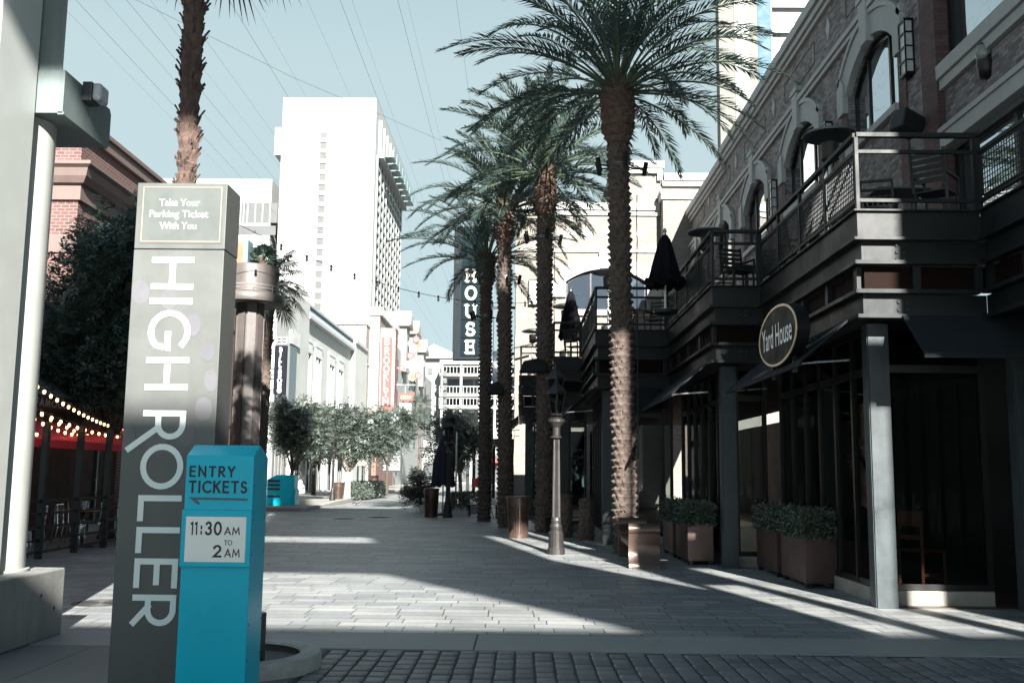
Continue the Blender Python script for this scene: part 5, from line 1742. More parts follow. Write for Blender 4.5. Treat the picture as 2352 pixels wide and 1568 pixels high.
def cafe_table():
    t = thing('cafe_table', 'table', 'table', (0,0,0), 0, 'wood topped cafe tables')
    mb = MB(); mb.box(-.36,.36,-.36,.36,.73,.76); mb.build('tabletop', M_top, t, local=True, bevel=.008)
    mb = MB(); mb.tube([(0,0,.03),(0,0,.73)], .045, 12); mb.build('pedestal', M_alu, t, local=True, smooth=True)
    mb = MB(); mb.lathe([(.26,0),(.26,.02),(.06,.05)], 20); mb.build('base', M_steel, t, local=True)
    return t
c0 = alu_chair(); t0 = cafe_table()
CH = [(-9.15, 18.3, 1.9, 'metal cafe chair nearest the gateway column, behind the first fence post'), (-9.35, 19.2, -1.3, 'metal cafe chair turned away between the first and second fence posts'),
      (-9.1, 20.4, 1.75, 'metal cafe chair with arched back directly left of the second fence post'), (-9.2, 21.6, -1.45, 'metal cafe chair right of the second fence post, beside the bucket table'),
      (-9.1, 22.9, 1.4, 'metal cafe chair beyond the third fence post, half hidden by the pylon'), (-9.9, 19.6, .4, 'metal cafe chair in the second row behind the near table'),
      (-10.0, 22.3, 2.7, 'metal cafe chair in the second row by the glass door')]
for i, (x, y, r, lab) in enumerate(CH):
    if i == 0: c0.location = (x, y, 0); c0.rotation_euler = (0,0,r); c0['label'] = lab
    else: dup(c0, (x, y, 0), r, lab)
TB = [(-9.2, 17.55, 'wood topped cafe table nearest the gateway column'), (-9.15, 21.0, 'wood topped cafe table with metal buckets, right of the second fence post'), (-9.4, 23.9, 'wood topped cafe table farthest along the fence')]
for i, (x, y, lab) in enumerate(TB):
    if i == 0: t0.location = (x, y, 0); t0['label'] = lab
    else: dup(t0, (x, y, 0), .1, lab)
b0 = None
for i, (x, y, lab) in enumerate(((-9.1, 21.0, 'metal bucket of cutlery on the middle cafe table'), (-9.05, 17.6, 'metal bucket on the nearest cafe table'), (-9.3, 21.15, 'second metal bucket behind the cutlery bucket on the middle cafe table'))):
    mb = MB(); mb.lathe([(.06,0),(.08,.17),(.07,.17),(.055,.02)], 14, capt=False)
    if b0 is None: b0 = mb.build('bucket', M_alu, smooth='auto'); tag(b0, lab, 'bucket', 'metal buckets on the cafe tables'); b0.location = (x, y, .762)
    else:
        c = b0.copy(); COL.objects.link(c); c.location = (x, y, .762); c['label'] = lab
# warm string lights over the patio
M_bulb = emitmat('warm_bulb', (1.0, 0.50, 0.22), 2.2)
M_wire = M('wire', (0.015,0.015,0.015), .6)
M_sock = M('socket', (0.02,0.02,0.022), .5)
bulb = MB(); bulb.lathe([(.0,-.125),(.02,-.118),(.036,-.085),(.032,-.05),(.018,-.03)], 10, capb=False); 
def string(A, B, sag, n, label, bmat, group, r=1.0, gl=None, start=.5):
    A = Vector(A); B = Vector(B)
    t = thing('string_lights', label, 'string lights', tuple(A), 0, group)
    pts = []
    for i in range(25):
        f = i/24; p = A.lerp(B, f) - A; p.z -= sag*4*f*(1-f); pts.append(p)
    mb = MB(); mb.tube(pts, .008*r, 5); mb.build('wire', M_wire, t, local=True)
    me = None
    for k in range(n):
        f = (k+start)/n; p = A.lerp(B, f) - A; p.z -= sag*4*f*(1-f)
        if me is None:
            mb = MB(); mb.add([tuple(x*r for x in v) for v in bulb.v], bulb.f, 0); mb.lathe([(.02*r,-.035*r),(.026*r,-.03*r),(.026*r,.03*r),(.012*r,.04*r)], 8, mi=1)
            o = mb.build('bulb', [bmat, M_sock], t, local=True, smooth=True); me = o
        else:
            o = me.copy(); COL.objects.link(o); o.parent = t
        o.location = p
SG = 'warm string lights over the cafe patio'
def PP(px, py, Y): return tuple(P(px, py, Y))
string(PP(60, 862, 15.0), PP(300, 985, 27), .15, 23, 'topmost string of warm bulbs over the cafe patio', M_bulb, SG, r=.72)
string(PP(40, 905, 16.0), PP(300, 1000, 27), .28, 17, 'second string of warm bulbs below the topmost one', M_bulb, SG, r=.72)
string(PP(70, 950, 17.0), PP(290, 968, 26), .32, 16, 'middle string of warm bulbs crossing the dark tree', M_bulb, SG, r=.72)
string(PP(76, 985, 17.6), PP(243, 1003, 23.2), .22, 12, 'string of warm bulbs strung along the fence post tops', M_bulb, SG, r=.72)
string(PP(60, 925, 16.0), PP(300, 1000, 24.5), .12, 14, 'string of warm bulbs just above the dark name board', M_bulb, SG, r=.72)
# ================================================================== ROUND-TOPPED PILLAR ON THE LEFT
M_pil = M('taupe_paint', (0.078, 0.068, 0.065), .45, var=.1, scale=2, streak=.15)
YD = 27.0
c = P(576, 690, YD); e = P(656, 668, YD); cx_ = c.x
rd = e.x - cx_; z0 = P(600, 686, YD-rd).z
zrim = P(576, 664, YD-rd).z; ztop = P(576, 604, YD-.75*rd).z
t = thing('round_pillar', 'fluted taupe pillar topped by a round drum with a rimmed disc, behind the ticket box', 'pillar', (cx_, YD, 0))
rp = P(603, 800, YD).x - cx_
mb = MB()
n = 8
pts = []
for k in range(n):
    a0_ = 2*math.pi*(k+.5)/n
    pts.append((rp*1.02*math.cos(a0_-.30), rp*1.02*math.sin(a0_-.30))); pts.append((rp*1.02*math.cos(a0_+.30), rp*1.02*math.sin(a0_+.30)))
    am = a0_ + math.pi/n
    pts.append((rp*.84*math.cos(am-.06), rp*.84*math.sin(am-.06))); pts.append((rp*.84*math.cos(am+.06), rp*.84*math.sin(am+.06)))
mb.prism([(cx_+p[0], YD+p[1]) for p in pts], 'z', 0, z0+.02)
mb.build('shaft', M_pil, t)
mb = MB(); mb.lathe([(.3,z0+.1),(rd*.9,z0-.02),(rd*.98,z0+.0),(rd,z0+.06),(rd,z0+.18),(rd*.96,z0+.24),(.3,z0+.24)], 48, (cx_, YD, 0))
mb.build('disc', M('disc_paint', (0.085,0.075,0.072), .45, var=.1), t, smooth='auto')
mb = MB(); mb.lathe([(rd*.78,z0+.24),(rd*.78,ztop),(rd*.74,ztop+.02),(0,ztop)], 48, (cx_, YD, 0), capt=False)
mb.build('drum', M_pil, t, smooth='auto')
mb = MB()
for z_ in (.33, .43):
    mb.tube([(cx_+rd*.93*math.cos(2*math.pi*k/40), YD+rd*.93*math.sin(2*math.pi*k/40), z0+z_) for k in range(41)], .018, 6)
for k in range(10):
    a = 2*math.pi*k/10; mb.tube([(cx_+rd*.93*math.cos(a), YD+rd*.93*math.sin(a), z0+.22), (cx_+rd*.93*math.cos(a), YD+rd*.93*math.sin(a), z0+.43)], .014, 5)
mb.build('guard_rail', M('rail_grey', (0.25,0.23,0.22), .4, .4), t)
mb = MB(); p0 = P(535, 550, YD-.3); p1 = P(568, 605, YD-.3)
mb.box(p0.x, p1.x, YD-.3, YD+.2, ztop, p0.z); bx = mb.build('light_box', M('box_blue', (0.10,0.17,0.21), .5), t)
mb = MB(); mb.box(p0.x+.02, p1.x-.12, YD-.315, YD-.302, ztop+.05, p0.z-.08); mb.build('panel', M('box_orange', (0.42,0.10,0.055), .5), bx)
# small fan palm growing on top of the drum
tp = P(603, 585, YD+.1)
fan_palm((tp.x, YD+.1, ztop-.02), .35, .06, .06, 14, .40, .48, 52, 'tuft of fan palm growing on top of the round drum', rough=False)
# shaded dish lamp on the trunk side
b = P(604, 925, 31.0)
t = thing('dish_lamp', 'dark dome shaded lamp on a wall arm right of the fluted pillar', 'lamp', (b.x, 31.0, b.z))
mb = MB(); mb.lathe([(.17,-.1),(.165,-.07),(.12,.06),(.06,.1),(0,.11)], 20, capb=False, capt=False); mb.build('shade', M_iron, t, local=True, smooth=True)
mb = MB(); mb.tube([(0,0,.1),(0,.1,.18),(-.1,.5,.1)], .02, 6); mb.tube([(0,0,-.08),(0,0,-b.z)], .04, 8); mb.build('arm', M_iron, t, local=True)
# ================================================================== WHITE STUCCO BUILDING, LEFT
M_stu = M('white_stucco', (0.40, 0.415, 0.40), .8, var=.06, scale=.6, bump=.15, bscale=20, streak=.08)
M_stb = M('blue_trim', (0.19, 0.26, 0.30), .6, var=.12)
M_dkw = glassmat('far_glass', (0.03,0.035,0.04), mirror=.1)
XS = -15.6
def yx(px, X=XS): return PX(px, 1000, X).y
ya, yb_, yc, yd, ye = yx(612), yx(690), yx(799), yx(828), yx(842)
zE = PX(690, 706, XS).z
sb = thing('stucco_building', 'long white stucco shop building with blue balustrade and tall windows on the left', 'building', (XS, ya, 0))
WIN = []
for (p0, p1) in ((692, 706), (717, 729), (749, 760), (771, 781)): WIN.append((yx(p0), yx(p1)))
zw1 = PX(712, 813, XS).z; zw0 = 5.2
mb = MB()
mb.box(XS-14, XS+.35, ya, yb_, 0, zE+.55)
ys = [yb_+.002] + [v for w_ in WIN for v in (w_[0], w_[1])] + [yc]
for i in range(0, len(ys), 2): mb.box(XS-14, XS, ys[i], ys[i+1], 0, zE-.5)
for (a, b2) in WIN: mb.box(XS-14, XS, a, b2, zw1, zE-.5); mb.box(XS-14, XS, a, b2, 0, zw0)
mb.box(XS-14, XS+.45, yc+.002, yd, 0, zE+.2); mb.box(XS-14, XS, yd+.002, ye+6, 0, zE-.9)
mb.build('wall', M_stu, sb)
mb = MB()
mb.box(XS-.1, XS+.42, yb_, yc, zE-.5, zE-.25); mb.box(XS-.1, XS+.30, yb_, yc, zE+.42, zE+.62)
mb.box(XS-.2, XS+.6, yc-.1, yd+.1, zE+.2, zE+.5)
mb.box(XS-.1, XS+.3, yd+.11, ye+6, zE-.9, zE-.7); mb.box(XS-.1, XS+.2, yd+.11, ye+6, zE-.2, zE-.05)
mb.build('cornice', M('trim_pale', (0.36,0.38,0.385), .7), sb)
mb = MB()
mb.box(XS-.06, XS+.02, yb_, yc, zE-.25, zE+.42)
nb = int((yc-yb_)/.42)
for k in range(nb):
    y = yb_ + (yc-yb_)*(k+.3)/nb; mb.box(XS+.06, XS+.2, y, y+.16, zE-.25, zE+.42)
nb = 16
for k in range(nb):
    y = yd + .2 + (ye+5.5-yd)*(k+.3)/nb; mb.box(XS+.02, XS+.14, y, y+.22, zE-.7, zE-.2)
mb.build_each('balustrade', M_stb, sb)
for (a, b2) in WIN:
    mb = MB(); mid = (a+b2)/2
    mb.box(XS+.001, XS+.12, a-.25, b2+.25, zw1+.02, zw1+.75); mb.box(XS+.001, XS+.16, a-.4, b2+.4, zw1+.751, zw1+1.0)
    mb.box(XS-.3, XS+.06, mid-.22, mid+.22, zw0, zw1); mb.box(XS-.12, XS+.1, a-.3, a-.002, zw0, zw1); mb.box(XS-.12, XS+.1, b2+.002, b2+.3, zw0, zw1)
    f = mb.build('window', M('window_trim', (0.5,0.51,0.5), .7), sb)
    mb = MB(); mb.box(XS-.35, XS-.31, a, b2, zw0, zw1); mb.build('pane', M_dkw, f)
mb = MB()                     # near block windows
y0_, y1_ = yx(646), yx(662)
zz1 = PX(650, 780, XS+.35).z
mb.box(XS+.351, XS+.50, y0_-.3, y1_+.3, zz1, zz1+.9)
f = mb.build('window', M('window_trim', (0.5,0.51,0.5), .7), sb)
mb = MB(); mb.box(XS+.352, XS+.38, y0_, y1_, 5.2, zz1); mb.build('pane', M_dkw, f)
mb = MB()                     # ground floor shopfronts: pale piers with dark glass
y = ya + .3
rng = random.Random(4)
k = 0
while y < ye + 5:
    wd = rng.uniform(1.6, 2.6)
    mb = MB(); mb.box(XS+(.36 if y < yb_-2 else .002), XS+(.45 if y < yb_-2 else .12), y, y+wd, .2, 3.6)
    f = mb.build('shop_window', M_dkw, sb)
    mb = MB(); xx = XS+(.451 if y < yb_-2 else .121)
    for yy in (y, y+wd-.12, y+wd*.5): mb.box(xx, xx+.08, yy, yy+.12, .2, 3.6)
    mb.build('frame', M('frame_grey', (0.12,0.12,0.12), .5), f)
    y += wd + rng.uniform(1.0, 1.7); k += 1
for k, y in enumerate((64, 67.5, 71, 75, 79, 84)):
    mb = MB(); mb.box(XS+.6, XS+1.05, y, y+.45, .13, 4.0); mb.build('pier', M_stu, sb)
mb = MB(); mb.box(XS+.002, XS+1.2, 62, 88, 4.0, 4.4); mb.build('canopy', M_stu, sb)
# blade sign
Yb = 58.0
p0 = P(632, 778, Yb); p1 = P(655, 905, Yb)
t = thing('blade_sign', 'narrow black vertical blade sign with white letters on the white stucco building', 'sign', ((p0.x+p1.x)/2, Yb, p1.z))
mb = MB(); zt_ = P(643, 793, Yb).z
mb.box(p0.x, p1.x, Yb, Yb+.22, p1.z, zt_); bd = mb.build('board', M('sign_navy', (0.009,0.010,0.016), .85, spec=.1), t, bevel=.01)
mb = MB(); mb.box(p0.x, p1.x, Yb, Yb+.2, P(643,789,Yb).z, P(643,773,Yb).z); lg = mb.build('logo_panel', M('logo_white', (0.4,0.4,0.4), .5), t)
mb = MB(); zl = P(643,781,Yb).z; w_ = p1.x - p0.x
for s_ in (-1, 1):
    z_ = zl + s_*.09
    mb.prism([(p0.x+.06, z_-.10), (p0.x+w_*.35, z_+.10), (p0.x+w_*.40, z_-.0), (p0.x+w_*.65, z_+.10), (p0.x+w_*.7, z_), (p1.x-.05, z_+.09), (p1.x-.05, z_-.03), (p0.x+w_*.66, z_-.07), (p0.x+w_*.6, z_+.0), (p0.x+w_*.36, z_-.08)], 'y', Yb+.01, Yb-.012 - .001*s_)
mb.build('wave_mark', M_blk, lg)
mb = MB(); n = 9; zz0 = zt_-.12; st = (zt_-p1.z-.16)/n
for k, ch in enumerate('BILLABONG'):
    h = st*.74; w1, s1 = glyph(ch); wd = min(w1*h, .40); kx = wd/w1 if w1 else 0
    x0_ = (p0.x+p1.x)/2 - wd/2; zb_ = zz0 - st*(k+1) + st*.18
    strokes_mesh(mb, [[None if q_ is None else (q_[0]*kx, q_[1]*h) for q_ in s_] for s_ in s1], .036, lambda u, v, d: (x0_+u, Yb-.002-d, zb_+v), .006)
mb.build('lettering', M('letters_white', (0.5,0.5,0.5), .5), bd)
mb = MB()
for z_ in (zt_+.35, zt_-.3, (zt_+p1.z)/2-.3, p1.z+.25): mb.bar((p0.x-.75, Yb+.1, z_), (p0.x+.01, Yb+.1, z_), .05, .05)
mb.build('bracket', M_steel, t)
# ================================================================== WHITE HOTEL TOWER
M_tow = M('tower_white', (0.30, 0.315, 0.31), .75, var=.03, scale=.05)
M_tgr = M('tower_grey', (0.055, 0.06, 0.062), .5, var=.1, scale=.3)
M_tgl = glassmat('tower_glass', (0.07,0.10,0.12), mirror=.08)
YT = 250.0
xl_ = P(640, 700, YT).x; xr_ = P(880, 500, YT).x
xr_ = P(860, 400, YT).x
xl_ = P(648, 300, YT).x; ztp = P(750, 225, YT).z
ht = thing('hotel_tower', 'tall white hotel tower with one column of small dark windows and gridded side', 'building', (xl_, YT, 0))
YT2 = PX(922, 500, xr_).y
mb = MB(); mb.box(xl_, xr_, YT, YT2, 0, ztp); mb.box(xl_-1.9, xl_-.002, YT+.3, YT+30, P(640,355,YT).z, P(640,292,YT).z)
mb.build('wall', M_tow, ht)
fh = 26.0*YT/FPX
nfl = 34
px0 = P(737, 500, YT).x
for k in range(nfl):
    z_ = P(740, 304, YT).z - fh*k
    if z_ < 12 or k >= 20: break
    mb = MB(); mb.box(px0-.85, px0+.85, YT-.05, YT-.004, z_-.55*fh, z_)
    f = mb.build('window', M_tgr, ht)
    mb = MB(); mb.box(px0-.9, px0+.9, YT-.35, YT-.28, z_-fh*.95, z_-fh*.62); mb.build('balustrade', M('rail_white', (0.45,0.46,0.46), .6), f)
# gridded side: slabs and fins proud of a grey wall
mb = MB()
zs0 = ztp - 11
mb.box(xr_+.003, xr_+.05, YT+3.5, YT2-2, 10, zs0-4)
sw_ = mb.build('side_glazing', M_tgr, ht)
mb = MB(); mb.box(xr_+.003, xr_+1.8, YT+3.5, YT2-1, zs0-4, zs0-3.2)
k = 0
z_ = zs0 - 4 - fh
while z_ > 10:
    mb.box(xr_+.052, xr_+.38, YT+3.5, YT2-2, z_, z_+.8); z_ -= fh
mb.build('balcony_slab', M_tow, ht)
mb = MB(); ny = 9
for k in range(ny+1):
    y = YT+3.5 + (YT2-YT-6)*k/ny; mb.box(xr_+.052, xr_+.42, y-.5, y+.5, 10, zs0-4)
mb.build('fin', M_tow, ht)
mb = MB(); ny = 8
for k in range(ny):
    y = YT+5 + (YT2-YT-8)*(k+.1)/ny
    mb.box(xr_+.003, xr_+.8, y, y+(YT2-YT-8)/ny*.45, zs0-3, zs0+7)
mb.build('louvre', M('louvre', (0.30,0.32,0.33), .6), ht)
mb = MB()
for k in range(ny):
    y = YT+5 + (YT2-YT-8)*(k+.1)/ny
    mb.box(xr_+.2, xr_+4.2, y, y+(YT2-YT-8)/ny*.85, zs0-3.1, zs0-2.9); mb.box(xr_+4.1, xr_+4.2, y, y+(YT2-YT-8)/ny*.85, zs0-2.9, zs0-.4)
mb.build('glass_balcony', M('green_glass', (0.16,0.24,0.235), .2), ht)
# lower hotel wing
ww = thing('hotel_wing', 'lower white hotel wing with a grey glazed band left of the tower', 'building', (xl_-20, YT, 0))
YW_ = YT-.5; zt_ = P(500, 411, YW_).z; xa = P(200, 450, YW_).x
mb = MB(); mb.box(xa, xl_-1.92, YT-.5, YT+30, 0, zt_); mb.build('wall', M_tow, ww)
for (q0, q1) in ((540, 566), (571, 636)):
    a = P(q0, 466, YW_); b2 = P(q1, 512, YW_)
    mb = MB(); mb.box(a.x, b2.x, YW_-.1, YW_-.004, b2.z, a.z); f = mb.build('window', M_tgr, ww)
    mb = MB()
    for i in range(1, 4):
        x_ = a.x + (b2.x-a.x)*i/4; mb.box(x_-.12, x_+.12, YW_-.2, YW_-.102, b2.z, a.z)
    mb.build('frame', M_tow, f)
a = P(545, 518, YW_); b2 = P(633, 540, YW_)
mb = MB(); mb.box(a.x, b2.x, YW_-.1, YW_-.004, b2.z, a.z); mb.build('window', M_tgr, ww)
# ================================================================== FAR BRICK BLOCKS AND THEATRE SIGN
M_brf = brickmat('grey_tan_brick', (0.19,0.17,0.155), (0.25,0.225,0.21), (0.26,0.25,0.235), bw=.5, bh=.2, ms=.02, big=.1)
M_brw = brickmat('red_brick', (0.16,0.06,0.045), (0.2,0.08,0.06), (0.2,0.17,0.15), bw=.5, bh=.2, ms=.02, big=.2)
Y1 = 97.0
t = thing('theatre_building', 'grey-tan brick theatre block with white coping beside the red vertical sign', 'building', (-15, Y1, 0))
a = P(793, 745, Y1); b2 = P(842, 745, Y1); c2 = P(873, 724, Y1+2)
mb = MB(); mb.box(a.x-8, b2.x, Y1, Y1+12, 0, a.z); mb.box(b2.x+.002, c2.x, Y1+2, Y1+16, 0, c2.z); mb.build('wall', M_brf, t)
mb = MB(); mb.box(a.x-8.2, b2.x+.1, Y1-.2, Y1+12, a.z, a.z+.9); mb.box(b2.x-.1, c2.x+.25, Y1+1.8, Y1+16, c2.z, c2.z+.8); mb.build('coping', M('coping_white', (0.5,0.5,0.49), .7), t)
mb = MB(); mb.box(b2.x+.3, c2.x+.004, Y1+1.98, Y1+15, 0.13, 5.5); mb.build('brick_base', M_brw, t)
for (z0_, z1_) in ((7.2, 9.6), (10.4, 12.6), (4.2, 6.4)):
    mb = MB(); mb.box(c2.x+.002, c2.x+.05, Y1+3.5, Y1+5.2, z0_, z1_); mb.build('window', M_dkw, t)
mb = MB(); mb.box(b2.x-3.0, b2.x-.8, Y1-.05, Y1-.004, .2, 4.2); mb.box(b2.x-6.0, b2.x-3.6, Y1-.05, Y1-.004, .2, 4.2); mb.build('shop_window', M_inn, t)
Ys = 100.0
p0 = P(869, 753, Ys); p1 = P(905, 918, Ys)
t = thing('theatre_sign', 'tall salmon red vertical sign with white letters edged with bulbs', 'sign', (p0.x, Ys, p1.z))
M_sal = M('salmon_red', (0.15, 0.042, 0.036), .6, var=.1)
M_salw = M('sign_white', (0.42,0.41,0.39), .6, var=.05)
mb = MB(); zt_ = P(887, 762, Ys).z
mb.box(p0.x, p1.x, Ys, Ys+1.9, p1.z-1.2, p0.z); mb.build('case', M_sal, t)
mb = MB(); mb.box(p0.x+.001, p1.x-.001, Ys-.06, Ys-.002, p1.z-.6, zt_); fb = mb.build('border', M('border_grey', (0.22,0.21,0.2), .6), t)
mb = MB(); mb.box(p0.x+.42, p1.x-.30, Ys-.10, Ys-.062, p1.z-.6, P(887,775,Ys).z); mb.build('panel', M_sal, fb)
mb = MB()
for k in range(30):
    z_ = zt_-.25 - (zt_-p1.z)*k/30
    for x_ in (p0.x+.28, p1.x-.16): mb.lathe([(.075,0),(.05,.06),(0,.08)], 8, (x_, Ys-.1, z_), capt=False)
mb.build_each('bulb', M('bulb_glass', (0.55,0.5,0.45), .2), fb)
mb = MB(); mb.box(p0.x+.15, p0.x+.65, Ys-.065, Ys-.061, zt_+.02, zt_+.5) if False else None
tmp = P(887, 758, Ys).z
mb.box(p0.x+.1, p1.x-.15, Ys-.05, Ys-.003, zt_+.04, zt_+.36)
mb.build('marquee', M('marquee_grey', (0.25,0.25,0.25), .6), t)
mb = MB()
cxm = (p0.x+.42+p1.x-.30)/2
for ch, py in zip('BROOKLYN', (784.5, 806, 827.5, 847, 866, 884.5, 903, 922)):
    zc_ = P(888, py, Ys).z; h = .68; w1, s1 = glyph(ch); wd = min(.50, w1*h); kx = wd/w1
    strokes_mesh(mb, [[None if q_ is None else (q_[0]*kx, q_[1]*h) for q_ in s_] for s_ in s1], .056, lambda u, v, d: (cxm-wd/2+u, Ys-.102-d, zc_-h/2+v), .03)
mb.build('lettering', M_salw, fb)
# cluster of ring discs
Yd = 106.0
t = thing('disc_cluster', 'cluster of round white, red and orange ring discs beside the theatre sign', 'sign', (P(955, 830, Yd).x, Yd, 8))
k0 = .2187
def dpt(zx, zy): return (588 + k0*zx, 612.5 + k0*zy)
DS = [(1683,765,38,'r'),(1632,805,38,'w'),(1712,825,42,'o'),(1655,872,36,'g'),(1622,933,38,'r'),(1672,1012,43,'w'),(1745,1020,36,'go'),(1662,1085,38,'y'),(1585,1025,38,'b'),(1533,1065,34,'r'),(1705,1143,38,'r'),(1640,1155,42,'o')]
dc = {'r': ((0.24,0.025,0.016),(0.3,0.3,0.29)), 'w': ((0.3,0.3,0.29),(0.15,0.15,0.135)), 'o': ((0.3,0.3,0.29),(0.24,0.085,0.02)), 'g': ((0.33,0.35,0.34),(0.5,0.5,0.48)), 'go': ((0.26,0.28,0.28),(0.5,0.24,0.08)), 'y': ((0.45,0.22,0.09),(0.5,0.5,0.47)), 'b': ((0.45,0.44,0.40),(0.48,0.47,0.44))}
for i, (zx, zy, rr, kd) in enumerate(DS):
    px, py = dpt(zx, zy); c = P(px, py, Yd); r = rr*k0*Yd/FPX; yy = Yd + .12*(i % 3)
    mo = M('disc_rim_'+kd, dc[kd][0], .5, var=.05); mi_ = M('disc_face_'+kd, dc[kd][1], .5, var=.05)
    mb = MB(); mb.prism([(c.x + r*math.cos(2*math.pi*k/28), c.z + r*math.sin(2*math.pi*k/28)) for k in range(28)], 'y', yy, yy-.10)
    d_ = mb.build('disc', mo, t)
    mb = MB(); mb.prism([(c.x + r*.6*math.cos(2*math.pi*k/28), c.z + r*.6*math.sin(2*math.pi*k/28)) for k in range(28)], 'y', yy-.10, yy-.13)
    mb.build('face', mi_, d_)
mb = MB(); q0, q1 = P(955, 775, Yd), P(958, 870, Yd)
mb.tube([(q0.x, Yd+.5, q0.z+.3), (q1.x-.2, Yd+.5, q1.z-.2)], .05, 6); mb.tube([(q0.x-2.2, Yd+.5, q1.z+1.2), (q0.x, Yd+.5, q1.z+1.2)], .05, 6); mb.build('support', M_white, t)
# red ice cream sign
Yi = 104.0
q0, q1, q2, q3 = [P(*a, Yi) for a in ((917.5, 903), (953, 902), (947, 920.5), (917.5, 920.5))]
t = thing('cream_sign', 'small bright red sign lettered CREAM hanging right of the theatre sign', 'sign', (q3.x, Yi, q3.z))
mb = MB(); mb.prism([(q.x, q.z) for q in (q0, q1, q2, q3)], 'y', Yi, Yi+.3); bd = mb.build('board', M('sign_red', (0.26,0.028,0.014), .5), t)
mb = MB(); h = (q0.z-q3.z)*.5; tmpm = MB()
ln = word(tmpm, 'CREAM', lambda u,v,d: (u,0,v), h, h*.13, h*.2); kk = (q2.x-q3.x-.25)/ln
word(mb, 'CREAM', lambda u,v,d: (q3.x+.12+u*kk, Yi-.003-d, q3.z+h*.5+v), h, h*.13, h*.2, th=.01)
mb.build('lettering', M_salw, bd)
mb = MB(); mb.bar((q0.x-.4, Yi+.15, q0.z+.9), (q1.x, Yi+.15, q0.z+.9), .06, .06); mb.bar((q0.x+.6, Yi+.15, q0.z), (q0.x+.6, Yi+.15, q0.z+.9), .04, .04, up=(0,1,0)); mb.build('bracket', M_white, t)
a, b2 = P(917, 926, 103), P(944, 946, 103)
mb = MB(); mb.box(a.x, b2.x, 103, 103.2, b2.z, a.z)
tag(mb.build('blank_sign', M_white, bevel=.02), 'small plain white hanging sign below the red CREAM sign', 'sign')
# ================================================================== VICTORIAN WHITE BUILDING WITH GABLES, FAR LEFT
M_wh = M('blinding_white', (0.25,0.26,0.258), .8, var=.04, scale=.5)
M_roofb = M('tan_roof', (0.30,0.24,0.20), .8)
XV = -15.0
t = thing('gabled_building', 'white building with three small triangular gables stepping back beyond the theatre', 'building', (XV, 125, 0))
def yv(px): return PX(px, 1000, XV).y
mb = MB(); mb.box(XV-14, XV, 114, 165, 0, 16.5); mb.build('wall', M_wh, t)
for (px, py, wd) in ((921, 683, 5.0), (941, 707, 6.0), (962, 755, 5.5)):
    y = yv(px); z_ = PX(px, py, XV+.8).z
    mb = MB(); mb.box(XV-3, XV+.6, y-wd*.36, y+wd*.36, 14, z_-2.0); g = mb.build('dormer', M_wh, t)
    mb = MB(); mb.prism([(y-wd/2, z_-2.2), (y+wd/2, z_-2.2), (y+wd/2, z_-1.9), (y, z_), (y-wd/2, z_-1.9)], 'x', XV-4, XV+1.0); mb.build('gable', M_roofb, g)
    mb = MB(); mb.prism([(y-wd*.36, z_-1.95), (y+wd*.36, z_-1.95), (y, z_-.35)], 'x', XV+1.0, XV+1.06); mb.build('tympanum', M_wh, g)
    mb = MB(); mb.box(XV+.601, XV+.66, y-.7, y+.7, z_-6, z_-3); mb.build('window', M_tgr, g)
for k in range(6):
    y = 117 + 7*k
    for z_ in (5, 9, 12.6):
        mb = MB(); mb.box(XV+.002, XV+.08, y, y+2.2, z_, z_+2.4); mb.build('window', M_tgr, t)
# ================================================================== WHITE TERRACED BUILDING AT THE END OF THE STREET
YE = 170.0
ap = P(998, 792, YE); gl = P(957, 811, YE); gr = P(1041, 811, YE); r_ = P(1116, 826, YE-6)
t = thing('terraced_building', 'white building with a low gable and open decks closing the street', 'building', (ap.x, YE, 0))
mb = MB(); mb.box(gl.x-2, r_.x+6, YE, YE+20, 0, gl.z-1.0); mb.build('wall', M_wh, t)
mb = MB(); mb.prism([(gl.x, gl.z-1), (gr.x, gr.z-1), (gr.x, gr.z), (ap.x, ap.z), (gl.x, gl.z)], 'y', YE-1.2, YE+20); mb.build('gable', M_wh, t)
xd0 = P(1010, 850, YE-6).x
for i, (pa, pb) in enumerate(((826, 836), (857, 863), (903, 910), (930, 938))):
    za, zb = P(1050, pa, YE-6).z, P(1050, pb, YE-6).z
    mb = MB(); mb.box(xd0, r_.x+6, YE-6, YE-.01, zb, za); d_ = mb.build('deck', M_wh, t)
    if i > 0:
        mb = MB(); n = 24
        for k in range(n+1):
            x_ = xd0 + (r_.x+6-xd0)*k/n; mb.box(x_-.04, x_+.04, YE-5.95, YE-5.87, za, za+1.1)
        mb.box(xd0, r_.x+6, YE-5.96, YE-5.86, za+1.1, za+1.22); mb.build('railing', M('rail_grey2', (0.3,0.31,0.31), .6), d_)
for (pa, pb) in ((837, 849), (872, 898), (911, 929)):
    za, zb = P(1050, pa, YE).z, P(1050, pb, YE).z
    for k in range(5):
        x0_ = xd0 + 1 + (r_.x+4-xd0)*k/5
        mb = MB(); mb.box(x0_, x0_+(r_.x+4-xd0)/5*.82, YE-.2, YE-.004, zb, za); mb.build('window', M('deck_glass', (0.06,0.085,0.11), .2), t)
mb = MB()
for k in range(5):
    x_ = xd0 + .4 + (r_.x+5-xd0)*k/4; mb.box(x_-.2, x_+.2, YE-5.7, YE-5.3, 0, P(1050,836,YE-6).z)
mb.build('deck_column', M_wh, t)
a, b2 = P(980, 845, YE), P(995, 845, YE)
mb = MB(); mb.box(P(983,851,YE).x, P(994,851,YE).x, YE-.15, YE-.004, P(985,859,YE).z, P(985,845,YE).z); mb.build('window', M_tgr, t)
mb = MB()
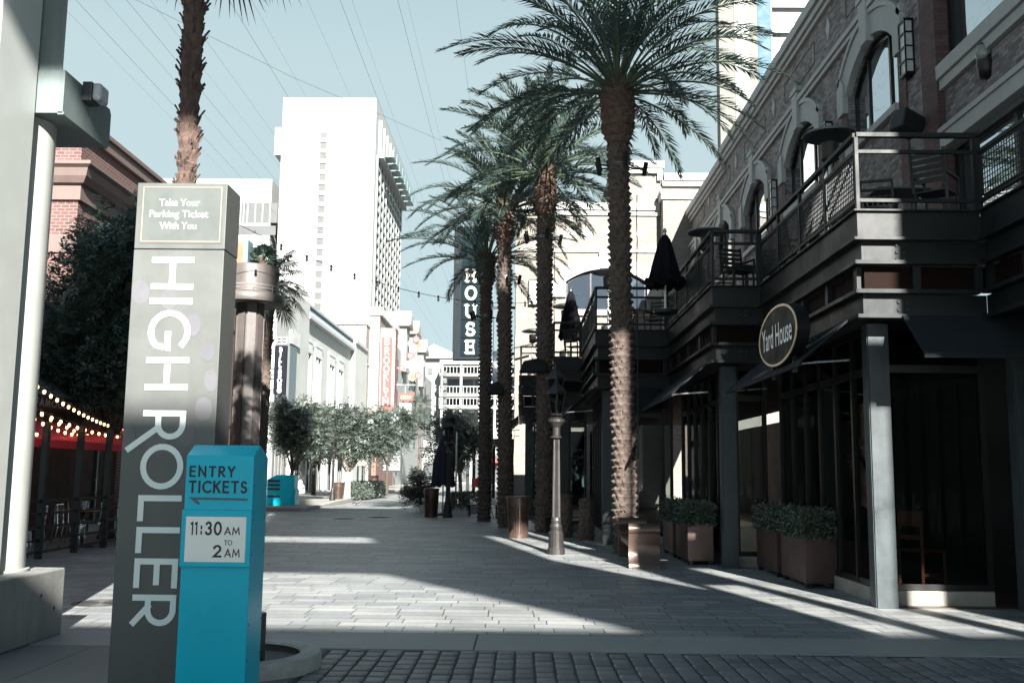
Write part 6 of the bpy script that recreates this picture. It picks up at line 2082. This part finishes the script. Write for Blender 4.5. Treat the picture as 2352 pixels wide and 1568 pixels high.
for k in range(9):
    py = 858 + 16*k; c = P(1022.5, py, YE-6.2); mb = MB(); mb.box(c.x-.28, c.x+.28, YE-6.3, YE-6.02, c.z-.42, c.z+.42)
    mb.build('vent', M_tgr, t)
Yl = 150.0
a, b2 = P(1122, 873, Yl), P(1152, 893, Yl)
t = thing('hotel_sign', 'pale blue sign with white letters glimpsed between two palm trunks', 'sign', (a.x, Yl, b2.z))
mb = MB(); mb.box(a.x-1.2, b2.x, Yl, Yl+.3, b2.z, a.z); bd = mb.build('board', M('sign_sky', (0.18,0.34,0.42), .5), t)
mb = MB(); h = (a.z-b2.z)*.45
word(mb, 'LINQ', lambda u,v,d: (a.x+.05+u*.85, Yl-.004-d, b2.z+h*.55+v), h, h*.16, h*.22, th=.01); mb.build('lettering', M_salw, bd)
mb = MB(); mb.tube([(a.x+1, Yl+.2, 0), (a.x+1, Yl+.2, b2.z)], .15, 8); mb.build('mast', M_white, t)
# ================================================================== TAN BRICK BUILDING WITH THE BIG ARCHED WINDOW, FACING THE VIEWER
M_brt = brickmat('tan_brick', (0.155, 0.135, 0.115), (0.21, 0.185, 0.165), (0.21, 0.195, 0.18), bw=.30, bh=.10, ms=.012, big=.12)
M_cop = M('pale_stone', (0.36, 0.36, 0.345), .7, var=.05, streak=.1)
YA = 47.25
def zz(py, px=1390): return P(px, py, YA).z
def xx(px, py=600): return P(px, py, YA).x
ab = thing('arch_building', 'sunlit tan brick building with one broad low arched window facing down the street', 'building', (4, YA, 0))
xL, xR = xx(1184), xx(1592)
zB = zz(712); zS = zz(648); aw0, aw1 = xx(1300, 660), xx(1485, 660)
ac, aa = (aw0+aw1)/2, (aw1-aw0)/2
ris = zz(618) - zS
zt1, zt2, zt3 = zz(484), zz(427, 1550), zz(398, 1480)
mb = MB()
mb.box(xL, aw0, YA, YA+.5, 0, zt1); mb.box(aw1, xR, YA, YA+.5, 0, zt1); mb.box(aw0, aw1, YA, YA+.5, 0, zB)
ap_ = arcpts(ac, aa, zS, ris)
mb.prism([(aw0, zt1)] + ap_ + [(aw1, zt1)], 'y', YA, YA+.5)
mb.box(xL, xR+6, YA+.502, YA+14, 0, zt1)
mb.box(xx(1400, 450), xR+2, YA+.15, YA+14, zt1+.002, zt2); mb.box(xx(1400, 430), xx(1517, 400), YA+.15, YA+14, zt2+.002, zt3)
mb.build('wall', M_brt, ab)
mb = MB()
x_ = xx(1517, 400)
mb.box(xx(1400), x_+.1, YA-.05, YA+.6, zt3+.002, zt3+.25); mb.box(xx(1400), x_+.18, YA-.14, YA+.6, zt3+.252, zt3+.6)
mb.box(x_+.101, xR+2, YA-.05, YA+.6, zt2+.002, zt2+.25); mb.box(x_+.181, xR+2, YA-.14, YA+.6, zt2+.252, zt2+.6)
mb.box(x_-.15, x_+.10, YA-.06, YA+.14, zt2+.26, zt3+.0)
mb.box(xL-.1, xx(1516), YA-.10, YA-.002, zt1-.25, zt1+.0); mb.box(xL-.1, xx(1516), YA-.2, YA+.3, zt1+.003, zt1+.36)
mb.build('coping', M_cop, ab)
mb = MB(); xq = xx(1518)
mb.box(xq, xR+.2, YA-.9, YA-.004, 0, zz(470, 1540)); mb.build('pier', M_brt, ab)
mb = MB(); mb.box(xq-.1, xR+.3, YA-1.0, YA-.002, zz(470,1540)+.002, zz(457,1540)+.002); mb.box(xq-.15, xR+.3, YA-1.06, YA-.002, zz(457,1540)+.004, zz(450,1540)); mb.build('pier_cap', M_cop, ab)
mb = MB(); mb.box(xL-.03, xq-.002, YA-.09, YA-.002, zz(580), zz(573)); mb.build('band', M_cop, ab)
mb = MB()
inn = arcpts(ac, aa+.02, zS, ris, 20); out = arcpts(ac, aa+.02, zS, ris, 20, .62)
for i in range(20): mb.prism([inn[i], out[i], out[i+1], inn[i+1]], 'y', YA-.12, YA+.04)
for s_ in (-1, 1):
    a, b = sorted((ac+s_*(aa+.02), ac+s_*(aa+.75))); mb.box(a, b, YA-.16, YA-.002, zS-.75, zS+.02)
mb.prism([(ac-.28, zS+ris), (ac+.28, zS+ris), (ac+.36, zz(580)-.01), (ac-.36, zz(580)-.01)], 'y', YA-.22, YA-.121)
mb.box(aw0-.1, aw1+.1, YA-.16, YA-.002, zB-.28, zB)
wd_ = mb.build('arched_window', M_cop, ab)
mb = MB()
for px in (1300, 1357, 1430, 1483):
    x_ = min(max(xx(px, 670), aw0+.05), aw1-.05)
    hgt = zS + ris*(1-((x_-ac)/aa)**2) - .02
    mb.box(x_-.04, x_+.04, YA+.12, YA+.22, zB, hgt)
ip = arcpts(ac, aa-.01, zS, ris-.01, 20); ip2 = arcpts(ac, aa-.01, zS, ris-.01, 20, -.09)
for i in range(20): mb.prism([ip2[i], ip[i], ip[i+1], ip2[i+1]], 'y', YA+.12, YA+.22)
mb.build('frame', M_frame, wd_)
mb = MB(); mb.prism([(aw0, zB)] + ap_ + [(aw1, zB)], 'y', YA+.16, YA+.18); mb.build('pane', glassmat('arch_glass', (0.03,0.04,0.055), wob=.02, mirror=.25), wd_)
mb = MB()
for px in (1306, 1348, 1390, 1474, 1250):
    c = P(px, 537, YA); mb.prism([(c.x-.34, c.z), (c.x, c.z-.34), (c.x+.34, c.z), (c.x, c.z+.34)], 'y', YA-.03, YA+.01)
mb.build_each('diamond_tile', M_cop, ab)
mb = MB()
for k in range(3):
    mb.box(xL+.6+1.5*k, xL+1.9+1.5*k, YA-.06, YA-.002, .2, 3.6)
mb.build('shop_window', M_gl, ab)
c = P(1226, 672, YA); sconce((c.x, YA-.003, c.z), (0,-1), 1.25, .5, 'pale lantern sconce on the sunlit tan brick between the third and second palms')
# ================================================================== VERTICAL HOUSE SIGN
YH = 48.0
q0 = P(1043, 590, YH); q1 = P(1104, 826, YH)
zt_ = P(1060, 520, YH).z
t = thing('vertical_sign', 'black vertical sign with big white serif letters left of the leftmost palm trunk', 'sign', (q0.x, YH, q1.z))
M_dk = M('sign_frame_dark', (0.010,0.014,0.018), .75, 0, spec=.15)
mb = MB(); mb.box(q0.x, q1.x, YH, YH+.62, q1.z, zt_); mb.build('case', M_dk, t, bevel=.02)
def gridmat():
    m, n, b, out = newmat('bulb_panel')
    tc = coords(n); v = n.nodes.new('ShaderNodeTexVoronoi'); v.inputs['Scale'].default_value = 14; v.inputs['Randomness'].default_value = 0
    n.links.new(tc, v.inputs['Vector'])
    f = ramp(n, v.outputs['Distance'], .25, .45)
    n.links.new(mixc(n, f, (0.013,0.027,0.031), (0.003,0.009,0.012)), b.inputs['Base Color']); b.inputs['Roughness'].default_value = .8; b.inputs['Specular IOR Level'].default_value = .1
    return m
M_grid = gridmat()
M_cr = M('serif_letters', (0.36,0.345,0.32), .5, var=.04)
px0, px1 = q0.x + .40, q1.x - .06
cells = [(545,592),(594,647),(651.5,698),(700,748),(750.5,798),(800.5,846)]
cells = [(545.5,596.5),(599,649.5),(652,699),(664+0,0)]
ys_ = [(533,592),(595,651)]
rows = []
step_ = 40.6
base_y = [664.5, 705.3, 745.5, 785.8]        # centres of O U S E measured from the photo
cy_ = {'O': P(1074, 673.5, YH).z, 'U': P(1074, 714.5, YH).z, 'S': P(1074, 756, YH).z, 'E': P(1074, 797, YH).z, 'H': P(1074, 633, YH).z}
hcell = (cy_['H'] - cy_['E'])/4
for ch in 'HOUSE':
    zc_ = cy_[ch]
    mb = MB(); mb.box(px0, px1, YH-.05, YH-.002, zc_-hcell*.475, zc_+hcell*.475); pnl = mb.build('letter_panel', M_grid, t)
    mb = MB(); h = hcell*.66; w1, s1, ex = serif_glyph(ch); wd = {'H':.40,'O':.50,'U':.42,'S':.36,'E':.34}[ch]*hcell*1.05
    kx = wd/max(w1,.01); cxm = (px0+px1)/2
    td = lambda u, v, d: (cxm-wd/2+u, YH-.052-d, zc_-h/2+v)
    strokes_mesh(mb, [[None if q_ is None else (q_[0]*kx, q_[1]*h) for q_ in s_] for s_ in s1], .068, td, .02)
    for e_i, e_ in enumerate(ex):
        strokes_mesh(mb, [[(q_[0]*kx, q_[1]*h) for q_ in e_]], .030, td, .026 + .002*e_i)
    mb.build('letter', M_cr, pnl)
mb = MB(); mb.box(px0, px1, YH-.05, YH-.002, cy_['H']+hcell*.525, zt_-.1); mb.build('letter_panel', M_grid, t)
mb = MB()
for py in (704, 850-40): 
    z_ = P(1100, py, YH).z; mb.bar((q1.x, YH+.3, z_), (2.2, YH+.2, z_), .12, .12)
mb.build('bracket', M_steel, t)
# round projecting sign with a red face, between the trunks
c = P(1146, 850, 46.0)
t = thing('round_sign', 'round dark projecting sign with a red rim between two palm trunks', 'sign', (c.x, 46, c.z))
mb = MB(); n0 = len(mb.v)
mb.prism([(.72*math.cos(2*math.pi*k/32), .9*math.sin(2*math.pi*k/32)) for k in range(32)], 'x', -.28, .0); mb.build('drum', M('sign_drum', (0.03,0.04,0.055), .35, .3), t, local=True, bevel=.03)
mb = MB(); mb.prism([(.6*math.cos(2*math.pi*k/32), .78*math.sin(2*math.pi*k/32)) for k in range(32)], 'x', .012, .03); mb.build('face', M('sign_face_red', (0.28,0.04,0.025), .5), t, local=True)
mb = MB(); mb.bar((0, .2, .9), (1.6, .3, 1.3), .08, .08); mb.build('bracket', M_steel, t, local=True)
# black hood lamps on the second palm and the third
for (px, py, Y, sx, lab) in ((1226, 846, 28.0, 1.0, 'broad black lamp hood on the second palm trunk beside the terrace'), (1139, 897, 30.3, -1.0, 'small dark lamp hood on the left of the third palm trunk')):
    c = P(px, py, Y)
    t = thing('lamp_hood', lab, 'lamp', (c.x, Y-.3, c.z), 0, 'dark lamp hoods on the palm trunks')
    w2 = .42 if sx > 0 else .26
    mb = MB(); mb.prism([(-w2, -.16), (w2, -.14), (w2*.85, .12), (w2*.2, .24), (-w2*.7, .16)], 'y', -.2, .2); mb.build('hood', M_spot, t, local=True, bevel=.04)
    mb = MB(); mb.bar((0, .1, .1), (sx*.15, .35, .15), .05, .05); mb.build('bracket', M_steel, t, local=True)
# ================================================================== STRIPED HOTEL BEHIND, UPPER RIGHT
YQ = 125.0
def xq_(px, Y=YQ): return P(px, 300, Y).x
t = thing('striped_hotel', 'pale hotel tower with beige, white and blue vertical stripes behind the brick restaurant', 'building', (xq_(1720), YQ, 0))
M_bei = M('hotel_beige', (0.125,0.125,0.115), .8, var=.04); M_blu = M('hotel_blue', (0.028,0.078,0.115), .7, var=.12, scale=1); M_wt2 = M('hotel_white', (0.26,0.265,0.258), .8, var=.03)
zt_ = 96
mb = MB(); mb.box(xq_(1655), xq_(1691), YQ, YQ+2.0, 0, zt_); mb.box(xq_(1725), xq_(1745), YQ-.04, YQ+2.0, 0, zt_); mb.build('beige_bay', M_bei, t)
mb = MB(); mb.box(xq_(1691)+.002, xq_(1725)-.002, YQ-.12, YQ+2.0, 0, zt_); mb.box(xq_(1779), xq_(1950), YQ+1.9, YQ+6, 0, zt_); mb.build('wall', M_wt2, t)
mb = MB(); mb.box(xq_(1745)+.002, xq_(1776), YQ-.08, YQ+2.0, 0, zt_); mb.build('blue_bay', M_blu, t)
mb = MB(); mb.box(xq_(1776)+.002, xq_(1779)-.002, YQ-.15, YQ+2.0, 0, zt_); mb.build('edge_strip', M_wt2, t)
fl_ = 3.55
for k in range(26):
    z_ = 4 + fl_*k
    mb = MB(); mb.box(xq_(1780), xq_(1806), YQ+1.8, YQ+1.896, z_, z_+1.3); f = mb.build('window', M('hotel_win', (0.05,0.055,0.065), .3), t)
    mb = MB(); mb.box(xq_(1779)+.01, xq_(1900), YQ+1.2, YQ+1.30, z_-.75, z_-.05); mb.build('rail', M('hotel_orange', (0.34,0.10,0.05), .6) if k % 7 == 4 else M_wt2, f)
    mb = MB(); mb.box(xq_(1806)+.3, xq_(1840), YQ+1.8, YQ+1.896, z_, z_+1.3); mb.build('window', M('hotel_win2', (0.12,0.2,0.24), .3), t)
# ================================================================== OVERHEAD: zip-line cables, bulbs across the street
M_cab = M('steel_cable', (0.10,0.11,0.115), .5, .3)
def cable(x, z, r, lab, y0=8, y1=245, dx=0.0, dz=-6.0):
    mb = MB(); pts = []
    for i in range(13):
        f = i/12; pts.append((x + dx*f, y0 + (y1-y0)*f, z + dz*f - 3.0*4*f*(1-f)*.3))
    mb.tube(pts, r, 5)
    tag(mb.build('overhead_cable', M_cab), lab, 'cable', 'steel cables overhead along the street')
HC = 32.0
for i, (px0_, thick) in enumerate(((120,.007),(165,.013),(232,.009),(283,.012),(338,.007),(400,.009),(520,.013),(572,.007),(700,.007),(776,.013),(803,.007),(908,.013),(930,.007),(1042,.010))):
    sc = (HC)/1087.0
    x = (px0_-1200)*sc
    cable(x, HC+1.6, thick, 'steel cables strung high along the street across the sky', dx=0, dz=0.5)
mb = MB()
a, b = P(150, -80, 60), P(1010, 322, 95)
mb.tube([a, a.lerp(b, .5) - Vector((0,0,.5)), b], .02, 5)
tag(mb.build('guy_wire', M_cab), 'thin wire crossing the other overhead cables diagonally', 'cable')
M_bc = M('clear_bulb', (0.42,0.42,0.40), .1, var=.05)
A_ = P(500, 490, 24.0); Bm = P(1095, 698, 31.0); B_ = P(1330, 678, 36.0)
string(tuple(A_), tuple(B_), 1.05, 18, 'string of unlit clear bulbs sagging across the street over the shops', M_bc, 'unlit bulb string across the street', r=1.15, start=.3)
# ================================================================== SMALL STREET ITEMS IN THE DISTANCE
g = G(650, 1167)
p0, p1 = P(630, 1090, g.y), P(677, 1155, g.y)
t = thing('ticket_box', 'second turquoise ticket box standing far up the street beside the first', 'ticket box', ((p0.x+p1.x)/2, g.y, 0))
zt_ = p0.z
w_ = p1.x - p0.x
mb = MB(); mb.prism([(p0.x-.3,0),(p1.x,0),(p1.x,zt_*.55),(p1.x-.06,zt_*.6),(p1.x-.06,zt_),(p0.x+.1,zt_),(p0.x-.3,zt_*.86)], 'y', g.y, g.y+.8); mb.build('body', M_teal, t, bevel=.02)
mb = MB(); mb.box(p0.x+w_*.45, p1.x-.1, g.y-.03, g.y-.002, zt_*.08, zt_*.93); mb.build('panel', M_teal, t, bevel=.01)
mb = MB()
for f_ in (.36, .58, .70, .82): mb.box(p0.x-.25, p0.x+w_*.28, g.y-.03, g.y-.002, zt_*f_-.05, zt_*f_+.04)
mb.build('lettering', M_blk, t)
# easel board
g = G(898, 1124)
t = thing('easel_board', 'framed menu board on thin legs at the far end of the left pavement', 'sign board', (g.x, g.y, .13))
mb = MB(); mb.box(-.95,.95,-.03,.03,1.5,3.6); mb.build('frame', M_slat, t, local=True)
mb = MB(); mb.box(-.8,.8,-.045,-.031,1.65,3.45); mb.build('panel', M('menu_grey', (0.16,0.17,0.17), .5, var=.4, scale=3), t, local=True)
for s_ in (-1,1):
    mb = MB(); mb.bar((s_*.95,0,0), (s_*.93,0,2.2), .08, .06); mb.build('leg', M_slat, t, local=True)
# pair of warm globe lamps by the shopfront
for i, px in enumerate((822.5, 833.5)):
    c = P(px, 1063, 74); t = thing('globe_lamp', ('left' if i == 0 else 'right') + ' one of two glowing globe lamps under the sunlit street tree', 'lamp', (c.x, 74, .13), 0, 'glowing globe lamps by the shopfront')
    mb = MB(); mb.tube([(0,0,0),(0,0,c.z-.3)], .07, 8); mb.build('post', M_steel, t, local=True)
    mb = MB(); mb.lathe([(.0,-.2),(.15,-.14),(.2,0),(.15,.14),(0,.2)], 14, (0,0,c.z-.13), capb=False, capt=False); mb.build('globe', emitmat('globe_glow', (1.0,.72,.42), 1.0), t, local=True, smooth=True)
# pale lamp posts on the left pavement
b = P(763, 1150, 52); dup(lp, (b.x, 52, .02), 1.2, 'dark lamp post largely hidden by the left pavement trees beside the small litter bin')
b = P(848, 1130, 68); mb = MB(); mb.tube([(b.x,68,.1),(b.x,68,4.2)], .10, 8)
tag(mb.build('dark_pole', M_iron), 'plain dark pole on the left pavement beside the distant litter bin', 'pole')
# pigeon
g = G(818, 1160.5)
def pigeon(loc):
    me = bpy.data.meshes.new('pigeon')
    V = [(0,0,.16),(.10,0,.17),(.17,0,.23),(.20,0,.28),(.25,0,.28),(-.10,0,.15),(-.22,0,.12),(.02,.03,.06),(.03,.03,.0),(.02,-.03,.06),(.03,-.03,.0)]
    E = [(0,1),(1,2),(2,3),(3,4),(0,5),(5,6),(0,7),(7,8),(0,9),(9,10)]
    me.from_pydata(V, E, [])
    o = bpy.data.objects.new('pigeon', me); COL.objects.link(o); o.location = loc
    sk = o.modifiers.new('skin', 'SKIN')
    rr = [.075,.075,.045,.042,.008,.06,.025,.014,.012,.014,.012]
    for v, r in zip(me.skin_vertices[0].data, rr): v.radius = (r, r)
    me.skin_vertices[0].data[0].use_root = True
    s = o.modifiers.new('sub', 'SUBSURF'); s.levels = 2; s.render_levels = 2
    me.materials.append(M('pigeon_grey', (0.05,0.052,0.06), .6))
    tag(o, 'small dark pigeon standing on the sunlit far paving', 'pigeon')
    return o
pigeon((g.x, g.y, 0))
# far shopfronts closing the view at street level
t = thing('far_shops', 'low pale shopfront row with white posts closing the far end of the street', 'shop row', (-8, 150, 0))
mb = MB(); mb.box(-24, 6, 152, 158, 0, 6.5); mb.build('wall', M_wh, t)
rng = random.Random(9)
for k in range(9):
    x_ = -20 + 2.6*k
    mb = MB(); mb.box(x_, x_+1.6, 151.9, 151.996, .3, rng.uniform(2.8, 4.5)); mb.build('shop_window', M('far_shop_dark', (0.04,0.045,0.05), .4), t)
    mb = MB(); mb.box(x_+1.85, x_+2.2, 150.9, 151.3, 0, 6.0); mb.build('post', M_wh, t)
for x_ in (-6.0, -2.2):
    mb = MB(); mb.box(x_, x_+2.6, 149.5, 151.88, 3.2, 3.7); mb.build('canopy', M('far_red', (0.4,0.03,0.03), .6), t)
# dark frontage and terrace frames filling the right side beyond the palms
t = thing('garden_pavilion', 'dark open pavilion of slim posts and red seats between the palms', 'pavilion', (-2, 60, 0))
mb = MB(); mb.box(-3.4, 3.5, 58, 66, 3.3, 3.6); mb.build('roof', M_steel, t)
for x_ in (-3.2, -1.9, -.6, .7, 2.0):
    for y_ in (58.2, 65.6):
        mb = MB(); mb.box(x_, x_+.2, y_, y_+.2, 0, 3.298); mb.build('post', M_steel, t)
mb = MB(); mb.box(-3.0, -1.9, 61, 62.2, .75, 1.3); mb.box(.6, 1.6, 61, 62.2, .75, 1.3); mb.build_each('bench_back', M('seat_red', (0.36,0.03,0.03), .6), t)
